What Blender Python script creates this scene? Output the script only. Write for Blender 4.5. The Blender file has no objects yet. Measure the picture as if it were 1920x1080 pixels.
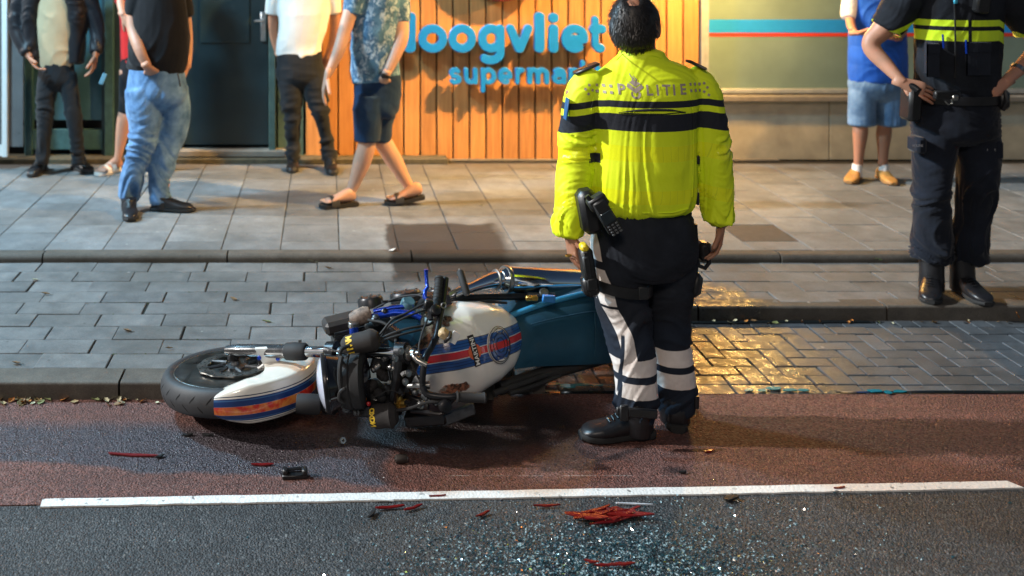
import bpy, math, random
import numpy as np
from mathutils import Vector, Matrix
from mathutils.bvhtree import BVHTree
random.seed(7)
R = math.radians
PI = math.pi
C = bpy.context.scene.collection
SC = bpy.context.scene

# ------------------------------------------------------------------ camera, light, exposure
CAMH, FPX, VX, VY = 2.0, 1900.0, 610.0, -120.0     # eye height; focal length and vanishing point in pixels of the 1920 wide photo
cam = bpy.data.cameras.new('camera')
camo = bpy.data.objects.new('camera', cam); C.objects.link(camo)
camo.location = (0, 0, CAMH); camo.rotation_euler = (PI/2, 0, 0)
cam.sensor_width = 36; cam.lens = 36*FPX/1920
cam.shift_x = (960-VX)/1920; cam.shift_y = -(540-VY)/1920
cam.clip_end = 300; cam.clip_start = .05
cam.dof.use_dof = True; cam.dof.focus_distance = 4.0; cam.dof.aperture_fstop = 2.0
SC.camera = camo

world = bpy.data.worlds.new('World'); SC.world = world; world.use_nodes = True
wn = world.node_tree
bg = wn.nodes['Background']
sky = wn.nodes.new('ShaderNodeTexSky'); sky.sky_type = 'NISHITA'; sky.sun_disc = False
sky.sun_elevation = R(30); sky.sun_rotation = R(-95)
wn.links.new(sky.outputs[0], bg.inputs[0]); bg.inputs[1].default_value = 0.036

def lamp(name, kind, loc, target, energy, color, size=.2, **kw):
    l = bpy.data.lights.new(name, kind); o = bpy.data.objects.new(name, l); C.objects.link(o)
    o.location = loc
    d = Vector(target)-Vector(loc); o.rotation_euler = d.to_track_quat('-Z', 'Y').to_euler()
    l.energy = energy; l.color = color
    if kind == 'SUN': l.angle = size
    elif kind == 'AREA': l.size = size
    else: l.shadow_soft_size = size
    for k, v in kw.items(): setattr(l, k, v)
    return o
# street light far off to the left (its light arrives nearly parallel): the shadows run to the right
lamp('key_light', 'SUN', (-8, 4.5, 6), (0, 4.5, 1.3), 4.3, (1.0, .97, .93), R(1.6))
# warm lamps of the shop: a tall floodlight at the right and a small one over the window
lamp('shop_floodlight', 'AREA', (5.7, 5.2, 7.0), (1.35, 8.3, 1.3), 165, (1.0, .56, .17), .3, spread=R(42))
lamp('window_lamp_light', 'POINT', (3.2, 7.85, 2.02), (2.2, 7.6, 0), 190, (1.0, .56, .15), .06)
# warm street lamp across the road, behind the camera
lamp('street_lamp_light', 'POINT', (-1.5, -3.5, 6.0), (0, 4, 0), 880, (1.0, .82, .66), .8)
# added cool fill lamp, unseen, to tint the pavement at the left
lamp('cool_fill_light', 'POINT', (-3.6, 6.0, 4.2), (0, 4, 0), 1450, (.42, .76, 1.0), .25)
SC.view_settings.view_transform = 'Standard'; SC.view_settings.look = 'None'
SC.view_settings.exposure = 0.0; SC.view_settings.gamma = 1; SC.view_settings.use_curve_mapping = False
SC.cycles.use_denoising = True
SC.cycles.max_bounces = 6

# ------------------------------------------------------------------ helpers
def W(px, py, D): return Vector(((px-VX)/FPX*D, D, CAMH-(py-VY)/FPX*D))
def DG(py, z=0): return FPX*(CAMH-z)/(py-VY)
def G(px, py, z=0):
    D = DG(py, z); return Vector(((px-VX)/FPX*D, D, z))

def tag(o, label=None, cat=None, group=None, kind=None):
    if label: o['label'] = label
    if cat: o['category'] = cat
    if group: o['group'] = group
    if kind: o['kind'] = kind
    return o
def empty(name, loc, label, cat, group=None):
    o = bpy.data.objects.new(name, None); C.objects.link(o); o.location = loc
    o.empty_display_size = .1
    return tag(o, label, cat, group)

def link(name, me, parent=None, loc=None):
    o = bpy.data.objects.new(name, me); C.objects.link(o)
    if parent: o.parent = parent
    if loc is not None: o.location = loc
    return o

class MB:
    """collects closed shapes; build() links them as one mesh object"""
    def __init__(s): s.v = []; s.f = []; s.mi = []; s.cur = 0
    def add(s, v, f, m=None):
        n = len(s.v); s.v += [tuple(p) for p in v]; s.f += [tuple(i+n for i in q) for q in f]
        s.mi += [s.cur if m is None else m]*len(f); return s
    def box(s, c, d, M=None, bev=0.0):
        hx, hy, hz = d[0]/2, d[1]/2, d[2]/2; b = min(bev, hx*.9, hy*.9, hz*.9)
        c = Vector(c)
        if b <= 0:
            v = [Vector((x*hx, y*hy, z*hz)) for x in (-1, 1) for y in (-1, 1) for z in (-1, 1)]
            f = [(0,1,3,2), (4,6,7,5), (0,4,5,1), (2,3,7,6), (0,2,6,4), (1,5,7,3)]
        else:
            v = []; idx = {}
            for x in (-1, 1):
                for y in (-1, 1):
                    for z in (-1, 1):
                        for a in range(3):
                            p = [x*(hx-b), y*(hy-b), z*(hz-b)]; p[a] += (x, y, z)[a]*b
                            idx[(x, y, z, a)] = len(v); v.append(Vector(p))
            f = []
            for a in range(3):
                o1, o2 = (a+1) % 3, (a+2) % 3
                for sg in (-1, 1):
                    q = []
                    for s1, s2 in ((-1,-1), (1,-1), (1,1), (-1,1)):
                        k = [0,0,0]; k[a] = sg; k[o1] = s1; k[o2] = s2; q.append(idx[(*k, a)])
                    f.append(tuple(q if sg > 0 else q[::-1]))
                for s1 in (-1, 1):
                    for s2 in (-1, 1):
                        k1 = [0,0,0]; k1[a] = -1; k1[o1] = s1; k1[o2] = s2; k2 = list(k1); k2[a] = 1
                        q = [idx[(*k1, o1)], idx[(*k2, o1)], idx[(*k2, o2)], idx[(*k1, o2)]]
                        f.append(tuple(q if s1*s2 < 0 else q[::-1]))
            for x in (-1, 1):
                for y in (-1, 1):
                    for z in (-1, 1):
                        q = [idx[(x,y,z,0)], idx[(x,y,z,1)], idx[(x,y,z,2)]]
                        f.append(tuple(q if x*y*z > 0 else q[::-1]))
        v = [(M @ p if M is not None else p)+c for p in v]
        return s.add(v, f)
    def tube(s, pts, r, n=10, caps=True):
        pts = [Vector(p) for p in pts]
        if not hasattr(r, '__len__'): r = [r]*len(pts)
        v, f = [], []; t0 = None; a = None
        for i, p in enumerate(pts):
            t = (pts[min(i+1, len(pts)-1)]-pts[max(i-1, 0)]).normalized()
            if a is None: a = t.orthogonal().normalized()
            else: a = (a-t*a.dot(t)).normalized()
            b = t.cross(a)
            v += [p+(a*math.cos(2*PI*k/n)+b*math.sin(2*PI*k/n))*r[i] for k in range(n)]
        m = len(pts)
        for i in range(m-1):
            for k in range(n):
                k2 = (k+1) % n; f.append((i*n+k, i*n+k2, (i+1)*n+k2, (i+1)*n+k))
        if caps: f.append(tuple(range(n))[::-1]); f.append(tuple((m-1)*n+k for k in range(n)))
        return s.add(v, f)
    def lathe(s, prof, org, axis, n=24):
        """prof: (radius, height along axis)"""
        org = Vector(org); t = Vector(axis).normalized(); a = t.orthogonal().normalized(); b = t.cross(a)
        v, f = [], []
        for r, h in prof: v += [org+t*h+(a*math.cos(2*PI*k/n)+b*math.sin(2*PI*k/n))*max(r, 1e-4) for k in range(n)]
        m = len(prof)
        for i in range(m-1):
            for k in range(n):
                k2 = (k+1) % n; f.append((i*n+k, i*n+k2, (i+1)*n+k2, (i+1)*n+k))
        if prof[0][0] > 1e-3 and prof[0] != prof[-1]: f.append(tuple(range(n))[::-1])
        if prof[-1][0] > 1e-3 and prof[0] != prof[-1]: f.append(tuple((m-1)*n+k for k in range(n)))
        return s.add(v, f)
    def prism(s, poly, off):
        """poly of 3D points, pushed by vector off"""
        n = len(poly); poly = [Vector(p) for p in poly]; off = Vector(off)
        nn = sum(((poly[i]).cross(poly[(i+1) % n]) for i in range(n)), Vector())
        if nn.dot(off) > 0: poly = poly[::-1]
        v = poly+[p+off for p in poly]
        f = [tuple(range(n)), tuple(range(2*n-1, n-1, -1))]
        f += [(i, i+n, (i+1) % n+n, (i+1) % n)[::-1] for i in range(n)]
        f = [q for q in f]
        return s.add(v, f)
    def mesh(s, name, mats, smooth=True, org=(0,0,0), ang=40):
        o = Vector(org)
        me = bpy.data.meshes.new(name); me.from_pydata([tuple(Vector(p)-o) for p in s.v], [], s.f)
        for m in (mats if isinstance(mats, (list, tuple)) else [mats]): me.materials.append(m)
        me.polygons.foreach_set('material_index', s.mi)
        me.polygons.foreach_set('use_smooth', [smooth]*len(s.f))
        if smooth and ang:
            try: me.set_sharp_from_angle(angle=R(ang))
            except Exception: pass
        me.update(); return me
    def build(s, name, mats, parent=None, smooth=True, org=None, ang=40, loc=None):
        if org is None:
            org = Vector((0,0,0)); q = parent
            while q is not None: org += q.location; q = q.parent
        return link(name, s.mesh(name, mats, smooth, org, ang), parent, loc)

def cr(pts, sub=5):
    """catmull-rom through rows of numbers"""
    P = np.array([list(p) for p in pts], float); out = []
    P2 = np.vstack([2*P[0]-P[1], P, 2*P[-1]-P[-2]])
    for i in range(len(P)-1):
        p0, p1, p2, p3 = P2[i:i+4]
        for k in range(sub):
            t = k/sub
            out.append(.5*(2*p1+(p2-p0)*t+(2*p0-5*p1+4*p2-p3)*t*t+(3*p1-p0-3*p2+p3)*t**3))
    out.append(P[-1]); return np.array(out)

def _h(a, b, c, sd):
    n = (a*73856093) ^ (b*19349663) ^ (c*83492791) ^ (sd*2654435)
    n = (n ^ (n >> 13))*1274126177 & 0x7fffffff
    return ((n ^ (n >> 16)) & 0xffff)/65535.0
def vn(P, sd=0):
    P = np.asarray(P, float); i = np.floor(P).astype(np.int64); f = P-i; f = f*f*(3-2*f)
    x, y, z = i.T; u, v, w = f.T; r = 0
    for dx in (0, 1):
        for dy in (0, 1):
            for dz in (0, 1):
                r = r+_h(x+dx, y+dy, z+dz, sd)*(u if dx else 1-u)*(v if dy else 1-v)*(w if dz else 1-w)
    return r

# ------------------------------------------------------------------ materials
class NT:
    def __init__(s, name):
        s.m = bpy.data.materials.new(name); s.m.use_nodes = True; s.t = s.m.node_tree
        s.p = s.t.nodes['Principled BSDF']
    def n(s, typ, **kw):
        o = s.t.nodes.new(typ)
        for k, v in kw.items(): setattr(o, k, v)
        return o
    def L(s, a, b): s.t.links.new(a, b)
    def val(s, x, inp):
        if isinstance(x, (int, float)): inp.default_value = x if not hasattr(inp.default_value, '__len__') else (x, x, x, 1)[:len(inp.default_value)]
        elif isinstance(x, (tuple, list)): inp.default_value = tuple(x) if len(x) == len(inp.default_value) else (*x, 1)
        else: s.L(x, inp)
    def math(s, op, a, b=0.0, c=None):
        o = s.n('ShaderNodeMath', operation=op); s.val(a, o.inputs[0]); s.val(b, o.inputs[1])
        if c is not None: s.val(c, o.inputs[2])
        return o.outputs[0]
    def mix(s, fac, a, b, mode='MIX'):
        o = s.n('ShaderNodeMix', data_type='RGBA', blend_type=mode); s.val(fac, o.inputs[0]); s.val(a, o.inputs[6]); s.val(b, o.inputs[7]); return o.outputs[2]
    def coord(s, kind='Object'): return s.n('ShaderNodeTexCoord').outputs[kind]
    def pos(s): return s.n('ShaderNodeNewGeometry').outputs['Position']
    def sep(s, v):
        o = s.n('ShaderNodeSeparateXYZ'); s.L(v, o.inputs[0]); return o.outputs
    def scale(s, v, sc, loc=(0,0,0), rot=(0,0,0)):
        o = s.n('ShaderNodeMapping'); s.L(v, o.inputs[0]); o.inputs['Scale'].default_value = sc
        o.inputs['Location'].default_value = loc; o.inputs['Rotation'].default_value = rot; return o.outputs[0]
    def noise(s, v, sc, det=3, rough=.55, dist=0):
        o = s.n('ShaderNodeTexNoise'); s.L(v, o.inputs['Vector']); o.inputs['Scale'].default_value = sc
        o.inputs['Detail'].default_value = det; o.inputs['Roughness'].default_value = rough; o.inputs['Distortion'].default_value = dist
        return o.outputs[0]
    def voro(s, v, sc, out='Distance', feature='F1'):
        o = s.n('ShaderNodeTexVoronoi', feature=feature); s.L(v, o.inputs['Vector']); o.inputs['Scale'].default_value = sc; return o.outputs[out]
    def ramp(s, fac, stops, interp='LINEAR'):
        o = s.n('ShaderNodeValToRGB'); s.val(fac, o.inputs[0]); cr_ = o.color_ramp; cr_.interpolation = interp
        while len(cr_.elements) < len(stops): cr_.elements.new(.5)
        for e, (p, c) in zip(cr_.elements, stops):
            e.position = p; e.color = (c, c, c, 1) if isinstance(c, (int, float)) else (*c, 1)
        return o.outputs[0]
    def mr(s, v, a, b, c=0., d=1.):
        o = s.n('ShaderNodeMapRange'); s.val(v, o.inputs[0]); o.inputs[1].default_value = a; o.inputs[2].default_value = b
        o.inputs[3].default_value = c; o.inputs[4].default_value = d; return o.outputs[0]
    def bump(s, h, st=.3, dist=.01):
        o = s.n('ShaderNodeBump'); s.L(h, o.inputs['Height']); o.inputs['Strength'].default_value = st; o.inputs['Distance'].default_value = dist
        s.L(o.outputs[0], s.p.inputs['Normal']); return o
    def col(s, x): s.val(x, s.p.inputs['Base Color'])
    def rough(s, x): s.val(x, s.p.inputs['Roughness'])
    def band(s, v, a, b, soft=.001):
        return s.math('MULTIPLY', s.mr(v, a-soft, a+soft), s.mr(v, b-soft, b+soft, 1, 0))

def M(name, c, rough=.6, metal=0, var=.15, vs=20, bump=0, bs=200, bd=.002, coat=0, sheen=0, trans=0, rand=0, spec=None):
    t = NT(name); o = t.coord()
    n = t.noise(o, vs, 4)
    lo = tuple(x*(1-var) for x in c); hi = tuple(min(1, x*(1+var)) for x in c)
    cc = t.mix(t.mr(n, .3, .7), lo, hi)
    if rand:
        oi = t.n('ShaderNodeObjectInfo').outputs['Random']
        h = t.n('ShaderNodeHueSaturation'); t.L(t.mr(oi, 0, 1, 1-rand, 1+rand), h.inputs['Value']); t.L(cc, h.inputs['Color']); cc = h.outputs[0]
    t.col(cc); t.rough(t.mr(n, .2, .8, max(0, rough-.08), min(1, rough+.08)))
    t.p.inputs['Metallic'].default_value = metal
    if coat: t.p.inputs['Coat Weight'].default_value = coat; t.p.inputs['Coat Roughness'].default_value = .05
    if sheen: t.p.inputs['Sheen Weight'].default_value = sheen; t.p.inputs['Sheen Roughness'].default_value = .5
    if trans: t.p.inputs['Transmission Weight'].default_value = trans
    if spec is not None: t.p.inputs['Specular IOR Level'].default_value = spec
    if bump: t.bump(t.noise(o, bs, 4), bump, bd)
    return t.m

def wet_mask(t, pos):
    """wet film left on the bay and the pavement, in world metres"""
    x, y, z = t.sep(pos)
    n = t.noise(pos, 2.6, 3)
    a = t.math('MULTIPLY', t.mr(x, .55, .95), t.mr(x, 1.75, 2.75, 1, 0))
    b = t.math('MULTIPLY', t.mr(y, 3.9, 4.4), t.mr(y, 5.5, 5.75, 1, 0))
    w = t.math('MULTIPLY', a, b)
    return t.mr(t.math('ADD', w, t.math('MULTIPLY', t.math('SUBTRACT', n, .5), 1.1)), .35, .6)
def stain_mask(t, pos):
    x, y, z = t.sep(pos)
    n = t.math('MULTIPLY', t.math('SUBTRACT', t.noise(pos, 6, 4, .6), .5), .13)
    xx = t.math('ADD', x, n); yy = t.math('ADD', y, n)
    a = t.math('MULTIPLY', t.mr(xx, .37, .40), t.mr(xx, 1.06, 1.14, 1, 0))
    b = t.math('MULTIPLY', t.mr(yy, 5.55, 5.75), t.mr(yy, 6.60, 6.64, 1, 0))
    return t.math('MULTIPLY', a, b)

def paving(name, c1, c2, rand=.16, wet=True, stain=True, dirt=(.07,.055,.03), rough=.75, grain=140, wetr=.2):
    t = NT(name); p = t.pos(); o = t.coord()
    oi = t.n('ShaderNodeObjectInfo').outputs['Random']
    v = t.n('ShaderNodeVectorMath', operation='ADD'); t.L(p, v.inputs[0])
    cb = t.n('ShaderNodeCombineXYZ'); t.L(t.math('MULTIPLY', oi, 37.), cb.inputs[0]); t.L(cb.outputs[0], v.inputs[1]); pv = v.outputs[0]
    n1 = t.noise(pv, 9, 5, .65); n2 = t.noise(pv, grain, 3, .7); sp = t.voro(pv, 190)
    c = t.mix(t.mr(n1, .3, .72), c1, c2)
    c = t.mix(t.mr(n2, .35, .75, 0, .45), c, tuple(x*.35 for x in c1))
    c = t.mix(t.mr(sp, 0, .18, .5, 0), c, (.4,.38,.34))
    big = t.noise(p, 1.7, 4, .6)
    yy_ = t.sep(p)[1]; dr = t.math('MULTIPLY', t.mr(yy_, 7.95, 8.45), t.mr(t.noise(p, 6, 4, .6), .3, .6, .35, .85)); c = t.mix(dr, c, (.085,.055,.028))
    c = t.mix(t.mr(big, .42, .62, 0, .32), c, tuple(x*.55 for x in dirt))
    h = t.n('ShaderNodeHueSaturation'); t.L(t.mr(oi, 0, 1, 1-rand, 1+rand), h.inputs['Value']); t.L(c, h.inputs['Color']); c = h.outputs[0]
    rg = t.mr(n1, .2, .8, rough-.12, rough+.1)
    bs = .5
    gum = t.voro(p, 6.5); c = t.mix(t.mr(gum, .045, .075, .55, 0), c, (.035,.033,.03)); gum2 = t.voro(t.scale(p, (1,1,1), (3.1,1.7,0)), 5.2); c = t.mix(t.mr(gum2, .035, .05, .5, 0), c, (.42,.41,.38))
    if stain:
        sm = stain_mask(t, p); c = t.mix(t.math('MULTIPLY', sm, .82), c, (.012,.010,.008)); rg = t.mix(t.math('MULTIPLY', sm, .6), rg, .42)
    if wet:
        wm = wet_mask(t, p)
        pud = t.mr(t.noise(p, 16, 5, .7), .44, .60)
        wm2 = t.math('MULTIPLY', wm, t.mr(pud, 0, 1, .08, 1))
        c = t.mix(t.math('MULTIPLY', wm, .6), c, (.02,.017,.014)); rg = t.mix(wm2, rg, wetr)
        t.L(t.math('MULTIPLY', wm2, .6), t.p.inputs['Coat Weight']); t.p.inputs['Coat Roughness'].default_value = .24
    t.col(c); t.L(rg, t.p.inputs['Roughness'])
    hgt = t.math('ADD', t.math('MULTIPLY', n2, .6), t.math('MULTIPLY', t.noise(pv, 40, 4, .6), .8))
    bb_ = t.bump(hgt, bs, .004)
    if wet: t.L(bb_.outputs[0], t.p.inputs['Coat Normal'])
    return t.m

def asphalt(name, base, spk, red=False, chips=.5):
    t = NT(name); p = t.pos(); x, y, z = t.sep(p)
    cell = t.voro(p, 125, 'Color'); cs = t.sep(cell)
    dist = t.voro(p, 125); n = t.noise(p, 60, 4, .7); big = t.noise(p, 1.3, 4, .6)
    fine = t.noise(p, 330, 2, .8)
    lo = tuple(q*.4 for q in base); hi = tuple(q*1.7 for q in base)
    c = t.mix(cs[0], lo, hi); c = t.mix(t.mr(cs[1], .86, 1, 0, chips), c, spk)
    c = t.mix(t.mr(n, .4, .75, 0, .6), c, tuple(q*.5 for q in base))
    c = t.mix(t.mr(big, .35, .7, 0, .35), c, tuple(q*.55 for q in base))
    trk = t.noise(t.scale(p, (.35, 3.2, 1)), 2.2, 4, .65); c = t.mix(t.mr(trk, .42, .62, 0, .38), c, tuple(q*.42 for q in base)); pl = t.noise(t.scale(p, (1, 1.4, 1)), 5.5, 5, .7); c = t.mix(t.mr(pl, .55, .75, 0, .28), c, tuple(min(1, q*2.3) for q in base))
    rg = t.mix(cs[2], .42, .85)
    if red:
        # cast shadow left of the motorcycle, painted in: darker, cooler, glossier
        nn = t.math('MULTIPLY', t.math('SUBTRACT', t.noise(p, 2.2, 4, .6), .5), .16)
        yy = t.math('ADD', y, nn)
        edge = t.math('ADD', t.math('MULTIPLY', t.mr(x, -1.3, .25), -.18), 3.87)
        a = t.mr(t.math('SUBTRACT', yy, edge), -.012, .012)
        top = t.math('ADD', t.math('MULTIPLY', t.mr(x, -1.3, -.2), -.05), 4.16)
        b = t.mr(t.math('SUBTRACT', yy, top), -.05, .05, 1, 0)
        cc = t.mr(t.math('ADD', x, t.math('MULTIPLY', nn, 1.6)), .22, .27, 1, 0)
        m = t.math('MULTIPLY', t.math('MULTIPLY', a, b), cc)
        patch_d = t.n('ShaderNodeVectorMath', operation='DISTANCE'); 
        cm = t.n('ShaderNodeCombineXYZ'); t.L(t.math('MULTIPLY', x, .55), cm.inputs[0]); t.L(y, cm.inputs[1]); t.L(cm.outputs[0], patch_d.inputs[0]); patch_d.inputs[1].default_value = (.33, 4.17, 0)
        om = t.mr(t.math('ADD', patch_d.outputs['Value'], t.math('MULTIPLY', nn, 1.3)), .2, .36, 1, 0)
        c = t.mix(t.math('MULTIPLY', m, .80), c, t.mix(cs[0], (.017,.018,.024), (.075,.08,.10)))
        c = t.mix(t.math('MULTIPLY', om, .9), c, (.006,.004,.004))  # blackish, smoother patch on the lane under the motorcycle
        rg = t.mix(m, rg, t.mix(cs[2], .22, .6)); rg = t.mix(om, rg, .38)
        scr = t.band(t.math('ADD', y, t.math('MULTIPLY', t.noise(p, 3, 2), .006)), 3.757, 3.761, .002)
        scr = t.math('MULTIPLY', scr, t.math('MULTIPLY', t.mr(x, .28, .34), t.mr(t.noise(p, 9, 3), .45, .6)))
        scr = t.math('MULTIPLY', scr, t.mr(x, 1.0, 1.4, 1, 0))
        c = t.mix(t.math('MULTIPLY', scr, .55), c, (.5,.48,.45))
    else:
        om = t.n('ShaderNodeVectorMath', operation='DISTANCE')
        cm = t.n('ShaderNodeCombineXYZ'); t.L(t.math('MULTIPLY', x, .5), cm.inputs[0]); t.L(y, cm.inputs[1]); t.L(cm.outputs[0], om.inputs[0]); om.inputs[1].default_value = (.47, 3.17, 0)
        w = t.mr(t.math('ADD', om.outputs['Value'], t.math('MULTIPLY', t.noise(p, 7, 4, .7), .25)), .22, .50, 1, 0)
        c = t.mix(t.math('MULTIPLY', w, .8), c, (.008,.014,.019)); rg = t.mix(w, rg, .25)
    t.col(c); t.L(rg, t.p.inputs['Roughness'])
    hgt = t.math('ADD', t.mr(dist, 0, .6, 1, 0), t.math('ADD', t.math('MULTIPLY', cs[1], .6), t.math('MULTIPLY', fine, .5)))
    t.bump(hgt, .9, .005)
    return t.m

def wood():
    t = NT('orange_wood'); o = t.coord(); oi = t.n('ShaderNodeObjectInfo').outputs['Random']
    v = t.n('ShaderNodeVectorMath', operation='ADD'); t.L(o, v.inputs[0])
    cb = t.n('ShaderNodeCombineXYZ'); t.L(t.math('MULTIPLY', oi, 91.), cb.inputs[0]); t.L(t.math('MULTIPLY', oi, 57.), cb.inputs[2]); t.L(cb.outputs[0], v.inputs[1])
    g = t.scale(v.outputs[0], (1, 1, .045))
    n1 = t.noise(g, 38, 5, .65, .6); n2 = t.noise(g, 160, 3, .6); n3 = t.noise(v.outputs[0], 2.2, 3)
    c = t.mix(t.mr(n1, .35, .7), (.44,.185,.052), (.63,.30,.10))
    c = t.mix(t.mr(n2, .5, .8, 0, .4), c, (.24,.09,.03))
    c = t.mix(t.mr(n3, .45, .7, 0, .25), c, (.27,.12,.05))
    h = t.n('ShaderNodeHueSaturation'); t.L(t.mr(oi, 0, 1, .84, 1.12), h.inputs['Value']); t.L(c, h.inputs['Color'])
    t.col(h.outputs[0]); t.rough(.5); t.bump(n2, .15, .002); return t.m

MT = dict(
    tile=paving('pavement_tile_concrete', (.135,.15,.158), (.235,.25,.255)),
    paver=paving('bay_paver_concrete', (.10,.107,.11), (.20,.203,.20)),
    brick=paving('bay_brick_concrete', (.055,.07,.085), (.11,.13,.15), rand=.22, stain=False, rough=.52, wetr=.12),
    kerb=paving('kerb_concrete', (.065,.057,.048), (.135,.12,.10), rough=.8),
    joint=M('joint_sand', (.035,.03,.022), .95, var=.4, vs=60, bump=.5, bs=150),
    moss=M('moss', (.05,.075,.015), .95, var=.4, vs=60, bump=.6, bs=200),
    asphalt=asphalt('grey_asphalt', (.052,.053,.055), (.30,.30,.29)),
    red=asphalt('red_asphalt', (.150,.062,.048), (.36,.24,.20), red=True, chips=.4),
    wood=wood(),
    wallback=M('dark_membrane', (.012,.010,.009), .9),
    letter=M('blue_enamel', (.008,.21,.62), .38, var=.05, coat=.2),
    letter_side=M('letter_edge', (.02,.05,.09), .6),
    plaster=M('tan_plinth_stone', (.40,.36,.27), .85, var=.18, vs=5, bump=.4, bs=90, rand=.07),
    stone=M('grey_stone_sill', (.20,.18,.15), .75, var=.2, vs=12, bump=.3, bs=120),
    doorgreen=M('dark_green_door', (.012,.026,.030), .34, var=.2, vs=4, bump=.05, bs=300),
    steel=M('brushed_steel', (.42,.44,.45), .35, .9, var=.1),
    alu=M('pale_aluminium', (.40,.42,.41), .45, .3, var=.12),
    tealglass=M('teal_dark_glass', (.045,.115,.14), .16, var=.25, vs=3),
    frosted=M('frosted_window_film', (.17,.245,.215), .35, var=.12, vs=3),
    blueband=M('blue_window_film', (.02,.27,.75), .4, var=.04),
    redband=M('red_window_film', (.60,.05,.025), .4, var=.04),
    white_paint=M('white_paint', (.78,.77,.74), .4, var=.05, coat=.5),
)
def line_paint():
    t = NT('road_line_paint'); p = t.pos(); n = t.noise(p, 45, 4, .7); v = t.voro(p, 95)
    k = t.math('MULTIPLY', t.mr(n, .60, .72), .8); sc = t.sep(t.voro(p, 75, 'Color'))
    c = t.mix(k, t.mix(t.noise(p, 8), (.66,.64,.60), (.82,.80,.77)), (.09,.08,.075)); c = t.mix(t.mr(sc[0], .985, .99, 0, .7), c, (.05,.05,.05))
    t.col(c); t.rough(.55); t.bump(t.math('ADD', v, n), .5, .003); return t.m
MT['line'] = line_paint()
def cloth(name, c, var=.2, rough=.9, bs=500, sheen=.25, vs=9, c2=None, weave=.25):
    t = NT(name); o = t.coord(); n = t.noise(o, vs, 5, .6); n2 = t.noise(o, bs, 2)
    a = tuple(x*(1-var) for x in c); b = c2 or tuple(min(1, x*(1+var)) for x in c)
    t.col(t.mix(t.mr(n, .32, .7), a, b)); t.rough(rough); t.p.inputs['Sheen Weight'].default_value = sheen*.4; t.p.inputs['Specular IOR Level'].default_value = .2
    t.bump(t.math('ADD', t.math('MULTIPLY', n2, .4), t.math('MULTIPLY', t.noise(o, 60, 3), 1.)), weave, .004); return t.m
def skinm(name, c):
    t = NT(name); o = t.coord(); n = t.noise(o, 14, 4); n2 = t.noise(o, 220, 3)
    t.col(t.mix(t.mr(n, .3, .7), tuple(x*.86 for x in c), (min(1, c[0]*1.08), c[1]*.96, c[2]*.92))); t.rough(.5)
    t.p.inputs['Subsurface Weight'].default_value = .12; t.p.inputs['Subsurface Radius'].default_value = (.012,.005,.003)
    t.bump(n2, .12, .002); return t.m
SK = skinm('skin', (.50,.27,.18)); SK2 = skinm('skin_tanned', (.36,.18,.11)); SK3 = skinm('skin_pale', (.58,.36,.26))
HAIR = M('dark_hair', (.012,.010,.009), .45, var=.4, vs=80)
HAIRB = M('brown_hair', (.06,.035,.02), .5, var=.3, vs=80)
BLK = M('black_plastic', (.012,.012,.013), .38, var=.2, bump=.15, bs=300)
BLKR = M('black_rubber', (.016,.016,.017), .75, var=.25, bump=.2, bs=300)
BLKM = M('black_metal', (.02,.02,.022), .32, .5, var=.3, bump=.1, bs=150)
CHROME = M('chrome', (.75,.76,.78), .08, 1, var=.04)
STEEL = M('dull_steel', (.40,.39,.37), .32, 1, var=.2)
ALLOY = M('dark_alloy', (.10,.105,.11), .42, .8, var=.35, vs=40, bump=.2, bs=120)
LEATHER = M('black_leather', (.012,.012,.014), .35, var=.3, bump=.3, bs=180)
SOLE = M('black_sole', (.014,.014,.014), .8, var=.3, bump=.3, bs=120)
BLUEA = M('blue_anodised', (.008,.05,.42), .28, .6, var=.1, coat=.4)
GOLD = M('gold_fitting', (.55,.34,.08), .3, .9, var=.1)
YEL = M('yellow_print', (.75,.50,.03), .5, var=.1)
# ------------------------------------------------------------------ the ground
BAYZ, PAVZ = .075, .12
KF, KF2, KP, WALL = 4.37, 5.27, 5.98, 8.50     # kerb of the raised bay (left / right part), pavement kerb, shop front
XT = .72                                        # where the raised bay steps back

def sheet(name, poly, z, mat, thick=.02, **kw):
    mb = MB(); mb.prism([(x, y, z-thick) for x, y in poly], (0, 0, thick)); o = mb.build(name, mat, None, smooth=False)
    o['kind'] = 'structure'; return o
def line_y(x): return 3.578+(x+1.004)*(3.696-3.578)/(3.504)     # far edge of the white line
sheet('ground', [(-80,-80), (80,-80), (80,120), (-80,120)], -.04, MT['joint'])
sheet('road', [(-60,-40), (60,-40), (60, line_y(18)), (18, line_y(18)), (-18, line_y(-18)), (-60, line_y(-18))], -.004, MT['asphalt'])
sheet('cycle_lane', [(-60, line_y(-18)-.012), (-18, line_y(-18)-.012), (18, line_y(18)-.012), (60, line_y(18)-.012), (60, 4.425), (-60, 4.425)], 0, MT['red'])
mb = MB()
xs = np.linspace(-1.004, 2.50, 60)
far, near = [], []
for i, x in enumerate(xs):
    y0 = line_y(x)+.018+random.uniform(-.0016, .0016); y1 = y0-.047+random.uniform(-.002, .002)
    if i == len(xs)-1: x1 = x+.03
    else: x1 = x+(0.006 if i == 0 else 0)
    far.append((x, y0, .003)); near.append((x1, y1, .003))
v = far+near; n = len(xs)
mb.add(v, [(i, i+n, i+n+1, i+1) for i in range(n-1)])
v2 = [(p[0], p[1], -.003) for p in v]
mb.add(v2+v, [(i, i+1, i+1+2*n, i+2*n) for i in range(n-1)]+[(i+n+1, i+n, i+3*n, i+1+3*n) for i in range(n-1)])
o = mb.build('white_line', MT['line'], None, smooth=False); o['kind'] = 'structure'; o['label'] = 'white painted line between red cycle lane and grey road'

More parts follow.
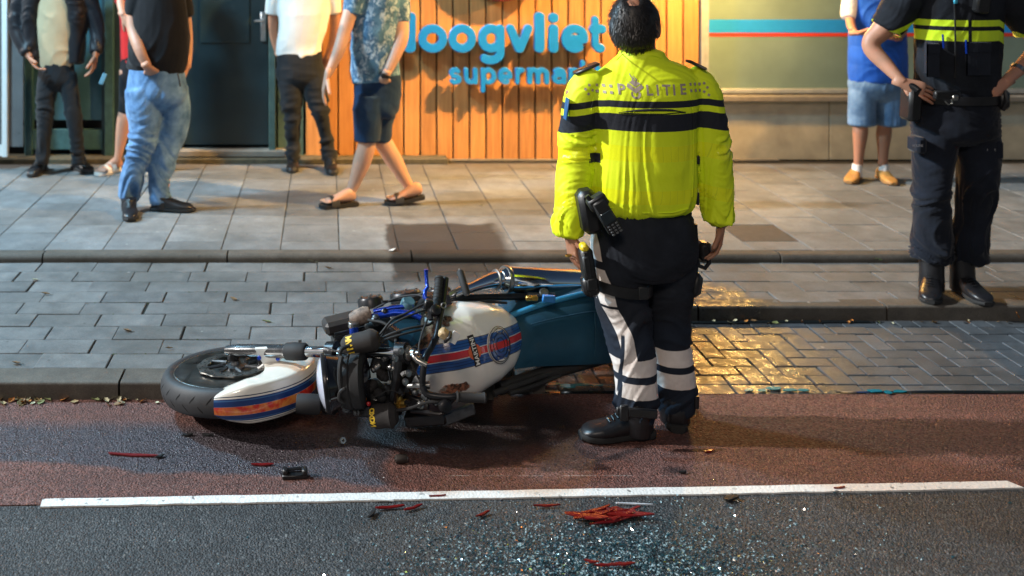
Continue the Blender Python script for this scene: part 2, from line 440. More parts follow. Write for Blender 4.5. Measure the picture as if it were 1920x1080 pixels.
def tile_mesh(name, sx, sy, h=.05, bev=.006, mat=None, jit=.0):
    mb = MB(); hx, hy = sx/2, sy/2; v = []
    for (ix, iy, z) in ((0, 0, -h), (0, 0, -bev), (bev*.9, bev*.9, 0)):
        for sx_, sy_ in ((-1,-1), (1,-1), (1,1), (-1,1)):
            v.append((sx_*(hx-ix)+random.uniform(-jit, jit)*(ix > 0), sy_*(hy-iy)+random.uniform(-jit, jit)*(ix > 0), z))
    f = [(8,9,10,11)]
    for a in (0, 4):
        for k in range(4): f.append((a+k, a+(k+1) % 4, a+4+(k+1) % 4, a+4+k))
    mb.add(v, f); return mb.mesh(name, mat, smooth=False)
def lay(parent, name, meshes, x, y, z, tilt=.004, dz=.0015):
    o = bpy.data.objects.new(name, random.choice(meshes)); C.objects.link(o); o.parent = parent
    o.location = (x+random.uniform(-.001, .001), y+random.uniform(-.001, .001), z+random.uniform(-dz, dz)-dz)
    o.rotation_euler = (random.uniform(-tilt, tilt), random.uniform(-tilt, tilt), random.uniform(-.004, .004)); return o

# pavement of big tiles
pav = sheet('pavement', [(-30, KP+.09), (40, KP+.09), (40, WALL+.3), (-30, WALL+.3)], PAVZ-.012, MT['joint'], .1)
TW = .355
tm = [tile_mesh('tile', TW-.005, TW-.005, .04, .003, MT['tile'], .001) for _ in range(4)]
htm = [tile_mesh('tile', TW-.005, TW/2-.005, .04, .003, MT['tile'], .001) for _ in range(3)]
dark = M('dark_replacement_tile', (.055,.05,.045), .8, var=.3, bump=.4, bs=150)
dtm = [tile_mesh('tile', TW-.005, TW-.005, .04, .003, dark)]
c0 = -11
for ci in range(-11, 20):
    x = .085+ci*TW+TW/2
    if x < -3.8 or x > 6.6: continue
    y = KP+.09; k = 0
    if ci % 2: lay(pav, 'tile', htm, x, y+TW/4, PAVZ); y += TW/2
    while y+TW < WALL-.12:
        o = lay(pav, 'tile', tm, x, y+TW/2, PAVZ)
        if abs(x-2.75) < TW/2 and abs(y+TW/2-6.55) < TW/2: o.data = dtm[0]; o['label'] = 'dark replaced pavement tile'
        y += TW; k += 1
    if y+TW/2 < WALL-.0: lay(pav, 'tile', htm, x, y+TW/4, PAVZ); y += TW/2
# the kerb along the pavement
def kerb_mesh(L, w, h, r, mat, inset=.005):
    prof = [(0, -h)]+[(r-r*math.cos(a), -r+r*math.sin(a)) for a in np.linspace(0, PI/2, 6)]+[(w, 0), (w, -h)]
    mb = MB(); n = len(prof); hl = L/2-inset
    mb.add([(-hl, y, z) for y, z in prof]+[(hl, y, z) for y, z in prof],
           [tuple(range(n)), tuple(range(2*n-1, n-1, -1))]+[(i, i+n, (i+1) % n+n, (i+1) % n) for i in range(n)])
    return mb.mesh('kerb_stone', mat, smooth=False)
pk = tag(bpy.data.objects.new('pavement_kerb', None), None, None, None, 'structure'); C.objects.link(pk)
km = kerb_mesh(1.09, .088, .1, .03, MT['kerb'])
for i in range(-4, 7):
    o = bpy.data.objects.new('kerb_stone', km); C.objects.link(o); o.parent = pk
    o.location = (-.58+.545-1.09+(i+1)*1.09, KP+random.uniform(-.003, .003), PAVZ+random.uniform(-.002, .003)); o.rotation_euler = (0, random.uniform(-.002, .002), random.uniform(-.002, .002))
# raised bay of half tiles
bay = sheet('raised_bay', [(-30, KF+.1), (XT, KF+.1), (XT+.0, KF2+.05), (40, KF2+.05), (40, KP+.02), (-30, KP+.02)], BAYZ-.012, MT['joint'], .07)
PW, PL = (KP-(KF+.145))/9, .325
pm = [tile_mesh('half_tile', PL-.005, PW-.005, .04, .003, MT['paver'], .0016) for _ in range(5)]
for r_ in range(9):
    y = KF+.145+PW*(r_+.5)
    for ci in range(-11, 19):
        x = ci*PL+(.0 if r_ % 2 else PL/2)+random.uniform(-.006, .006)+.05*math.sin(r_*2.1)
        if x < -2.9 or x > 5.6: continue
        if y < KF2+.13 and x > XT-.16: continue
        if y < KF2+.05 and x > XT-.32: x -= .0
        lay(bay, 'half_tile', pm, x, y, BAYZ, .007, .0022)
kb = tag(bpy.data.objects.new('bay_kerb', None), None, None, None, 'structure'); C.objects.link(kb)
km2 = kerb_mesh(1.0, .142, .12, .012, MT['kerb']); km3 = kerb_mesh(1.0, .105, .12, .012, MT['kerb']); km4 = kerb_mesh(.86, .12, .12, .012, MT['kerb'])
for i in range(3):
    o = bpy.data.objects.new('kerb_stone', km2); C.objects.link(o); o.parent = kb; o.location = (-.89-.5+i*1.0-1.0, KF, BAYZ)
o = bpy.data.objects.new('kerb_stone', kerb_mesh(.62, .142, .12, .012, MT['kerb'])); C.objects.link(o); o.parent = kb; o.location = (.11+.31, KF, BAYZ)
o = bpy.data.objects.new('kerb_stone', kerb_mesh(.235, .105, .12, .012, MT['kerb'])); C.objects.link(o); o.parent = kb; o.location = (.84, KF2, BAYZ)
km3 = kerb_mesh(.98, .105, .12, .012, MT['kerb'])
for i in range(6):
    o = bpy.data.objects.new('kerb_stone', km3); C.objects.link(o); o.parent = kb; o.location = (.96+.49+.98*i, KF2, BAYZ+random.uniform(-.002, .002))
o = bpy.data.objects.new('kerb_stone', km4); C.objects.link(o); o.parent = kb; o.location = (XT+.12, (KF+.06+KF2)/2, BAYZ-.002); o.rotation_euler = (0, 0, -PI/2); o.scale = (-1, 1, 1)
# road level bay of herringbone bricks
hb = sheet('brick_bay', [(XT, 4.425), (40, 4.425), (40, KF2+.06), (XT, KF2+.06)], -.014, MT['joint'], .03)
bw = .0955
bm = [tile_mesh('brick', 2*bw-.005, bw-.005, .03, .004, MT['brick'], .001) for _ in range(4)]
bm2 = [tile_mesh('brick', bw-.005, 2*bw-.005, .03, .004, MT['brick'], .001) for _ in range(4)]
bmh = [tile_mesh('half_brick', bw-.005, bw-.005, .03, .004, MT['brick'], .001)]
nb = 0; ny = 8
for gx in range(-4, 42):
    for gy in range(0, ny):
        m4 = (gx-gy) % 4
        x0 = XT+.13+gx*bw; y0 = 4.425+.0965+gy*bw
        if x0 < XT+.1 or x0 > 4.3: continue
        if m4 == 0: lay(hb, 'brick', bm, x0+bw, y0+bw/2, .0, .008, .002)
        elif m4 == 2 and gy > 0: lay(hb, 'brick', bm2, x0+bw/2, y0, .0, .008, .002)
        if (m4 == 2 and gy == 0) or (m4 == 3 and gy == ny-1): lay(hb, 'half_brick', bmh, x0+bw/2, y0+bw/2, .0, .006, .001)
for i in range(19): lay(hb, 'brick', bm, XT+.22+i*(2*bw), 4.425+bw/2, .0, .006, .002)
# puddles: water lying in the gutter at the kerb foot and the brick edge
wat = NT('dark_water'); wat.col((.008,.012,.014)); wat.rough(.04); wat.bump(wat.noise(wat.pos(), 26, 2), .12, .002)
tealm = NT('teal_fluid_and_reflection'); tealm.col(tealm.mix(tealm.noise(tealm.pos(), 60, 3), (.0,.10,.13), (.01,.20,.25))); tealm.rough(.12); tealm.bump(tealm.noise(tealm.pos(), 50, 3), .3, .003)
def blob(cx, cy, rx, ry, sd, z, n=36):
    pts = []
    for k in range(n):
        a = 2*PI*k/n; r = .62+.75*float(vn([[math.cos(a)*1.7+sd, math.sin(a)*1.7, sd*1.3]])[0])
        pts.append((cx+rx*r*math.cos(a), cy+ry*r*math.sin(a), z))
    return pts
for i, (x, y, rx, ry, z) in enumerate([(2.3,5.243,.6,.016,.0045), (1.35,5.235,.3,.022,.0045), (2.75,4.435,.42,.012,.0055), (1.25,4.432,.3,.009,.0055)]):
    mb = MB(); mb.prism(blob(x, y, rx, ry, i*3.1, z-.003), (0, 0, .003)); o = mb.build('puddle', wat.m, None, smooth=False); o['kind'] = 'structure'
for i, (x, y, rx, n_, l) in enumerate([(1.98,4.455,.15,5,'narrow teal fluid pool across the brick gutter right of the officer'), (1.07,4.50,.17,5,'painted teal reflection on the bricks in a row under the motorcycle tail'), (2.46,4.435,.08,3,'small dark teal pool in the gutter far right')]):  # the row under the tail paints a teal reflection on the bricks
    mb = MB(); q_ = random.Random(i+4)
    for k in range(n_): mb.prism(blob(x-rx+2*rx*(k+.5)/n_, y+q_.uniform(-.012,.012), rx/n_*q_.uniform(.6,1.3), q_.uniform(.008,.018), i*5.3+k*2.2, .0055), (0, 0, .0035))
    o = mb.build('fluid_and_reflection', tealm.m, None, smooth=False); o['kind'] = 'stuff'; o['label'] = l

# ------------------------------------------------------------------ the shop front
fac = empty('supermarket_facade', (0, WALL, PAVZ), 'supermarket front clad in upright orange wooden boards behind the blue letters', 'building')
mb = MB(); mb.box((1.5, WALL+.22, 2.4), (18, .2, 4.8)); mb.build('backing_wall', MT['wallback'], fac, smooth=False)
bwid = 30.82/FPX*WALL
bdm = None; xb0 = (757.0-VX)/FPX*WALL
for i in range(-6, 18):
    mb = MB(); w = bwid-.013
    prof = [(-w/2, .03), (-w/2, .004), (-w/2+.004, 0), (w/2-.004, 0), (w/2, .004), (w/2, .03)]
    x0 = xb0+bwid*(i+.5); n = len(prof); z0, z1 = PAVZ+.012, 4.6
    if i < 1: z0 = PAVZ+.012
    mb.add([(x0+x, WALL+y, z0) for x, y in prof]+[(x0+x, WALL+y, z1) for x, y in prof], [tuple(range(n))[::-1], tuple(range(n, 2*n))]+[(k, (k+1) % n, (k+1) % n+n, k+n) for k in range(n)])
    mb.build('board', MT['wood'], fac, smooth=False)
XR = xb0+bwid*18+.005     # right end of the boards
mb = MB(); mb.box((XR+.012, WALL+.02, 2.4), (.022, .09, 4.6)); mb.build('corner_trim', MT['alu'], fac, smooth=False)
mb = MB(); mb.box((1.6, WALL+.005, PAVZ+.004), (4.4, .06, .012)); mb.build('base_strip', MT['stone'], fac, smooth=False)
# right hand window wall
ww = empty('window_wall', (XR+2, WALL, PAVZ), 'wide frosted shop window with blue and red stripe over a tan stone plinth', 'building')
def zy(py, D=WALL): return CAMH-(py-VY)/FPX*D
zs = zy(176)
mb = MB(); mb.box((XR+2.85, WALL+.09, (zs+4.5)/2), (5.6, .02, 4.5-zs)); fr = mb.build('window', MT['frosted'], ww, smooth=False)
mb = MB(); mb.box((XR+2.85, WALL+.078, (zy(38)+zy(63))/2), (5.6, .003, zy(38)-zy(63))); mb.build('blue_stripe', MT['blueband'], fr, smooth=False)
mb = MB(); mb.box((XR+2.85, WALL+.078, (zy(63.4)+zy(70))/2), (5.6, .003, zy(63.4)-zy(70))); mb.build('red_stripe', MT['redband'], fr, smooth=False)
mb = MB(); mb.box((XR+.045, WALL+.03, 2.4), (.04, .10, 4.2)); mb.box((XR+2.85, WALL+.05, zs+.018), (5.6, .08, .034), None, .004); mb.build('frame', MT['alu'], fr, smooth=False)
for k in range(9):
    mb = MB(); mb.box((XR+2.85, WALL+.073, zy(-4)-.0+k*.055), (5.6, .006, .006)); mb.build('blind_slat', MT['alu'], fr, smooth=False)
mb = MB(); mb.box((XR+2.85, WALL+.0, zy(183)), (5.7, .16, .045), None, .006); mb.build('sill', MT['stone'], ww, smooth=False)
px = XR+.02
for i, w in enumerate([1.07, 1.07, .9, 1.2, 1.3]):
    mb = MB(); mb.box((px+w/2, WALL+.05, (PAVZ+zy(190))/2), (w-.008, .08, zy(190)-PAVZ), None, .004); mb.build('plinth_panel', MT['plaster'], ww, smooth=False); px += w
# entrance at the left: dark door, glazed screen
ent = empty('entrance', (-1, WALL, PAVZ), 'dark green shop entrance door with steel lever handle beside teal glazing', 'door')
XL = xb0-bwid*6
def xx(px): return (px-VX)/FPX*WALL
dx0, dx1 = xx(340), xx(503)
zb = zy(272)
mb = MB(); mb.box(((dx0+dx1)/2, WALL+.03, (zb+4.4)/2), (dx1-dx0, .05, 4.4-zb), None, .004); dl = mb.build('door_leaf', MT['doorgreen'], ent, smooth=False)
mb = MB(); mb.box(((dx0+dx1)/2+.0, WALL-.002, 1.95), (.42, .012, 1.7), None, .005); mb.build('door_panel', M('door_panel_green', (.012,.027,.031), .34, var=.05), dl, smooth=False)
mb = MB(); mb.box((xx(494), WALL-.012, zy(50)), (.05, .02, .25), None, .008); mb.tube([(xx(494), WALL-.02, zy(38)), (xx(494), WALL-.075, zy(38)), (xx(478), WALL-.078, zy(38))], .012, 10); mb.build('handle', MT['steel'], dl)
mb = MB(); mb.box((xx(511), WALL-.01, 2.2), (.055, .13, 4.2), None, .004); mb.box((xx(545), WALL+.02, 2.2), (.21, .05, 4.2)); mb.build('door_frame', M('green_frame', (.06,.11,.10), .45, var=.2), ent, smooth=False)
mb = MB(); mb.box((xx(430), WALL-.03, zy(279)-.02), (.95, .16, .05), None, .005); mb.build('threshold', MT['stone'], ent, smooth=False)
mb = MB(); mb.box((xx(400), WALL-.05, PAVZ+.02), (3.9, .2, .045), None, .005); mb.build('step', M('dirty_step', (.07,.06,.035), .8, var=.4, bump=.3, bs=90), ent, smooth=False)
mb = MB(); mb.box((xx(265), WALL+.06, 2.2), (.68, .06, 4.3)); mb.build('pillar', M('dark_teal_pillar', (.022,.045,.05), .4, var=.35, vs=3), ent, smooth=False)
mb = MB(); mb.box((xx(125), WALL+.05, 2.25), (.62, .02, 3.6)); gl = mb.build('glass_pane', MT['tealglass'], ent, smooth=False)
mb = MB(); mb.box((xx(205), WALL+.02, 2.2), (.07, .08, 4.2), None, .004); mb.box((xx(54), WALL+.02, 2.2), (.06, .08, 4.2), None, .004); mb.box((xx(125), WALL+.03, zy(262)), (.6, .05, .17), None, .004); mb.build('glazing_frame', M('teal_frame', (.05,.12,.125), .4, var=.2), ent, smooth=False)
# open white framed door leaf / roll board at the far left
sb = empty('open_door_leaf', (xx(20), 8.1, PAVZ), 'open pale metal framed glass door leaf at far left behind man in black jacket', 'door')
mb = MB(); mb.box((W(10,0,8.15).x, 8.15, 2.1), (.045, .05, 3.75), None, .005); mb.box((W(-60,0,8.15).x, 8.15, 2.1), (.05, .05, 3.75)); mb.box((W(-25,0,8.15).x, 8.15, .28), (.3, .045, .09)); mb.build('frame', MT['white_paint'], sb, smooth=False)
mb = MB(); mb.box((W(29,0,8.18).x, 8.19, 2.1), (.125, .03, 3.6)); mb.box((W(-25,0,8.15).x, 8.15, 2.1), (.26, .012, 3.6)); mb.build('glass_panel', M('grey_door_glass', (.13,.13,.13), .3, var=.2, vs=4), sb, smooth=False)

# ------------------------------------------------------------------ sign letters cut from distance fields
def sd_seg(P, a, b):
    a = np.array(a); b = np.array(b); pa = P-a; ba = b-a; h = np.clip((pa@ba)/max(ba@ba, 1e-9), 0, 1)
    return np.linalg.norm(pa-h[:, None]*ba, axis=1)
def contour(strokes, w, res=.035):
    """strokes: polylines; returns closed loops of the rounded outline"""
    segs = [(s[i], s[i+1]) for s in strokes for i in range(len(s)-1)]
    allp = np.array([p for s in strokes for p in s]); lo = allp.min(0)-w-3*res; hi = allp.max(0)+w+3*res
    X = np.arange(lo[0], hi[0], res); Y = np.arange(lo[1], hi[1], res); gx, gy = np.meshgrid(X, Y)
    P = np.stack([gx.ravel(), gy.ravel()], 1); d = np.full(len(P), 9.)
    for a, b in segs: d = np.minimum(d, sd_seg(P, a, b))
    d = (d-w).reshape(gx.shape); ins = d < 0
    nxt = {}; pt = {}
    def ip(k):
        (i, j), o = k
        a, b = d[i, j], (d[i, j+1] if o == 'h' else d[i+1, j]); t = a/(a-b)
        return (X[j]+(res*t if o == 'h' else 0), Y[i]+(res*t if o == 'v' else 0))
    for i in range(d.shape[0]-1):
        for j in range(d.shape[1]-1):
            c = (ins[i,j], ins[i,j+1], ins[i+1,j+1], ins[i+1,j])
            if all(c) or not any(c): continue
            E = [((i,j),'h'), ((i,j+1),'v'), ((i+1,j),'h'), ((i,j),'v')]
            ent_ = [k for k in range(4) if c[k] and not c[(k+1) % 4]]; ext = [k for k in range(4) if not c[k] and c[(k+1) % 4]]
            for e_ in ent_:
                x_ = min(ext, key=lambda q: (q-e_) % 4) if len(ext) > 1 else ext[0]
                nxt[E[e_]] = E[x_]
    loops = []
    while nxt:
        s0 = next(iter(nxt)); k = s0; lp = []
        while k in nxt: lp.append(ip(k)); k = nxt.pop(k)
        if len(lp) > 4: loops.append(lp)
    return loops
def arc(cx, cy, rx, ry, a0, a1, n=16): return [(cx+rx*math.cos(R(a0+(a1-a0)*i/n)), cy+ry*math.sin(R(a0+(a1-a0)*i/n))) for i in range(n+1)]
h = .155   # half stroke, x-height 1 runs 0..1
LET = {
 'o': ([arc(.53,.5,.40,.37,0,360,28)], 1.06), 'g': ([arc(.48,.5,.36,.37,0,360,28), [(.85,.86), (.85,-.02)]+arc(.46,-.02,.39,.29,0,-128,12)[1:]], 1.0),
 'v': ([[(.13,.87), (.45,.13)], [(.81,.87), (.49,.13)], [(.45,.13), (.49,.13)]], .94), 'l': ([[(.14,1.33), (.14,.13)]], .30),
 'i': ([[(.14,.87), (.14,.13)], [(.139,1.27), (.141,1.27)], [(.14,1.3), (.14,1.24)]], .30), 'e': ([arc(.49,.5,.37,.37,0,298,26), [(.86,.5), (.86,.47), (.14,.47)]], 1.0),
 't': ([[(.22,1.18), (.22,.40)]+arc(.44,.36,.22,.23,180,285,8), [(.10,.85), (.56,.85)]], .66), 'H': ([[(.14,1.33), (.14,.13)], [(.92,1.33), (.92,.13)], [(.14,.74), (.92,.74)]], 1.1),
 's': ([arc(.40,.68,.25,.19,40,270,12)+arc(.40,.30,.27,.18,90,-140,12)], .78), 'u': ([[(.13,.87), (.13,.45)]+arc(.43,.43,.30,.30,180,360,12)+[(.73,.87)], [(.75,.87), (.75,.13)]], .90),
 'p': ([arc(.50,.5,.35,.37,0,360,26), [(.13,.87), (.13,-.38)]], .98), 'r': ([[(.13,.87), (.13,.13)], arc(.46,.50,.33,.36,175,85,8)], .60),
 'm': ([[(.13,.87), (.13,.13)], [(.13,.55)]+arc(.37,.60,.24,.27,180,0,10)+[(.61,.13)], [(.61,.55)]+arc(.87,.60,.25,.27,180,0,10)+[(1.12,.13)]], 1.28),
 'a': ([arc(.42,.36,.28,.23,0,360,22), [(.72,.13), (.72,.60)]+arc(.44,.62,.28,.25,0,140,10)], .88), 'k': ([[(.13,1.33), (.13,.13)], [(.64,.87), (.2,.48), (.68,.13)]], .80)}
def letter(ch, px0, px1, yb, yx, parent, hw=.158):
    """letter between photo columns px0..px1, baseline yb, x-height line yx"""
    strokes, adv = LET[ch]; loops = contour(strokes, hw)
    allp = [p for l in loops for p in l]; mx0 = min(p[0] for p in allp); mx1 = max(p[0] for p in allp)
    D = WALL-.11; sy = (yb-yx)/FPX*D; X0 = (px0-VX)/FPX*D; X1 = (px1-VX)/FPX*D; sx = (X1-X0)/(mx1-mx0); zb_ = CAMH-(yb-VY)/FPX*D
    cu = bpy.data.curves.new('letter', 'CURVE'); cu.dimensions = '2D'; cu.fill_mode = 'BOTH'; cu.extrude = .02; cu.bevel_depth = .005; cu.bevel_resolution = 2; cu.offset = -.004
    for l in loops:
        sp = cu.splines.new('POLY'); sp.points.add(len(l)-1); sp.use_cyclic_u = True
        for q, p in zip(sp.points, l): q.co = ((p[0]-mx0)*sx, p[1]*sy, 0, 1)
    to = bpy.data.objects.new('tmp', cu); C.objects.link(to)
    me = bpy.data.meshes.new_from_object(to.evaluated_get(bpy.context.evaluated_depsgraph_get())); bpy.data.objects.remove(to)
    me.materials.clear(); me.materials.append(MT['letter'])
    rot = Matrix.Rotation(PI/2, 4, 'X'); me.transform(Matrix.Translation(Vector((X0, D, zb_))-parent.location) @ rot)
    return link('letter', me, parent)
sg = empty('shop_sign', (1.5, WALL-.1, 2.0), 'raised light blue lettering on the wooden boards naming the supermarket', 'sign')
for ch, a, b in [('H',706,779), ('o',784,838), ('o',840.5,892), ('g',896,945), ('v',949,997.5), ('l',1001.5,1020), ('i',1028,1046), ('e',1052,1102), ('t',1104,1135.5)]:
    letter(ch, a, b, 97, 47, sg)
for ch, a, b in [('s',842,865), ('u',869.5,895), ('p',901,930), ('e',933.5,960), ('r',965.5,983), ('m',988,1029), ('a',1034.5,1061), ('r',1066,1083), ('k',1088,1112), ('t',1114,1130)]:
    letter(ch, a, b, 157.5, 127, sg, .14)
for ch_x, z_ in [(x, 85) for x in (720,765,797,856,938,962,1010,1036,1058,1113)]+[(x, 142) for x in (875,907,940,970,993,1025,1055,1070,1095,1120)]:
    p = W(ch_x, z_, WALL-.05); mb = MB(); mb.tube([(p.x, WALL-.085, p.z), (p.x, WALL+.003, p.z)], .006, 6); mb.build('standoff_pin', MT['steel'], sg)
lg = empty('logo_disc', (W(935,-95,WALL).x, WALL-.1, W(935,-95,WALL).z), 'dark red round sign above the blue lettering with only its lower rim in view', 'sign')
mb = MB(); mb.lathe([(.0,-.025), (.42,-.025), (.43,-.018), (.43,.02), (0,.02)], lg.location, (0,1,0), 48); mb.build('disc', M('dark_red_enamel', (.22,.02,.015), .4), lg)
mb = MB(); mb.lathe([(.30,-.034), (.34,-.034), (.34,-.026), (.30,-.026)], lg.location, (0,1,0), 48); mb.build('ring', MT['white_paint'], lg)
# ------------------------------------------------------------------ people
SIDE = Vector((1, 0, 0))
class Limb:
    def __init__(s, v, f): s.v = v; s.f = f
def loft(rows, n=18, sub=4, power=2.0):
    """rows: (x, y, z, half width, half depth); rings are perpendicular to the path; width lies in the picture-parallel plane"""
    A = cr(rows, sub); m = len(A); P = A[:, :3]; v = []; f = []
    T = np.gradient(P, axis=0); T /= np.linalg.norm(T, axis=1)[:, None]+1e-9
    for i in range(m):
        t = Vector(T[i]); a = t.cross(Vector((0, 1, 0)))
        if a.length < .3: a = t.cross(Vector((0, 0, 1)))
        a.normalize(); b = t.cross(a)
        for k in range(n):
            an = 2*PI*k/n; c, s_ = math.cos(an), math.sin(an)
            if power != 2: c = math.copysign(abs(c)**(2/power), c); s_ = math.copysign(abs(s_)**(2/power), s_)
            v.append(Vector(P[i])+a*c*max(A[i, 3], .004)+b*s_*max(A[i, 4], .004))
    for i in range(m-1):
        for k in range(n): k2 = (k+1) % n; f.append((i*n+k, i*n+k2, (i+1)*n+k2, (i+1)*n+k))
    t0 = Vector(T[0])*(.25*A[0, 3]); t1 = Vector(T[-1])*(.25*A[-1, 3])
    v.append(Vector(P[0])-t0); v.append(Vector(P[-1])+t1); a0, a1 = len(v)-2, len(v)-1
    for k in range(n):
        k2 = (k+1) % n; f.append((a0, k2, k)); f.append((a1, (m-1)*n+k, (m-1)*n+k2))
    return Limb(v, f)
def PX(D, rows, ratio=.9, n=18, sub=4, power=2.0):
    """rows: photo column, photo row, half width in photo pixels, extra depth, [half depth / half width]"""
    out = []
    for r in rows:
        p = W(r[0], r[1], D+r[3]); w = r[2]/FPX*(D+r[3]); out.append((*p, w, w*(r[4] if len(r) > 4 else ratio)))
    return loft(out, n, sub, power)
def fuse(name, limbs, voxel, mats, parent, org, smooth=4, disp=None, extra=None, fac=.5):
    mb = MB()
    for l in limbs: mb.add(l.v, l.f)
    me = mb.mesh('tmp', [], True, org, 0); o = link('tmp', me)
    md = o.modifiers.new('r', 'REMESH'); md.mode = 'VOXEL'; md.voxel_size = voxel
    sm = o.modifiers.new('s', 'SMOOTH'); sm.iterations = smooth; sm.factor = fac
    dg = bpy.context.evaluated_depsgraph_get(); me2 = bpy.data.meshes.new_from_object(o.evaluated_get(dg))
    bpy.data.objects.remove(o); bpy.data.meshes.remove(me); me2.name = name
    n = len(me2.vertices)
    V = np.empty(n*3); me2.vertices.foreach_get('co', V); V = V.reshape(-1, 3)
    if disp:
        N = np.empty(n*3); me2.vertex_normals.foreach_get('vector', N); N = N.reshape(-1, 3)
        V = V+N*disp(V+np.array(org), N)[:, None]
        me2.vertices.foreach_set('co', V.ravel())
    if extra:
        bm_ = MB()
        q = np.empty(len(me2.loops), int); me2.loops.foreach_get('vertex_index', q); st = [tuple(p.vertices) for p in me2.polygons]
        bm_.v = [tuple(x) for x in V]; bm_.f = st; bm_.mi = [0]*len(st)
        for l in extra: bm_.add([Vector(p)-Vector(org) for p in l.v], l.f)
        me2 = bm_.mesh(name, [], True, (0,0,0), 0)
    me2.materials.clear()
    for m in (mats if isinstance(mats, (list, tuple)) else [mats]): me2.materials.append(m)
    me2.polygons.foreach_set('use_smooth', [True]*len(me2.polygons)); me2.update()
    me2.calc_loop_triangles()
    return link(name, me2, parent)
def ridge(n): return 1-np.abs(2*n-1)
def folds(amp, fz=16, fx=4.5, sd=1, tilt=.4, zones=(), base=.35, fine=.25):
    """cloth folds: ridged bands across the limb, deeper inside the given (z, halfwidth, strength) zones"""
    def fn(V, N):
        w = vn(V*np.array([3.1, 3.1, 2.3]), sd+9)-.5
        x = V[:, 0]; z = V[:, 2]+tilt*(x*(w*1.6))+.10*w
        a = ridge(vn(np.stack([x*fx, V[:, 1]*fx, z*fz], 1), sd))**2
        b = ridge(vn(np.stack([x*fx*2.1, V[:, 1]*fx*2.1, z*fz*2.3-x*6], 1), sd+3))**1.5
        s = np.full(len(V), base)
        for z0, h_, st in zones: s = s+st*np.exp(-((V[:, 2]-z0)/h_)**2)
        return amp*s*(a-.45)+amp*fine*s*(b-.5)
    return fn
def head(c, face, k=1.0, tilt=0):
    """one closed skull with brow, nose, lips, chin, ears and neck stub; face = direction looked at"""
    f = Vector(face).normalized(); u = Vector((0, 0, 1)); r = f.cross(u).normalized(); u = (u+f*tilt).normalized(); f = u.cross(r)
    limbs = []; v = []; fa = []; na, nb = 28, 20
    for i in range(nb+1):
        th = PI*i/nb
        for j in range(na):
            ph = 2*PI*j/na; x = math.sin(th)*math.sin(ph); y = math.sin(th)*math.cos(ph); z = math.cos(th)
            w = 1-.26*max(0, -z)**1.3*1.0
            fx_ = .076*x*w; fy = .098*y*(1-.12*max(0, -z)); fz = .122*z
            if y > 0: fy -= .012*max(0, z-.35); fy += .006*math.exp(-((z-.28)/.12)**2)*math.exp(-(x/.45)**2)-.005*math.exp(-((z-.08)/.1)**2)*math.exp(-((abs(x)-.38)/.2)**2)+.012*max(0, -z-.5)
            else: fy += .012*max(0, -z-.3)
            v.append(Vector(c)+(r*fx_+f*fy+u*fz)*k)
    for i in range(nb):
        for j in range(na): j2 = (j+1) % na; fa.append((i*na+j, (i+1)*na+j, (i+1)*na+j2, i*na+j2))
    limbs.append(Limb(v, fa))
    mb = MB(); P = lambda x, y, z: Vector(c)+(r*x+f*y+u*z)*k
    mb.tube([P(0,.088,.022), P(0,.104,-.005), P(0,.116,-.026), P(0,.100,-.036)], [.008*k,.011*k,.015*k,.010*k], 10); limbs.append(Limb([Vector(q) for q in mb.v], mb.f))
    for s in (-1, 1):
        mb = MB(); mb.lathe([(.004,-.006), (.022,-.005), (.027,0), (.022,.006), (.013,.003), (.0,.002)], P(s*.077,-.008,-.008), r*s+f*-.25+u*.05, 14)
        vs = []
        for q in mb.v:
            d = Vector(q)-P(s*.077,-.008,-.008); vs.append(P(s*.077,-.008,-.008)+d+u*d.dot(u)*.45)
        limbs.append(Limb(vs, mb.f))
        mb = MB(); mb.tube([P(s*.012,.092,-.055), P(0,.097,-.053), P(-s*.012,.092,-.055)], [.004*k,.0075*k,.004*k], 8)
        if s > 0: limbs.append(Limb([Vector(q) for q in mb.v], mb.f))
    return limbs, P
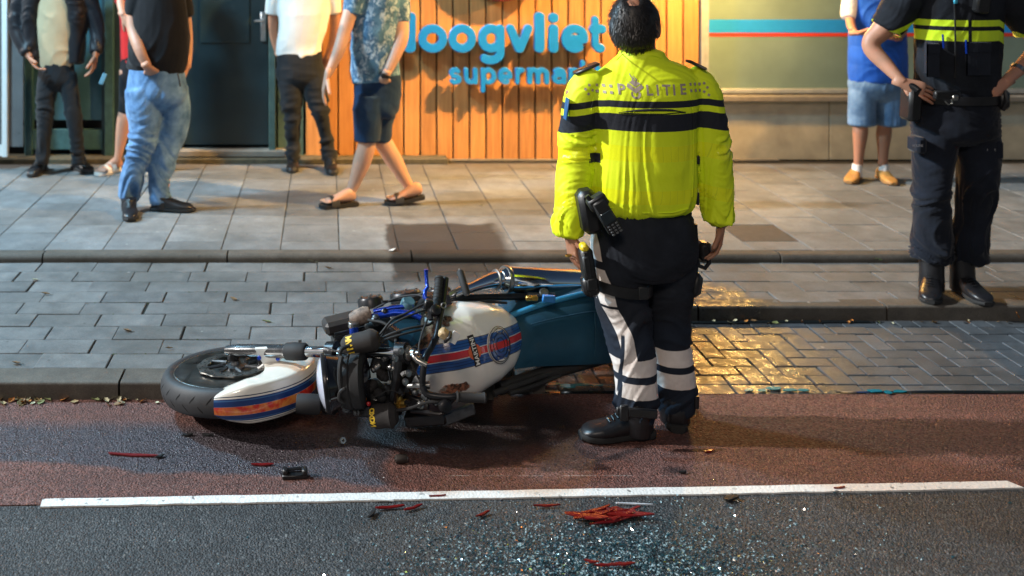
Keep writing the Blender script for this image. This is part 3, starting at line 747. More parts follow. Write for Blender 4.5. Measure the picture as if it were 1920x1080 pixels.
def hand(w, d, pn, th, size=1.0, curl=.35, tcurl=.3, r=None):
    """palm, four jointed fingers and a thumb. w wrist, d hand direction, pn palm normal, th thumb side"""
    d = Vector(d).normalized(); pn = Vector(pn); pn = (pn-d*pn.dot(d)).normalized(); th = Vector(th); th = (th-d*th.dot(d)-pn*th.dot(pn)).normalized()
    w = Vector(w); k = size; out = []
    def blade(rows, n=14):
        v = []; f = []
        for (a, off, wx, wy, b) in rows:
            for q in range(n):
                an = 2*PI*q/n; v.append(w+d*a*k+th*(off+wx*math.cos(an))*k+pn*(b+wy*math.sin(an))*k)
        m = len(rows)
        for i in range(m-1):
            for q in range(n): q2 = (q+1) % n; f.append((i*n+q, i*n+q2, (i+1)*n+q2, (i+1)*n+q))
        f.append(tuple(range(n))[::-1]); f.append(tuple((m-1)*n+q for q in range(n))); return Limb(v, f)
    out.append(blade([(-.05,0,.026,.020,0), (-.015,0,.027,.019,0), (.01,.001,.031,.018,0), (.04,.002,.038,.017,.001), (.07,.0,.042,.014,.001), (.09,-.001,.041,.011,0), (.098,-.001,.036,.007,0)]))
    for j, (o, L, rr) in enumerate([(.031,.088,.0088), (.011,.097,.0092), (-.0095,.090,.0088), (-.029,.072,.0078)]):
        p = w+d*.080*k+th*o*k; dd = (d+th*(o*2.2)).normalized(); pts = [w+d*.055*k+th*o*.9*k, p]; rad = [rr*k*.9, rr*k*1.05]
        ang = curl*(.8+.12*j)
        for t_, sl in enumerate((.46,.30,.24)):
            dd = (dd*math.cos(ang*(.7, 1.1, .7)[t_])+pn*math.sin(ang*(.7, 1.1, .7)[t_])).normalized()
            mid = pts[-1]+dd*L*sl*k*.5; pts.append(mid); rad.append(rr*k*(.95-.07*t_)); pts.append(pts[-2]+dd*L*sl*k); rad.append(rr*k*(1.0-.1*t_))
        pts.append(pts[-1]+dd*.004*k); rad.append(rr*k*.45)
        mb = MB(); mb.tube(pts, rad, 10); out.append(Limb([Vector(q) for q in mb.v], mb.f))
    p0 = w+d*.018*k+th*.020*k+pn*.004*k; dd = (d*.72+th*.62+pn*.25).normalized(); pts = [p0, p0+dd*.022*k, p0+dd*.045*k]; rad = [.0135*k, .0135*k, .0115*k]
    dd = (dd*math.cos(tcurl)+(pn*.5+d*.6)*math.sin(tcurl)).normalized(); pts += [pts[-1]+dd*.016*k, pts[-1]+dd*.030*k]; rad += [.0105*k, .011*k]
    dd = (dd*math.cos(tcurl)+(pn*.4+d*.7)*math.sin(tcurl)).normalized(); pts += [pts[-1]+dd*.014*k, pts[-1]+dd*.024*k, pts[-1]+dd*.028*k]; rad += [.0100*k, .0085*k, .004*k]
    mb = MB(); mb.tube(pts, rad, 10); out.append(Limb([Vector(q) for q in mb.v], mb.f)); return out
def arm(rows, D, hd, pn, th, k=1.0, curl=.35, sub=4):
    """bare arm through photo points ending at the wrist, with its hand"""
    l = [PX(D, rows, .95, 14, sub)]
    r = rows[-1]; return l, hand(W(r[0], r[1], D+r[3]), hd, pn, th, k, curl)
def shoe(ank, toe, L=.29, wd=.05, hgt=.085, mat=None, sole=None, parent=None, shaft=0, shr=.05, name='shoe', zg=None, solet=.028, laces=True, heel=.0):
    """ank: point on the ground under the ankle; toe: horizontal direction"""
    t = Vector((toe[0], toe[1], 0)).normalized(); s = Vector((t.y, -t.x, 0)); u = Vector((0,0,1)); g = Vector(ank)
    if zg is not None: g.z = zg
    def foot(rows, n=20, flat=False):
        v, f = [], []
        for (a, w, z0, z1) in rows:
            for q in range(n):
                an = 2*PI*q/n; c, si = math.cos(an), math.sin(an); c = math.copysign(abs(c)**.75, c)
                zz = (z0+z1)/2+(z1-z0)/2*math.copysign(abs(si)**(.5 if si < 0 or flat else .85), si)
                v.append(g+t*a+s*c*w+u*(zz+heel*max(0, (.05-a)/.14)))
        m = len(rows)
        for i in range(m-1):
            for q in range(n): q2 = (q+1) % n; f.append((i*n+q, i*n+q2, (i+1)*n+q2, (i+1)*n+q))
        f.append(tuple(range(n))[::-1]); f.append(tuple((m-1)*n+q for q in range(n))); return v, f
    b = -.24*L; e = L+b
    up = [(b+.004, wd*.35, .025, hgt*.8), (b+.012, wd*.6, .018, hgt*1.05), (b+.03, wd*.72, .015, hgt*1.22), (b+.07, wd*.78, .015, hgt*1.30), (b+.105, wd*.82, .015, hgt*1.22), (b+.14, wd*.9, .015, hgt*1.0),
          (b+.18*L/.29+.0, wd*.98, .015, hgt*.80), (b+.21*L/.29, wd, .015, hgt*.72), (e-.045, wd*.93, .015, hgt*.66), (e-.02, wd*.74, .016, hgt*.55), (e-.007, wd*.45, .018, hgt*.42), (e-.001, wd*.2, .02, hgt*.35)]
    mb = MB(); v, f = foot(up); mb.add(v, f)
    if shaft:
        mb.lathe([(shr*1.02, .02), (shr*1.05, .06), (shr*1.0, .10), (shr*1.0, shaft*.7), (shr*1.08, shaft-.01), (shr*1.02, shaft)], g-t*.0, u+t*-.04, 20)
    o = mb.build(name, mat, parent, ang=60)
    mb = MB(); v, f = foot([(b-.004, wd*.5, 0, solet), (b+.012, wd*.74, 0, solet), (b+.05, wd*.84, 0, solet), (b+.12, wd*.84, 0.003, solet), (b+.19, wd*1.03, 0, solet), (e-.05, wd*1.02, 0, solet), (e-.018, wd*.80, .002, solet), (e+.004, wd*.4, .006, solet)], flat=True); mb.add(v, f)
    mb.build('sole', sole or SOLE, o, ang=40)
    if laces:
        mb = MB()
        for i in range(5):
            a = b+.115+i*.017; z = hgt*(1.17-.083*i)+.003
            mb.tube([g+t*a-s*.02+u*(z-.004), g+t*(a+.004)+u*(z+.003), g+t*a+s*.02+u*(z-.004)], .0028, 6)
        mb.cur = 0; lo = mb.build('laces', BLK, o); lo['kind'] = 'stuff'
    return o
def bare_foot(ank, toe, heelup=0, L=.25, zg=PAVZ+.03):
    t = Vector((toe[0], toe[1], 0)).normalized(); s = Vector((t.y, -t.x, 0)); u = Vector((0,0,1)); g = Vector(ank); g.z = zg
    rows = [(-.055,.022,.012,.06), (-.04,.030,.004,.085), (-.01,.034,.002,.10), (.03,.036,.004,.085), (.07,.040,.004,.062), (.11,.046,.003,.046), (.145,.047,.003,.034), (.165,.043,.003,.026)]
    v, f = [], []; n = 16
    for (a, w, z0, z1) in rows:
        for q in range(n):
            an = 2*PI*q/n; v.append(g+t*a+s*math.cos(an)*w+u*((z0+z1)/2+(z1-z0)/2*math.sin(an)+heelup*max(0, .12-a)/.17))
    m = len(rows)
    for i in range(m-1):
        for q in range(n): q2 = (q+1) % n; f.append((i*n+q, i*n+q2, (i+1)*n+q2, (i+1)*n+q))
    f.append(tuple(range(n))[::-1]); f.append(tuple((m-1)*n+q for q in range(n)))
    out = [Limb(v, f)]
    for j, (o_, l_, r_) in enumerate([(.030,.042,.0125), (.012,.034,.009), (-.003,.030,.0085), (-.018,.026,.008), (-.031,.021,.0075)]):
        mb = MB(); p = g+t*.150+s*o_+u*(.013); mb.tube([p, p+t*l_*.5, p+t*l_*.85, p+t*l_], [r_, r_, r_*.9, r_*.4], 8); out.append(Limb([Vector(q) for q in mb.v], mb.f))
    return out
def eyes_hair(P, parent, hm, k=1.0, hair=True):
    ew = M('eye_white', (.7,.7,.68), .2); ei = M('iris', (.05,.03,.02), .15)
    for s in (-1, 1):
        mb = MB(); c = P(s*.030, .080, .010); f = (P(0,1,0)-P(0,0,0)).normalized()
        mb.lathe([(0,-.011), (.007,-.009), (.011,0), (.008,.008), (.0045,.0105)], c, f, 12); mb.cur = 1; mb.lathe([(.0046,.0103), (.003,.0113), (0,.0116)], c, f, 12)
        mb.build('eye', [ew, ei], parent)
    mb = MB(); mb.tube([P(-.022,.0905,-.056), P(-.008,.0985,-.054), P(0,.0985,-.055), P(.008,.0985,-.054), P(.022,.0905,-.056)], [.001,.0042,.0038,.0042,.001], 6)
    mb.build('mouth', M('lips', (.35,.13,.11), .5), parent)
    if hair: hairdo(P, parent, hm, 900)
def hairdo(P, parent, hm, n=1500, bald=None, low=-.62, length=.02, seed=3, voxel=.006):
    """a cap of short strands over scalp; bald: (x, y, z, radius) on the unit skull left thin"""
    rnd = random.Random(seed); v, f = [], []; na, nb = 40, 26; g = {}
    def ok(x, y, z):
        # hairline: high at the forehead, low at the nape, round the ears
        lim = .52 if y > .55 else (.0 if y > .05 else (-.30 if y > -.25 else low))
        if z < lim: return False
        if abs(x) > .85 and -.35 < y < .25 and z < .25: return False
        return True
    cap = MB(); idx = {}
    for i in range(nb+1):
        th = PI*i/nb
        for j in range(na):
            ph = 2*PI*j/na; x = math.sin(th)*math.sin(ph); y = math.sin(th)*math.cos(ph); z = math.cos(th)
            off = 1.05+.03*float(vn([[x*5+seed, y*5, z*5]])[0])
            if bald:
                dd = math.dist((x, y, z), bald[:3]); off = off if dd > bald[3]*1.25 else (.97 if dd < bald[3] else .97+(off-.97)*(dd-bald[3])/(bald[3]*.25))
            if not ok(x, y, z): off = .94
            idx[i, j] = len(cap.v); cap.v.append(tuple(P(.077*x*(1-.2*max(0, -z))*off, .099*y*off, .122*z*off)))
    for i in range(nb):
        for j in range(na):
            cap.f.append((idx[i, j], idx[i+1, j], idx[i+1, (j+1) % na], idx[i, (j+1) % na])); cap.mi.append(0)
    co = cap.build('hair', hm, parent, ang=0)
    sb = MB()
    for _ in range(n):
        th = math.acos(rnd.uniform(-.7, 1)); ph = rnd.uniform(0, 2*PI); x = math.sin(th)*math.sin(ph); y = math.sin(th)*math.cos(ph); z = math.cos(th)
        if not ok(x, y, z+.05): continue
        if bald:
            dd = math.dist((x, y, z), bald[:3])
            if rnd.random() > (dd-bald[3]*.45)/(bald[3]*.9): continue
        p = P(.077*x*(1-.2*max(0, -z))*1.05, .099*y*1.05, .122*z*1.05); nrm = (p-P(0,0,0)).normalized()
        down = (P(0,0,-1)-P(0,0,0)).normalized(); flow = (down-nrm*down.dot(nrm))+Vector((rnd.uniform(-.3,.3), rnd.uniform(-.2,.2), rnd.uniform(-.2,.2)))
        d = (flow.normalized()*1.0+nrm*rnd.uniform(.0, .35)).normalized(); L = length*rnd.uniform(.6, 1.5); w = nrm.cross(d).normalized()*.0016
        q = p+d*L*.5+nrm*.002; e = p+d*L
        sb.add([p-w, p+w, q+w*.8, q-w*.8, e], [(0,1,2,3), (3,2,4)])
    so = sb.build('hair_strands', hm, co, smooth=False); so['kind'] = 'stuff'; return co
def person(label, base, group=None):
    return None
def finish(body, label, group=None): return tag(body, label, 'person', group)
def mkbody(base, limbs, hands, skin, voxel=.009):
    e = tuple(base); o = fuse('person', limbs, voxel, skin, None, e, 5, extra=hands); o.location = base; return o
def lo(b): return tuple(b.location)
def belt(rows, D, mat, parent, name='belt', n=28, th=.004, h_=.035):
    pass

DEN = cloth('denim', (.055,.14,.30), vs=7, c2=(.20,.36,.60), bs=700, weave=.35)
DENS = cloth('denim_shorts_cloth', (.07,.15,.29), vs=9, c2=(.15,.26,.42), bs=700, weave=.3)
BLKC = cloth('black_cloth', (.010,.010,.012), vs=10)
BLKJ = cloth('black_jeans_cloth', (.012,.014,.017), vs=8, bs=700)
SHELL = cloth('black_shell_jacket', (.012,.012,.015), rough=.45, vs=8, weave=.15)
BEIGE = cloth('beige_cotton', (.50,.38,.23), var=.12, vs=5)
WHITEC = cloth('white_cotton', (.72,.70,.66), var=.06, vs=5)
NAVY = cloth('navy_cotton', (.012,.035,.085), var=.3, vs=8)
REDC = cloth('red_cotton', (.55,.02,.02), var=.1, vs=5)
BLUEV = cloth('royal_blue_padded', (.012,.085,.42), var=.25, rough=.55, vs=6)
SOCK = cloth('white_sock', (.75,.74,.72), var=.06)
def leafprint():
    t = NT('blue_leaf_print'); o = t.coord(); w = t.n('ShaderNodeVectorMath', operation='ADD'); nz = t.n('ShaderNodeTexNoise'); t.L(o, nz.inputs['Vector']); nz.inputs['Scale'].default_value = 9
    t.L(o, w.inputs[0]); sc = t.n('ShaderNodeVectorMath', operation='SCALE'); t.L(nz.outputs['Color'], sc.inputs[0]); sc.inputs['Scale'].default_value = .16; t.L(sc.outputs[0], w.inputs[1])
    a = t.noise(t.scale(w.outputs[0], (1,1,.45), rot=(0,.6,0)), 26, 5, .75); b = t.noise(t.scale(w.outputs[0], (.4,1,1.1), rot=(0,.3,0)), 22, 4, .7); v = t.noise(o, 7, 3, .5)
    c = t.mix(t.mr(v, .38, .6), (.035,.11,.21), (.10,.24,.37)); c = t.mix(t.mr(a, .50, .60), c, (.42,.55,.66)); c = t.mix(t.mr(b, .54, .64, 0, .85), c, (.02,.07,.15))
    t.col(c); t.rough(.85); t.bump(t.noise(o, 60, 3), .2, .003); return t.m
PRINT = leafprint()

# --- man at the far left in an open black jacket
D = 7.97; b = G(112, 328, PAVZ)
l1, h1 = arm([(38,-8,11,.02), (28,40,10,.0), (40,80,8,-.06), (56,108,7,-.1)], D, (.6,-.3,-.8), (1,0,.2), (0,-1,0), 1.0, .5)
l2, h2 = arm([(168,-8,11,.02), (180,45,10,.03), (184,80,8,-.02), (179,104,7,-.06)], D, (-.1,-.1,-1), (-1,0,0), (0,-1,0), 1.08, .55)
hl, P = head(W(102,-78,D), (0.1,-1,-.05), 1.08)
body = mkbody(b, l1+l2+hl+[PX(D, [(104,130,26,0), (104,60,28,0), (104,10,33,0), (103,-20,26,0), (102,-40,13,0), (102,-62,13,0)], .6), PX(D, [(84,170,12,0), (84,300,8,0)]), PX(D, [(134,170,12,0), (145,300,8,0)])], h1+h2, SK2)
finish(body, 'man with open black jacket over beige T-shirt standing at far left beside the glazing'); eyes_hair(P, body, HAIR)
fuse('t_shirt', [PX(D, [(106,126,32,0), (106,100,33,-.01), (104,50,34,-.02), (103,10,35,-.01), (102,-20,34,0), (102,-34,18,0)], .62, 24)], .009, BEIGE, body, lo(body), 3, folds(.012, 7, 6, 2, zones=[(1.2,.2,.5)]))
fuse('jacket', [PX(D, [(66,112,13,.0,1.7), (60,60,16,.02,1.7), (62,10,20,.02,1.5), (75,-20,22,.02,1.4)], 1.2), PX(D, [(143,118,13,.0,1.7), (146,60,16,.02,1.7), (144,10,20,.02,1.5), (132,-20,22,.02,1.4)], 1.2),
     PX(D, [(104,116,40,.11,.3), (104,50,42,.10,.35), (104,0,44,.09,.35), (103,-26,36,.06,.5)], .4), PX(D, [(40,-12,16,.02), (29,40,15,.0), (38,76,13,-.05), (50,100,11,-.09)]), PX(D, [(166,-12,16,.02), (180,40,15,.03), (184,70,13,-.0), (180,98,12,-.05)])],
     .010, SHELL, body, lo(body), 3, folds(.018, 11, 6, 5, zones=[(1.25,.2,.6)]))
fuse('trousers', [PX(D, [(106,112,32,0), (106,130,33,0), (106,152,34,0), (106,168,20,0)], .65, 22), PX(D, [(90,140,19,0), (86,190,18,-.01), (84,240,14,-.02), (80,290,12,.0), (78,306,12,.0)]), PX(D, [(124,140,19,0), (134,190,17,-.01), (141,240,14,-.02), (147,290,12,.0), (148,306,12,.0)])],
     .010, BLKJ, body, lo(body), 3, folds(.016, 15, 5, 8, zones=[(.65,.1,.9), (.25,.1,1)]))
shoe(G(78, 322, PAVZ), (-.15,-1), .28, .05, .09, LEATHER, parent=body, shaft=.12, shr=.045, name='boot'); shoe(G(146, 318, PAVZ), (.65,-.75), .29, .05, .09, LEATHER, parent=body, shaft=.12, shr=.045, name='boot')
ph = W(193, 148, D-.12); mb = MB(); mb.box(ph, (.035, .012, .09), Matrix.Rotation(.4, 3, 'Y'), .003)
o = mb.build('face_mask', M('pale_blue_fabric', (.12,.30,.42), .8), None); tag(o, 'pale blue paper mask hanging from the hand of the man in the black jacket', 'mask')

# --- person in red half hidden behind the man in jeans
D = 7.9; b = G(225, 322, PAVZ)
l1, h1 = arm([(232,-40,9,0), (226,0,8,-.05), (229,22,7,-.12), (232,30,7,-.14)], D, (.5,-.2,-.6), (0,1,0), (-1,0,0), .95, .5)
l2, h2 = arm([(290,-40,9,.1), (298,20,8,.12), (296,70,7,.1)], D, (-.1,-.1,-1), (-1,0,0), (0,-1,0), .95, .5)
hl, P = head(W(258,-92,D+.02), (-.2,-1,0), 1.02)
body = mkbody(b, l1+l2+hl+[PX(D, [(256,130,22,0), (256,60,24,0), (256,0,28,0), (257,-30,24,0), (258,-52,11,0), (258,-78,11,0)], .6), PX(D, [(238,130,15,0), (236,200,13,0), (233,222,13.5,-.01), (229,250,12.5,0), (223,285,8,0), (219,304,7,0)]), PX(D, [(268,130,15,.05), (270,200,13,.05), (272,250,12,.05), (272,304,7,.05)])],
   h1+h2+bare_foot(G(217, 321, PAVZ), (-.55,-.8), 0, zg=PAVZ+.02)+bare_foot(G(272, 318, PAVZ), (.3,-.9), 0, zg=PAVZ+.02), SK)
finish(body, 'person in red top and black shorts mostly hidden behind the man in blue jeans'); eyes_hair(P, body, HAIRB)
fuse('red_top', [PX(D, [(252,118,26,0), (251,60,26,0), (253,0,30,0), (256,-30,28,0), (258,-44,14,0)], .62, 22), PX(D, [(233,-38,13,0), (227,0,12,-.03), (226,6,11,-.04)]), PX(D, [(288,-38,13,.08), (297,8,12,.1)])], .009, REDC, body, lo(body), 3, folds(.01, 8, 6, 3))
fuse('shorts', [PX(D, [(252,105,25,0), (252,150,27,0), (252,165,18,0)], .65, 22), PX(D, [(240,140,17,0), (239,190,16,0), (238,211,16.5,0)]), PX(D, [(268,140,17,.05), (270,211,16,.05)])], .009, BLKC, body, lo(body), 3, folds(.012, 10, 6, 4))
def slipper(p, toe, parent, mat, strap, heel=0):
    t = Vector((toe[0], toe[1], 0)).normalized(); s = Vector((t.y, -t.x, 0)); g = Vector(p); mb = MB(); v, f = [], []; rows = [(-.075,.022), (-.06,.034), (-.02,.040), (.05,.042), (.11,.050), (.165,.050), (.195,.038), (.208,.018)]
    for a, w in rows:
        zo = heel*max(0, .12-a)/.17
        for dz, ss in ((0, 1), (0, -1), (.024, -1), (.024, 1)): v.append(g+t*a+s*w*ss+Vector((0,0,dz+zo+(.004 if a > .18 else 0))))
    for i in range(len(rows)-1):
        for q in range(4): f.append((i*4+q, i*4+(q+1) % 4, i*4+4+(q+1) % 4, i*4+4+q))
    f.append((3,2,1,0)); n = len(rows)*4; f.append((n-4, n-3, n-2, n-1)); mb.add(v, f); o = mb.build('slipper', mat, parent)
    mb = MB()
    for (a0, a1, hh) in strap:
        pts = []
        for q in range(9):
            an = PI*q/8; zo = heel*max(0, .12-(a0+a1)/2)/.17
            pts.append((g+s*math.cos(an)*.053+Vector((0,0,.016+zo+math.sin(an)*hh))))
        v = []; f = []
        for p_ in pts:
            for a in (a0, a1):
                for ex in (0, .005): v.append(p_+t*a+(p_-g-Vector((0,0,.02))).normalized()*ex)
        for i in range(8):
            for q, q2 in ((0,1), (1,3), (3,2), (2,0)): f.append((i*4+q, i*4+q2, i*4+4+q2, i*4+4+q))
        f += [(0,2,3,1), (32,33,35,34)]; mb.add(v, f)
    mb.build('strap', mat if mat is not BLKR else BLKR, o); return o
sl = slipper(G(217, 321, PAVZ), (-.55,-.8), body, M('white_slipper', (.6,.57,.52), .6), [(.035,.075,.062), (.09,.13,.05)]); slipper(G(272, 318, PAVZ), (.3,-.9), body, sl.data.materials[0], [(.035,.075,.062), (.09,.13,.05)])

# --- man in black polo and blue jeans
D = 6.95; b = G(280, 402, PAVZ)
l1, h1 = arm([(262,-30,15,-.02), (252,20,14,-.02), (250,55,12.5,-.06), (262,94,11,-.15), (278,127,8.5,-.165)], D, (.45,.9,-.75), (0,1,.2), (-.6,0,.5), 1.05, .45)
l2, h2 = arm([(330,-30,15,.12), (346,30,13,.16), (352,90,10,.12), (350,128,8,.04)], D, (-.3,-.2,-1), (-1,0,0), (0,-1,0), 1.0, .45)
hl, P = head(W(298,-112,D), (.8,-.6,0), 1.1)
body = mkbody(b, l1+l2+hl+[PX(D, [(292,140,38,0), (296,80,44,0), (296,20,42,0), (296,-30,36,0), (297,-58,16,0), (298,-85,16,0)], .75), PX(D, [(264,180,18,0), (258,270,14,0), (245,370,9,0)]), PX(D, [(318,180,18,.05), (312,270,14,.04), (307,370,9,.0)])], h1+h2, SK)
finish(body, 'heavy man in black polo shirt and light blue jeans standing with hands in pockets'); eyes_hair(P, body, HAIRB)
fuse('polo_shirt', [PX(D, [(290,136,52,0,.62), (293,120,55,0,.66), (298,90,58,0,.7), (299,50,56,0,.7), (297,0,51,0,.65), (296,-34,44,0,.6), (297,-60,22,0,.8)], .66, 26), PX(D, [(264,-30,24,-.01), (254,6,20,-.02), (252,26,18,-.02)]), PX(D, [(328,-30,24,.1), (343,16,20,.14), (346,30,18,.15)])], .009, BLKC, body, lo(body), 3, folds(.014, 6, 6, 6, zones=[(1.1,.15,.6)]))
fuse('jeans', [PX(D, [(294,128,52,0,.62), (294,150,54,0,.66), (294,180,56,0,.68), (292,205,34,0,.7)], .66, 26), PX(D, [(268,165,34,-.02), (272,205,36,-.03), (270,250,27,-.05), (257,300,23,-.03), (246,345,19,.0), (242,372,18,.0)], .92), PX(D, [(320,165,33,.06), (325,210,32,.06), (318,260,27,.04), (303,310,24,.02), (298,350,21,.0), (303,378,20,.0)], .92)],
     .009, DEN, body, lo(body), 3, folds(.016, 17, 5.5, 11, zones=[(.60,.13,.8), (.28,.12,1.3)], fine=.6))
shoe(G(242, 400, PAVZ), (.25,-1), .29, .052, .085, LEATHER, parent=body, shaft=.1, shr=.05, name='boot'); shoe(G(303, 395, PAVZ), (1,-.12), .30, .052, .085, LEATHER, parent=body, shaft=.1, shr=.05, name='boot')
mb = MB(); mb.tube([W(333,138,D-.23), W(336,150,D-.245), W(338,162,D-.24)], .005, 6); mb.build('drawcord', BLK, body)

# --- man in white T-shirt and black jeans
D = 8.2; b = G(584, 316, PAVZ)
l1, h1 = arm([(516,-20,9,.02), (512,30,9.5,.05), (514,70,8,.1), (525,105,7,.12)], D, (.5,.3,-.8), (0,-1,0), (1,0,0), 1.0, .4)
l2, h2 = arm([(622,-20,9,.02), (628,35,9.5,.05), (624,80,8,.1), (612,112,7,.12)], D, (-.5,.3,-.8), (0,-1,0), (-1,0,0), 1.0, .4)
hl, P = head(W(569,-88,D), (-.1,-1,0), 1.05)
body = mkbody(b, l1+l2+hl+[PX(D, [(566,140,25,0), (568,80,26,0), (570,20,33,0), (570,-25,28,0), (569,-48,12,0), (569,-70,12,0)], .6), PX(D, [(545,160,12,0), (552,290,8,0)]), PX(D, [(595,160,12,0), (617,290,8,0)])], h1+h2, SK2)
finish(body, 'man in white T-shirt and slim black jeans standing between the door and the wooden boards'); eyes_hair(P, body, HAIR)
fuse('t_shirt', [PX(D, [(560,106,43,0,.55), (562,80,42,0,.6), (568,45,46,0,.6), (570,10,50,0,.55), (570,-24,47,0,.55), (569,-46,20,0,.7)], .6, 24), PX(D, [(520,-26,17,.01), (513,6,15,.02), (511,26,14,.03)]), PX(D, [(619,-26,17,.01), (624,4,15,.02), (626,24,14,.03)])], .009, WHITEC, body, lo(body), 3, folds(.014, 7, 7, 7, zones=[(1.05,.12,.9)]))
fuse('jeans', [PX(D, [(561,98,41,0,.6), (562,115,43,0,.62), (563,145,46,0,.62), (564,165,26,0)], .62, 24), PX(D, [(543,135,24,0), (545,175,22,-.02), (548,215,17,-.03), (550,260,14,.0), (549,298,13,.0)]), PX(D, [(583,135,25,0), (593,175,22,-.03), (602,215,16,-.05), (612,260,13,.0), (618,300,13,.0)])],
     .009, BLKJ, body, lo(body), 3, folds(.018, 17, 5, 13, zones=[(.62,.12,.9), (.3,.14,1.2)], fine=.4))
shoe(G(549, 314, PAVZ), (.0,-1), .28, .048, .08, LEATHER, parent=body, shaft=.08, shr=.045, name='boot'); shoe(G(619, 318, PAVZ), (.12,-1), .28, .048, .08, LEATHER, parent=body, shaft=.08, shr=.045, name='boot')

# --- man walking in slides
D = 7.08; b = G(695, 388, PAVZ)
l1, h1 = arm([(676,-34,17,-.04), (661,10,15,-.06), (645,62,13,-.10), (636,92,12,-.14), (624,120,9.5,-.16), (613,143,7.5,-.18)], D, (-.25,-.05,-1), (1,.1,0), (0,-1,0), 1.12, .3)
l2, h2 = arm([(742,-34,17,.06), (750,20,16,.02), (752,68,15,-.04), (742,100,12.5,-.08), (729,130,9,-.115), (722,143,8,-.12)], D, (-.35,.75,-1), (0,1,.2), (.6,0,.3), 1.05, .4)
hl, P = head(W(703,-112,D), (-.9,-.45,0), 1.1)
body = mkbody(b, l1+l2+hl+[PX(D, [(706,140,34,0), (705,80,38,0), (706,10,40,0), (706,-35,34,0), (704,-60,15,0), (703,-85,15,0)], .72), PX(D, [(690,180,18,-.02), (688,250,17,-.03), (687,275,17,-.04), (678,305,17,-.02), (664,345,11,0), (651,372,9,.0)], 1, 16, 5), PX(D, [(716,180,18,.08), (712,250,17,.08), (722,272,17,.08), (741,305,16,.08), (760,338,11,.08), (774,358,9,.08)], 1, 16, 5)],
   h1+h2+bare_foot(G(652, 386, PAVZ), (-1,-.35), .0, zg=PAVZ+.03)+bare_foot(G(776, 383, PAVZ), (-1,-.05), .035, zg=PAVZ+.03), SK3)
finish(body, 'man walking in blue leaf-print shirt, navy shorts and dark slides past the boards'); eyes_hair(P, body, HAIRB)
fuse('printed_shirt', [PX(D, [(706,150,46,0,.6), (704,130,46,0,.62), (703,90,46,0,.68), (704,40,47,0,.66), (706,-5,47,0,.62), (706,-38,42,0,.6), (704,-64,20,0,.8)], .64, 26), PX(D, [(678,-36,24,-.03), (667,-4,22,-.05), (660,26,19,-.06)]), PX(D, [(738,-36,24,.05), (748,4,22,.03), (749,42,20,.0)])], .009, PRINT, body, lo(body), 3, folds(.014, 6, 6, 16, zones=[(1.15,.15,.6)]))
fuse('navy_shorts', [PX(D, [(708,142,43,0,.62), (709,165,44,0,.66), (708,195,42,0,.7), (704,212,30,0,.8)], .66, 24), PX(D, [(694,180,29,-.03), (689,215,27,-.04), (688,264,24,-.04)], .95), PX(D, [(718,180,29,.06), (712,220,28,.07), (708,262,24,.08)], .95)], .009, NAVY, body, lo(body), 3, folds(.016, 10, 6, 17, zones=[(.75,.2,.6)]))
slipper(G(652, 386, PAVZ), (-1,-.35), body, BLKR, [(.075,.135,.058)]); slipper(G(776, 383, PAVZ), (-1,-.05), body, BLKR, [(.075,.135,.058)], .035)
mb = MB(); c = W(721,141,D-.12); mb.lathe([(.037,-.012), (.040,-.01), (.040,.01), (.037,.012), (.030,.012), (.030,-.012)], c, (-.35,.05,-.9), 20); mb.lathe([(.016,-.004), (.018,0), (.014,.006), (0,.007)], c+Vector((-.01,-.038,.0)), (0,-1,0), 16)
mb.build('wristwatch', BLK, body)

# --- man in blue padded gilet
D = 7.8; b = G(1632, 338, PAVZ)
l1, h1 = arm([(1600,-24,9,.0), (1594,20,9,-.02), (1596,50,8,-.12), (1606,62,7,-.22)], D, (.9,-.6,.1), (0,0,1), (0,-1,.4), 1.0, .6)
l2, h2 = arm([(1688,-24,9,.0), (1697,20,9,-.02), (1692,60,8,-.12), (1680,72,7,-.22)], D, (-.9,-.6,.1), (0,0,1), (0,-1,.4), 1.0, .6)
hl, P = head(W(1643,-92,D), (.05,-1,-.1), 1.06)
body = mkbody(b, l1+l2+hl+[PX(D, [(1645,140,30,0), (1645,70,34,0), (1644,10,38,0), (1643,-24,32,0), (1643,-50,13,0), (1643,-74,13,0)], .62), PX(D, [(1616,170,16,0), (1614,230,13,0), (1613,250,13.5,0), (1611,280,10,.0), (1609,312,8,0)]), PX(D, [(1660,170,16,0), (1659,230,13,0), (1657,252,13.5,0), (1656,282,10,0), (1655,312,8,0)])], h1+h2, SK2)
finish(body, 'man in royal blue padded gilet, denim shorts and tan clogs by the tan stone plinth'); eyes_hair(P, body, M('grey_hair', (.3,.29,.28), .6))
fuse('t_shirt', [PX(D, [(1603,-28,16,.0), (1593,10,15,-.01), (1590,34,13,-.05)]), PX(D, [(1686,-28,16,.0), (1698,10,15,-.01), (1699,34,13,-.05)]), PX(D, [(1644,20,40,0), (1643,-30,36,0), (1643,-48,16,0)], .55)], .009, WHITEC, body, lo(body), 3, folds(.01, 7, 7, 20))
fuse('padded_gilet', [PX(D, [(1646,152,53,0,.6), (1646,130,54,0,.62), (1645,80,53,0,.64), (1644,20,50,0,.6), (1643,-22,44,0,.55), (1643,-46,20,0,.8)], .6, 26)], .009, BLUEV, body, lo(body), 3, lambda V, N: .004*np.abs(np.sin(V[:, 2]*22+V[:, 0]*3))**.5-.002+folds(.016, 6, 7, 21)(V, N))
fuse('denim_shorts', [PX(D, [(1644,146,50,0,.6), (1643,165,51,0,.62), (1642,185,34,0)], .62, 24), PX(D, [(1618,165,25,0), (1616,200,25,0), (1616,234,25,0)], .85), PX(D, [(1668,165,26,0), (1670,200,26,0), (1671,234,26,0)], .85)], .009, DENS, body, lo(body), 3, folds(.014, 9, 6, 22))
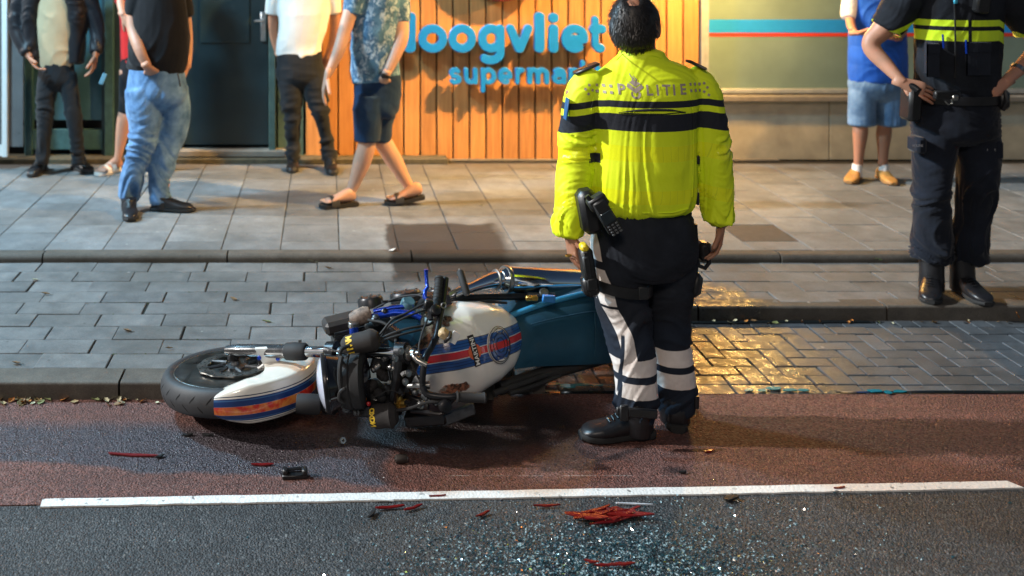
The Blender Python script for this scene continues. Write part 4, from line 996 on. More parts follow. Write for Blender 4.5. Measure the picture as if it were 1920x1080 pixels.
for x, y, tx in ((1607, 338, -.85), (1657, 338, -.12)):
    q = G(x, y, PAVZ); mb = MB(); mb.lathe([(.036,.03), (.038,.06), (.036,.10), (.034,.125), (.031,.125)], q+Vector((0,0,.0)), (0,0,1), 16); mb.build('sock', SOCK, body)
    shoe(q+Vector((0,.02,0)), (tx,-1), .27, .05, .07, M('tan_clog', (.42,.22,.06), .45, var=.2), M('tan_clog_sole', (.28,.15,.05), .7), body, name='clog', laces=False)
# ------------------------------------------------------------------ police officers
def jacket_mat():
    t = NT('high_visibility_yellow'); o = t.coord(); x, y, z = t.sep(o)
    # object origin: ground under the officer; x measured from the body axis
    ax = t.math('ABSOLUTE', t.math('ADD', x, -.03))
    ze = t.math('ADD', z, t.math('MULTIPLY', t.math('MAXIMUM', t.math('SUBTRACT', ax, .20), 0.), .16))
    n = t.noise(o, 7, 4); c = t.mix(t.mr(n, .3, .7), (.74,.92,.012), (.82,.97,.02))
    rb = t.math('MAXIMUM', t.band(ze, 1.128, 1.188), t.band(ze, .962, 1.016))
    br = t.n('ShaderNodeTexBrick'); t.L(t.scale(o, (1,1,1)), br.inputs['Vector'])
    c = t.mix(t.math('MULTIPLY', rb, .8), c, (.88,.95,.02))
    sq = t.math('MULTIPLY', t.math('GREATER_THAN', t.math('FRACT', t.math('MULTIPLY', t.math('ADD', x, y), 26)), .93), rb); c = t.mix(t.math('MULTIPLY', sq, .35), c, (.45,.6,.02))
    nb = t.math('MAXIMUM', t.band(ze, 1.336, 1.362), t.band(ze, 1.245, 1.312))
    c = t.mix(nb, c, (.014,.017,.026))
    t.col(c); rg = t.mix(rb, .62, .16); t.L(t.mix(nb, rg, .8), t.p.inputs['Roughness'])
    t.p.inputs['Coat Weight'].default_value = 0; t.p.inputs['Specular IOR Level'].default_value = .4
    t.bump(t.math('ADD', t.noise(o, 48, 4), t.math('MULTIPLY', t.noise(o, 500, 2), .25)), .35, .004); return t.m
def trouser_mat():
    t = NT('navy_motor_trousers'); o = t.coord(); x, y, z = t.sep(o)
    n = t.noise(o, 9, 4); c = t.mix(t.mr(n, .3, .7), (.007,.009,.014), (.018,.022,.032)); c = t.mix(t.mr(z, .42, .5, .7, 0), c, (.012,.02,.036))
    hb = t.math('MAXIMUM', t.band(z, .268, .335), t.band(z, .175, .240)); 
    # stripe running down the left leg, bowed towards the shin
    w = t.n('ShaderNodeFloatCurve'); cu = w.mapping.curves[0]
    pts = [(0.0, .45), (.30, .43), (.41, .39), (.50, .29), (.55, .22), (.625, .17), (.70, .10), (.78, .07), (.86, .05), (1, .03)]
    while len(cu.points) < len(pts): cu.points.new(.5, .5)
    for q, p in zip(cu.points, pts): q.location = p
    w.mapping.update(); t.L(z, w.inputs['Value'])
    cx = t.math('ADD', t.math('MULTIPLY', w.outputs[0], .4), -.25)
    d = t.math('ABSOLUTE', t.math('SUBTRACT', x, cx))
    st = t.math('MULTIPLY', t.mr(d, .026, .0275, 1, 0), t.mr(z, .30, .302)); st = t.math('MULTIPLY', st, t.mr(x, .06, .07, 1, 0))
    gap = t.math('MAXIMUM', t.band(z, .540, .552), t.band(z, .690, .72)); st = t.math('MULTIPLY', st, t.math('SUBTRACT', 1., gap))
    zip_ = t.mr(t.math('ABSOLUTE', t.math('ADD', x, .108)), .005, .007, 1, 0); zip_ = t.math('MULTIPLY', zip_, t.mr(z, .43, .44, 1, 0))
    m = t.math('MULTIPLY', t.math('MAXIMUM', hb, st), t.math('SUBTRACT', 1., zip_))
    rn = t.noise(o, 30, 3); c = t.mix(m, c, t.mix(rn, (.62,.56,.52), (.80,.74,.70))); t.col(c); t.L(t.mix(m, .85, .35), t.p.inputs['Roughness'])
    t.p.inputs['Specular IOR Level'].default_value = .3
    t.bump(t.math('ADD', t.noise(o, 60, 4), t.math('MULTIPLY', t.noise(o, 600, 2), .3)), .35, .004); return t.m
D = 4.04; b = G(1206, 815, 0); b.y = 4.04
KX = 1206
# bare body: arms, hands, neck and head
p1 = W(1067, 438, D-.02); p2 = W(1352, 420, D+.02)
h1 = hand(p1, (.14, -.12, -1), (1, .25, .1), (.2, -1, -.1), .98, .38, .35); h2 = hand(p2, (-.12, -.02, -1), (-1, .2, 0), (-.2, -.9, -.1), .92, .55, .3)
hl, P = head(W(1190, 50, D-.01), (.40, 1, -.12), 1.06, -.22)
hl = [Limb([W(1190,50,D-.01)+Vector(((q-W(1190,50,D-.01)).x*1.12, (q-W(1190,50,D-.01)).y, (q-W(1190,50,D-.01)).z)) for q in l_.v], l_.f) for l_ in hl]
P0_ = P
HC = W(1190,50,D-.01)
def P(x, y, z):
    q = P0_(x, y, z)-HC; return HC+Vector((q.x*1.17, q.y, q.z))
body = mkbody(b, [PX(D, [(1085,170,24,0), (1076,300,20,0), (1067,400,15,-.02), (1067,440,13,-.02)]), PX(D, [(1325,170,24,0), (1340,300,20,0), (1352,400,14,.02), (1352,424,13,.02)]), PX(D, [(1206,440,60,0), (1206,300,70,0), (1206,170,80,0), (1204,130,50,0), (1203,105,30,0), (1199,80,29,0), (1196,62,28,0)], .6)]+hl+[PX(D, [(1165,470,35,0), (1183,640,25,0), (1192,740,16,.0)]), PX(D+.05, [(1255,470,35,.0), (1257,640,22,.04), (1266,740,14,.05)])],
   h1+h2, SK2, .007)
finish(body, 'police officer seen from behind in yellow high visibility jacket standing by the fallen motorcycle')
ew = None; eyes_hair(P, body, HAIR, hair=False); hairdo(P, body, HAIR, 2600, bald=(.05, -.40, .91, .25), low=-.50, length=.020, seed=9)
J = jacket_mat()
jt = [PX(D, [(1207,398,78,0,.62), (1207,385,90,0,.66), (1208,360,97,0,.68), (1208,320,98,0,.68), (1208,280,97,0,.68), (1208,235,99,0,.66), (1207,190,106,0,.62), (1206,160,106,0,.56), (1204,136,90,0,.52), (1203,118,62,0,.6), (1203,106,45,0,.8), (1203,96,40,0,.85)], .66, 36, 5),
      PX(D, [(1120,140,24,0), (1098,166,32,0), (1088,210,34,0), (1083,260,34,.01), (1080,310,35,.01), (1075,350,33,.0), (1070,395,30,-.02), (1066,425,27,-.02), (1065,439,26,-.02)], .95, 24, 5),
      PX(D, [(1292,140,24,0), (1315,166,31,0), (1326,210,33,0), (1331,260,34,.01), (1336,310,35,.02), (1342,350,32,.02), (1345,390,28,.02), (1346,414,27,.02)], .95, 24, 5)]
jd = folds(.015, 13, 3.2, 31, tilt=.9, zones=[(.93,.05,.8), (1.05,.06,.4)], base=.27, fine=.5)
def jdisp(V, N):
    d = jd(V, N); ax = np.abs(V[:, 0]-float(b.x)-.03); sl = ax > .235
    z = V[:, 2]; d2 = folds(.017, 10, 8, 37, tilt=2.2, zones=[(1.17,.07,.7), (.86,.05,.9)], base=.3, fine=.4)(V, N)
    return np.where(sl, d2, d)
jk = fuse('jacket', jt, .0062, J, body, lo(body), 2, jdisp, fac=.5)
def bvh(o):
    org = Vector((0,0,0)); q = o
    while q is not None: org += q.location; q = q.parent
    return BVHTree.FromPolygons([v.co+org for v in o.data.vertices], [tuple(p.vertices) for p in o.data.polygons])
def project(me_pts, tree, dirn, off=.002):
    out = []
    for p in me_pts:
        h_ = tree.ray_cast(p-dirn*.6, dirn); out.append((h_[0] if h_[0] else p)-dirn*off)
    return out
tr = bvh(jk)
def text_mesh(s, size, offset=.0, font=None):
    cu = bpy.data.curves.new('t', 'FONT'); cu.body = s; cu.size = size; cu.offset = offset; cu.fill_mode = 'FRONT'; cu.resolution_u = 3
    o = bpy.data.objects.new('t', cu); C.objects.link(o); dg = bpy.context.evaluated_depsgraph_get(); dg.update()
    me = bpy.data.meshes.new_from_object(o.evaluated_get(dg)); bpy.data.objects.remove(o)
    v = [x.co.copy() for x in me.vertices]; f = [tuple(p.vertices) for p in me.polygons]; bpy.data.meshes.remove(me); return v, f
def decal(name, polys, mat, parent, fn, smooth=True, off=0):
    """polys: list of (verts2d, faces); fn maps (u, v) to a point on the surface; edges are cut fine so they follow it"""
    import bmesh
    bmm = bmesh.new()
    for v, f in polys:
        vs = [bmm.verts.new((p[0], p[1], 0)) for p in v]
        for q in f:
            try: bmm.faces.new([vs[i] for i in q])
            except ValueError: pass
    bmesh.ops.subdivide_edges(bmm, edges=[e for e in bmm.edges if e.calc_length() > .016], cuts=2, use_grid_fill=True)
    bmesh.ops.triangulate(bmm, faces=bmm.faces[:])
    for q in bmm.verts: q.co = fn(q.co.x, q.co.y)
    org = Vector((0,0,0)); o_ = parent
    while o_ is not None: org += o_.location; o_ = o_.parent
    for q in bmm.verts: q.co -= org
    me = bpy.data.meshes.new(name); bmm.to_mesh(me); bmm.free(); me.materials.append(mat)
    return link(name, me, parent)
GREYP = M('grey_reflective_print', (.36,.30,.25), .5, var=.08)
PATCH = M('navy_patch', (.012,.014,.022), .7)
def back(u, v):   # u, v in metres on the back plane
    p = Vector((u, D-.6, v)); h_ = tr.ray_cast(p, Vector((0, 1, 0))); q = h_[0] if h_[0] else Vector((u, D-.16, v)); return q-Vector((0, .0028, 0))
def zrow(py, DD=None): return CAMH-(py-VY)/FPX*(DD or D-.12)
def xcol(px, DD=None): return (px-VX)/FPX*(DD or D-.12)
polys = []
for ch, px_, py_ in [('P',1161,177), ('L',1211,177.5), ('I',1230,177.5), ('T',1241,177.5), ('I',1262,177.5), ('E',1277,177.0)]:
    v, f = text_mesh(ch, .0545, .0014); x0 = min(p.x for p in v); decal('letter', [([(p.x-x0+xcol(px_), p.y+zrow(py_)) for p in v], f)], GREYP, jk, back)
# emblem: flame over an open book on a ring
em = []
cx, cz = xcol(1191), zrow(166)
def ring2(cx, cy, r0, r1, a0, a1, n=18):
    v = []; f = []
    for i in range(n+1):
        a = R(a0+(a1-a0)*i/n); v += [(cx+r0*math.cos(a), cy+r0*math.sin(a)), (cx+r1*math.cos(a), cy+r1*math.sin(a))]
    f = [(2*i, 2*i+1, 2*i+3, 2*i+2) for i in range(n)]; return v, f
em.append(ring2(cx+.001, cz-.021, .010, .018, -215, 35))
em.append(([(cx-.031, cz+.006), (cx-.024, cz+.020), (cx-.001, cz-.000), (cx+.026, cz+.016), (cx+.031, cz+.004), (cx+.001, cz-.019)], [(0,1,2,5), (5,2,3,4)]))
em.append(([(cx-.020, cz+.023), (cx+.001, cz+.004), (cx+.022, cz+.019), (cx+.004, cz+.028)], [(0,1,2,3)]))
for k, s in ((0, 1), (.012, .75)):
    pts = [(cx-.008+k+.005*math.sin(i*1.1), cz+.024+i*.0065*s) for i in range(6)]
    v = []; 
    for i, p in enumerate(pts): w_ = .0048*(1-i/5.6); v += [(p[0]-w_, p[1]), (p[0]+w_, p[1])]
    em.append((v, [(2*i, 2*i+1, 2*i+3, 2*i+2) for i in range(5)]))
decal('emblem', em, GREYP, jk, back)
sq = []
for i, px_ in enumerate([1127,1138.5,1149.5]): 
    for py_ in (163.5, 175): sq.append((px_, py_, 0))
for i, px_ in enumerate([1300,1311,1322]):
    for py_ in (160+i*.7, 171.5+i*.7): sq.append((px_, py_, 0))
sq += [(1122,163,0), (1117,173,0)][:0]
sq2 = [(1104.5,171), (1112,163.5), (1118,173), (1110,180), (1331,160), (1337,168), (1331,176), (1339,182)]
polys = []
for px_, py_, _ in sq:
    x, z, w_ = xcol(px_), zrow(py_), .0052; polys.append(([(x-w_, z-w_), (x+w_, z-w_), (x+w_, z+w_), (x-w_, z+w_)], [(0,1,2,3)]))
for px_, py_ in sq2:
    x, z, w_ = xcol(px_), zrow(py_), .0062; polys.append(([(x-w_, z-w_*.3), (x+w_*.3, z-w_), (x+w_, z+w_*.3), (x-w_*.3, z+w_)], [(0,1,2,3)]))
ck = decal('checker_print', polys, GREYP, jk, back); ck['kind'] = 'stuff'
x0, x1 = xcol(1113), xcol(1134); decal('waist_tab', [([(x0, zrow(313)), (x1, zrow(312)), (x1, zrow(294)), (x0, zrow(295))], [(0,1,2,3)])], PATCH, jk, back)
# back vent: a shallow lipped slit with its zip
mb = MB(); mb.tube([back(xcol(a), zrow(c))-Vector((0,.002,0)) for a, c in [(1167,209.5), (1190,206), (1225,204), (1255,205), (1280,209)]], [.001,.004,.0048,.004,.001], 8); mb.build('back_vent', PATCH, jk)
mb = MB(); mb.tube([back(xcol(a), zrow(c))-Vector((0,.0035,0)) for a, c in [(1160,211.5), (1200,211.8), (1240,211.8), (1285,210)]], .0022, 6); mb.build('vent_zip', BLK, jk)
mb = MB(); 
mb.tube([back(xcol(a), zrow(c)) for a, c in [(1150,110),(1180,107),(1205,106),(1232,107),(1250,112)]], .0022, 6); mb.build('collar_seam', J, jk)
mb = MB(); mb.tube([back(xcol(a), zrow(c)) for a, c in [(1116,395-20),(1117,340),(1114,300),(1113,250),(1116,205),(1124,170)]], .0016, 6); mb.build('side_seam', J, jk)
mb = MB(); mb.tube([back(xcol(a), zrow(c)) for a, c in [(1301,372),(1303,340),(1305,300),(1305,250),(1303,205),(1296,170)]], .0016, 6); mb.build('side_seam', J, jk)
mb = MB(); mb.tube([back(xcol(a), zrow(c)) for a, c in [(1120,384),(1150,393),(1205,399),(1260,398),(1292,392)]], .0025, 6); mb.build('hem_seam', J, jk)
mb = MB(); mb.box(W(1306,298,D-.02), (.012,.05,.035), None, .004); mb.build('side_tab', PATCH, jk); mb = MB(); mb.box(W(1305,370,D-.02), (.012,.05,.05), None, .004); mb.build('side_tab', PATCH, jk)
# arm badge on the left sleeve
mb = MB(); mb.box(W(1062,204,D-.06), (.006,.05,.085), Matrix.Rotation(.12, 3, 'Y'), .002); mb.build('arm_badge', M('blue_badge', (.02,.10,.24), .5), jk)
# epaulettes with gold bars
for (xa, ya, xb, yb, nm) in ((1079,143,1124,123,1), (1287,119,1319,134,0)):
    a_, c_ = W(xa, ya, D-.0), W(xb, yb, D-.03); d = (c_-a_).normalized(); r_ = d.cross(Vector((0,1,0))).normalized(); up = r_ if r_.z > 0 else -r_
    mt_ = Matrix((d, Vector((0,1,0)), up)).transposed(); mid = (a_+c_)/2+up*.012
    mb = MB(); mb.box(mid, ((c_-a_).length, .055, .012), mt_, .004); eo = mb.build('epaulette', LEATHER, jk)
    for k in range(4 if nm else 1):
        mb = MB(); mb.box(mid+d*((k-1.5)*.0085-.008)+up*.007, (.005,.038,.003), mt_); mb.build('gold_bar', GOLD, eo)
TM = trouser_mat()
tz = [(.93,.06,.3), (.50,.07,.9), (.36,.06,.5), (.12,.05,1.0)]
fuse('trousers', [PX(D+.01, [(1206,375,80,0,.62), (1206,400,88,0,.62), (1207,430,95,0,.66), (1208,465,99,.0,.68), (1208,492,92,.01,.66), (1208,508,66,.02,.7)], .66, 32, 5, 2.1),
   PX(D+.01, [(1168,440,30,.02,1), (1160,470,49,-.0), (1161,520,49,-.01), (1167,560,46,-.01), (1174,600,43,-.0), (1183,640,42,.0), (1189,680,40,.0), (1192,720,39,.0), (1193,755,38,.01), (1193,785,35,.01)], .98, 24, 5),
   PX(D+.05, [(1250,440,30,.02,1), (1257,470,48,0), (1257,520,46,.01), (1254,560,42,.02), (1252,600,39,.04), (1257,650,38,.05), (1264,700,36,.05), (1267,740,36,.06), (1269,772,32,.06)], .98, 24, 5)],
   .0068, TM, body, lo(body), 2, folds(.018, 11, 5, 41, tilt=1.2, zones=tz, base=.30, fine=.35))
g1 = Vector((W(1206,0,4.05).x, 4.05, 0))
so = shoe(Vector((1.238, 4.045, 0)), (-1, -.10), .295, .056, .09, LEATHER, parent=body, shaft=.15, shr=.062, name='boot', solet=.034)
mb = MB(); c = W(1194, 774, 3.945); mb.box(c, (.16,.012,.036), Matrix.Rotation(.08, 3, 'Y'), .004); mb.box(c+Vector((-.052,-.010,.004)), (.034,.014,.062), None, .004); mb.build('ankle_strap', BLK, so)
shoe(Vector((1.43, 4.145, 0)), (.18, 1), .30, .055, .095, LEATHER, parent=body, shaft=.13, shr=.058, name='boot', solet=.034)
# gear: portable radio on the left hip, drop-leg holster on the left thigh, pouch and ring on the right
radm = M('radio_black', (.016,.017,.018), .42, var=.2, bump=.15, bs=300)
RB = Matrix.Rotation(R(-32), 3, 'Y'); c = W(1137, 405, D-.20)
mb = MB(); mb.box(c, (.056,.042,.142), RB, .008); mb.box(c+RB @ Vector((0,.01,.06)), (.075,.05,.05), RB, .008); rad = mb.build('radio', radm, body)
mb = MB(); mb.box(c+RB @ Vector((-.002,-.024,-.0)), (.048,.004,.045), RB, .002); mb.build('display', M('radio_display', (.02,.03,.035), .1), rad)
for i in range(3):
    for j in range(4):
        mb = MB(); mb.box(c+RB @ Vector((-.016+i*.016,-.0245,-.032-j*.0115)), (.011,.004,.0075), RB, .0015); k = mb.build('key', M('radio_key', (.10,.105,.11), .5) if i+j == 0 else key_m, rad); key_m = k.data.materials[0]
mb = MB(); mb.tube([c+RB @ Vector((-.02,0,.08)), c+RB @ Vector((-.022,0,.105))], .009, 10); mb.build('knob', BLK, rad)
mb = MB(); mb.box(W(1103,395,D-.10), (.075,.09,.17), Matrix.Rotation(R(-10), 3, 'Y'), .02); mb.build('belt_pouch', BLK, body)
mb = MB(); RH = Matrix.Rotation(R(-9), 3, 'Y'); c = W(1103, 508, D-.10)
mb.box(c, (.048,.07,.19), RH, .012); mb.box(c+Vector((.006,-.0,-.055)), (.06,.06,.07), RH, .01); hol = mb.build('thigh_holster', BLK, body)
mb = MB(); mb.box(c+RH @ Vector((-.005,-.01,.098)), (.03,.05,.03), RH, .008); mb.build('yellow_grip_cap', M('yellow_plastic', (.75,.55,.02), .45), hol)
mb = MB(); mb.box(c+RH @ Vector((-.008,-.03,.02)), (.03,.02,.10), RH, .006); mb.box(c+RH @ Vector((.0,-.034,-.04)), (.042,.016,.05), RH, .006); mb.build('holster_clip', radm, hol)
legc = W(1163,530,D+.0)
mb = MB(); pts = []
for i in range(25):
    a = 2*PI*i/24; pts.append(legc+Vector((math.cos(a)*.118, math.sin(a)*.122, -.012*math.cos(a))))
n_ = len(pts); v = []; f = []
for p in pts:
    o_ = (p-legc).normalized(); v += [p+Vector((0,0,.021)), p+o_*.006+Vector((0,0,.021)), p+o_*.006-Vector((0,0,.021)), p-Vector((0,0,.021))]
for i in range(n_-1):
    for q in range(4): f.append((i*4+q, i*4+(q+1) % 4, i*4+4+(q+1) % 4, i*4+4+q))
mb.add(v, f); mb.build('thigh_strap', BLK, hol)
mb = MB(); mb.box(legc+Vector((.055,-.118,.0)), (.04,.012,.05), None, .004); mb.build('strap_buckle', radm, hol)
# right hip: ring baton loop and pouch
mb = MB(); mb.tube([W(x, y, D+.02) for x, y in [(1303,420),(1305,450),(1304,480),(1310,498),(1322,503),(1330,492),(1328,470),(1324,456)]], .009, 10); mb.build('strap_loop', BLK, body)
mb = MB(); mb.box(W(1318,470,D+.04), (.042,.06,.075), None, .012); pc = mb.build('side_pouch', BLK, body)
mb = MB(); mb.box(W(1330,462,D+.0), (.004,.04,.03), None, .002); mb.build('reflective_tab', STEEL, pc)
mb = MB(); mb.box(W(1300,530,D+.04), (.05,.10,.10), Matrix.Rotation(R(8), 3, 'Y'), .02); mb.build('pistol_holster', BLK, body)
mb = MB(); mb.tube([W(1306,742,D+.05), W(1306,765,D+.05)], [.012,.010], 8); mb.build('ankle_tab', BLK, body)
mb = MB(); mb.lathe([(.0115,-.003), (.0135,-.003), (.0135,.003), (.0115,.003), (.0115,-.003)], W(1066,497-18,D-.06), (.1,-.1,-1), 14); 
mb.build('finger_ring', GOLD, body)

# --- the second officer, facing the camera with hands on hips
D = 5.42; b = G(1785, 562, BAYZ)
def vest_mat():
    t = NT('navy_duty_shirt'); o = t.coord(); x, y, z = t.sep(o); n = t.noise(o, 9, 4)
    c = t.mix(t.mr(n, .3, .7), (.006,.008,.012), (.016,.020,.028))
    zt = t.math('ADD', z, t.math('MULTIPLY', t.math('MAXIMUM', t.math('SUBTRACT', t.math('ABSOLUTE', t.math('ADD', x, -.03)), .19), 0.), .45))
    bb = t.math('MAXIMUM', t.band(zt, 1.375, 1.430), t.band(zt, 1.452, 1.485))
    inner = t.math('SUBTRACT', 1., t.mr(t.math('ABSOLUTE', t.math('ADD', x, -.045)), .008, .01, 1, 0))
    bb = t.math('MULTIPLY', bb, inner)
    c = t.mix(bb, c, (.62,.86,.03)); t.col(c); t.L(t.mix(bb, .85, .4), t.p.inputs['Roughness']); t.p.inputs['Specular IOR Level'].default_value = .25
    t.bump(t.math('ADD', t.noise(o, 50, 4), t.math('MULTIPLY', t.noise(o, 500, 2), .3)), .3, .004); return t.m
DK = cloth('dark_navy_uniform', (.008,.011,.019), vs=8, var=.35)
l1, h1 = arm([(1700,-18,25,.02), (1680,20,24,.03), (1655,55,20,.05), (1634,76,16,.06), (1637,95,16,.05), (1660,120,14,.0), (1684,146,10.5,-.06), (1695,156,9.5,-.08)], D, (.85,-.25,-.35), (.1,.9,-.2), (-.3,-.2,-1), 1.05, .35, 5)
l2, h2 = arm([(1885,-18,25,.02), (1910,20,24,.03), (1932,55,20,.05), (1945,80,16,.06), (1938,100,15,.05), (1915,125,13,.0), (1893,146,10.5,-.06), (1883,156,9.5,-.08)], D, (-.85,-.25,-.35), (-.1,.9,-.2), (.3,-.2,-1), 1.05, .4, 5)
hl, P = head(W(1795,-118,D), (-.2,-1,-.15), 1.06)
body = mkbody(b, l1+l2+hl+[PX(D, [(1795,200,50,0), (1796,100,60,0), (1797,20,64,0), (1797,-30,52,0), (1796,-60,20,0), (1796,-90,20,0)], .6), PX(D, [(1750,250,30,0), (1748,460,12,.03)]), PX(D, [(1830,250,30,0), (1818,460,12,.03)])], h1+h2, SK, .008)
finish(body, 'police officer in dark navy uniform with hands on hips standing on the raised kerb'); eyes_hair(P, body, HAIRB)
VM = vest_mat()
sh = fuse('uniform_shirt', [PX(D, [(1795,186,78,0,.6), (1795,150,77,0,.62), (1796,100,78,0,.62), (1797,50,80,0,.6), (1797,5,82,0,.56), (1797,-30,74,0,.5), (1796,-56,34,0,.7)], .6, 30, 5),
     PX(D, [(1712,-26,34,.01), (1692,6,34,.02), (1674,34,31,.03), (1662,52,28,.04)], 1, 20, 5), PX(D, [(1880,-26,34,.01), (1900,6,34,.02), (1918,34,31,.03), (1930,52,28,.04)], 1, 20, 5)], .0075, VM, body, lo(body), 3, folds(.013, 8, 6, 51, zones=[(1.15,.08,.7)]))
fuse('trousers', [PX(D, [(1795,168,74,0,.62), (1794,190,75,0,.64), (1792,225,78,0,.68), (1790,250,76,0,.7), (1790,265,44,0,.9)], .66, 30, 5), PX(D, [(1755,240,40,0), (1750,300,36,-.01), (1747,360,31,-.02), (1748,410,31,.02), (1748,450,33,.04), (1748,482,32,.05)], 1.05, 22, 5), PX(D, [(1829,240,40,0), (1834,300,36,-.01), (1832,360,31,-.02), (1824,410,29,.02), (1817,450,31,.04), (1816,484,30,.05)], 1.05, 22, 5)],
     .0078, DK, body, lo(body), 2, folds(.019, 12, 5, 53, tilt=1.0, zones=[(.62,.1,.8), (.30,.10,1.2)], base=.35, fine=.4))
def belt_ring(D, cx, cy, hw, hd, h_, mat, parent, name, drop=0):
    c = W(cx, cy, D); a_ = hw/FPX*D; b_ = hd/FPX*D; v, f = [], []; n = 40
    for i in range(n):
        an = 2*PI*i/n
        for (ex, dz) in ((0, h_/2), (.006, h_/2), (.006, -h_/2), (0, -h_/2)): v.append(c+Vector((math.cos(an)*(a_+ex), math.sin(an)*(b_+ex), dz)))
    for i in range(n):
        for q in range(4): f.append((i*4+q, ((i+1) % n)*4+q, ((i+1) % n)*4+(q+1) % 4, i*4+(q+1) % 4))
    mb = MB(); mb.add(v, f); return mb.build(name, mat, parent)
be = belt_ring(D, 1795, 182, 77, 50, .045, LEATHER, body, 'duty_belt')
mb = MB(); mb.box(W(1775,178,D-.17), (.13,.03,.045), None, .006); mb.build('belt_pouch', BLK, be)
mb = MB(); mb.box(W(1790,183,D-.18), (.03,.025,.03), None, .005); mb.tube([W(1772,190,D-.19), W(1778,196,D-.195), W(1786,194,D-.19), W(1784,186,D-.19)], .004, 6); mb.build('belt_clasp', STEEL, be)
mb = MB(); mb.box(W(1708,192,D-.06), (.07,.11,.19), Matrix.Rotation(R(3), 3, 'Y'), .015); mb.box(W(1707,170,D-.06), (.055,.09,.06), None, .01); mb.build('pistol_holster', BLK, body)
mb = MB(); mb.tube([W(1700,158,D-.08), W(1712,163,D-.1), W(1722,170,D-.12)], [.018,.02,.016], 10); mb.build('pistol_grip', BLKM, body)
mb = MB(); mb.box(W(1876,186,D-.06), (.06,.09,.10), None, .015); mb.tube([W(1884,170,D-.1), W(1888,190,D-.12), W(1880,206,D-.1)], .012, 8); mb.build('side_pouch', BLK, body)
tr2 = bvh(sh); 
def chest(u, v):
    h_ = tr2.ray_cast(Vector((u, D-.7, v)), Vector((0,1,0))); q = h_[0] if h_[0] else Vector((u, D-.2, v)); return q-Vector((0,.003,0))
zc = lambda py: CAMH-(py-VY)/FPX*(D-.16); xc = lambda px: (px-VX)/FPX*(D-.16)
for a_, c_ in ((1728, 1772), (1817, 1862)):
    m_ = cloth('pocket_cloth', (.012,.016,.026), vs=9); v = []; f = []
    for top, bot, th in ((84, 142, .010), (80, 98, .015)):
        mb = MB(); nx = 8; 
        for j, py_ in enumerate((top, bot)):
            for i in range(nx+1):
                x = xc(a_+(c_-a_)*i/nx); q = chest(x, zc(py_)); mb.v += [tuple(q), tuple(q-Vector((0, th, 0)))]
        st = 2*(nx+1)
        for i in range(nx):
            mb.f += [(2*i+1, 2*i+3, st+2*i+3, st+2*i+1), (2*i, 2*i+1, st+2*i+1, st+2*i) if i == 0 else (2*i+1, 2*i+3, 2*i+2, 2*i), (st+2*i, st+2*i+2, st+2*i+3, st+2*i+1)]
        mb.f += [(0,1,st+1,st), (2*nx+1, 2*nx, st+2*nx, st+2*nx+1)]; mb.mi = [0]*len(mb.f)
        mb.build('pocket' if top == 84 else 'pocket_flap', m_, sh, smooth=False)
mb = MB(); mb.tube([chest(xc(1798), zc(y))-Vector((0,.003,0)) for y in (2, 30, 60, 90, 120, 148)], .0045, 6); mb.build('zip', BLK, sh)
for x, y in ((1777,66), (1813,75)):
    mb = MB(); mb.tube([chest(xc(x), zc(y))-Vector((0,.015,0)), chest(xc(x+1), zc(y+26))-Vector((0,.015,0))], .005, 8); mb.build('pen', BLUEA, sh)
mb = MB(); mb.box(chest(xc(1798), zc(3))-Vector((0,.014,0)), (.02,.012,.028), None, .004); mb.build('breast_clip', M('cyan_plastic', (.05,.35,.5), .3), sh)
mb = MB(); mb.box(chest(xc(1842), zc(-2))-Vector((0,.03,0)), (.075,.05,.15), Matrix.Rotation(.15, 3, 'Y'), .012); mb.build('chest_radio', BLK, sh)
for a_ in ((1664,52,1,), (1929,52,-1)):
    pass
mb = MB(); v = []; A_, B_ = W(1652,45,D+.035), W(1675,62,D+.035)
for (cx, cy, s_) in ((1662,53,1), (1930,53,-1)):
    mb = MB(); t_ = Vector((-s_*.58, .02, -.80)).normalized(); mb.lathe([(.079,-.004), (.084,0), (.079,.004), (.074,0), (.079,-.004)], W(cx, cy, D+.04), t_, 26); mb.build('sleeve_hem', M('yellow_piping', (.62,.80,.03), .5), sh)
mb = MB(); mb.box(W(1717,272,D-.10), (.045,.02,.05), None, .004); mb.box(W(1852,280,D-.10), (.04,.02,.03), None, .004); 
mb = MB(); mb.box(W(1719,270,D-.09), (.05,.11,.085), None, .012); cp = mb.build('cargo_pocket', DK, body)
v, f = text_mesh('POLITIE', .016, .0003); c = W(1711, 275, D-.147); mb = MB(); mb.add([(p.x+c.x, c.y-.0, p.y+c.z) for p in v], f); lt_ = mb.build('lettering', M('silver_print', (.5,.5,.52), .5), cp, smooth=False); lt_['kind'] = 'stuff'
mb = MB(); mb.box(W(1860,278,D-.05), (.05,.13,.10), None, .012); cp = mb.build('cargo_pocket', DK, body)
c = W(1851, 283, D-.117); mb = MB(); mb.add([(p.x*.8+c.x, c.y, p.y+c.z) for p in v], f); lt_ = mb.build('lettering', bpy.data.materials['silver_print'], cp, smooth=False); lt_['kind'] = 'stuff'
c = W(1908, 128, D-.02); mb = MB(); mb.lathe([(.031,-.012), (.034,-.01), (.034,.01), (.031,.012), (.028,0), (.031,-.012)], c, (-.55,-.15,-.6), 20); mb.build('wristwatch', STEEL, body)
b1 = shoe(Vector((G(1742,545,BAYZ).x-.01, 5.46, BAYZ)), (-.55, -.84), .275, .055, .09, LEATHER, parent=body, shaft=.27, shr=.060, name='boot')
b2 = shoe(Vector((G(1806,545,BAYZ).x-.02, 5.47, BAYZ)), (-.02, -1), .285, .055, .09, LEATHER, parent=body, shaft=.27, shr=.060, name='boot')
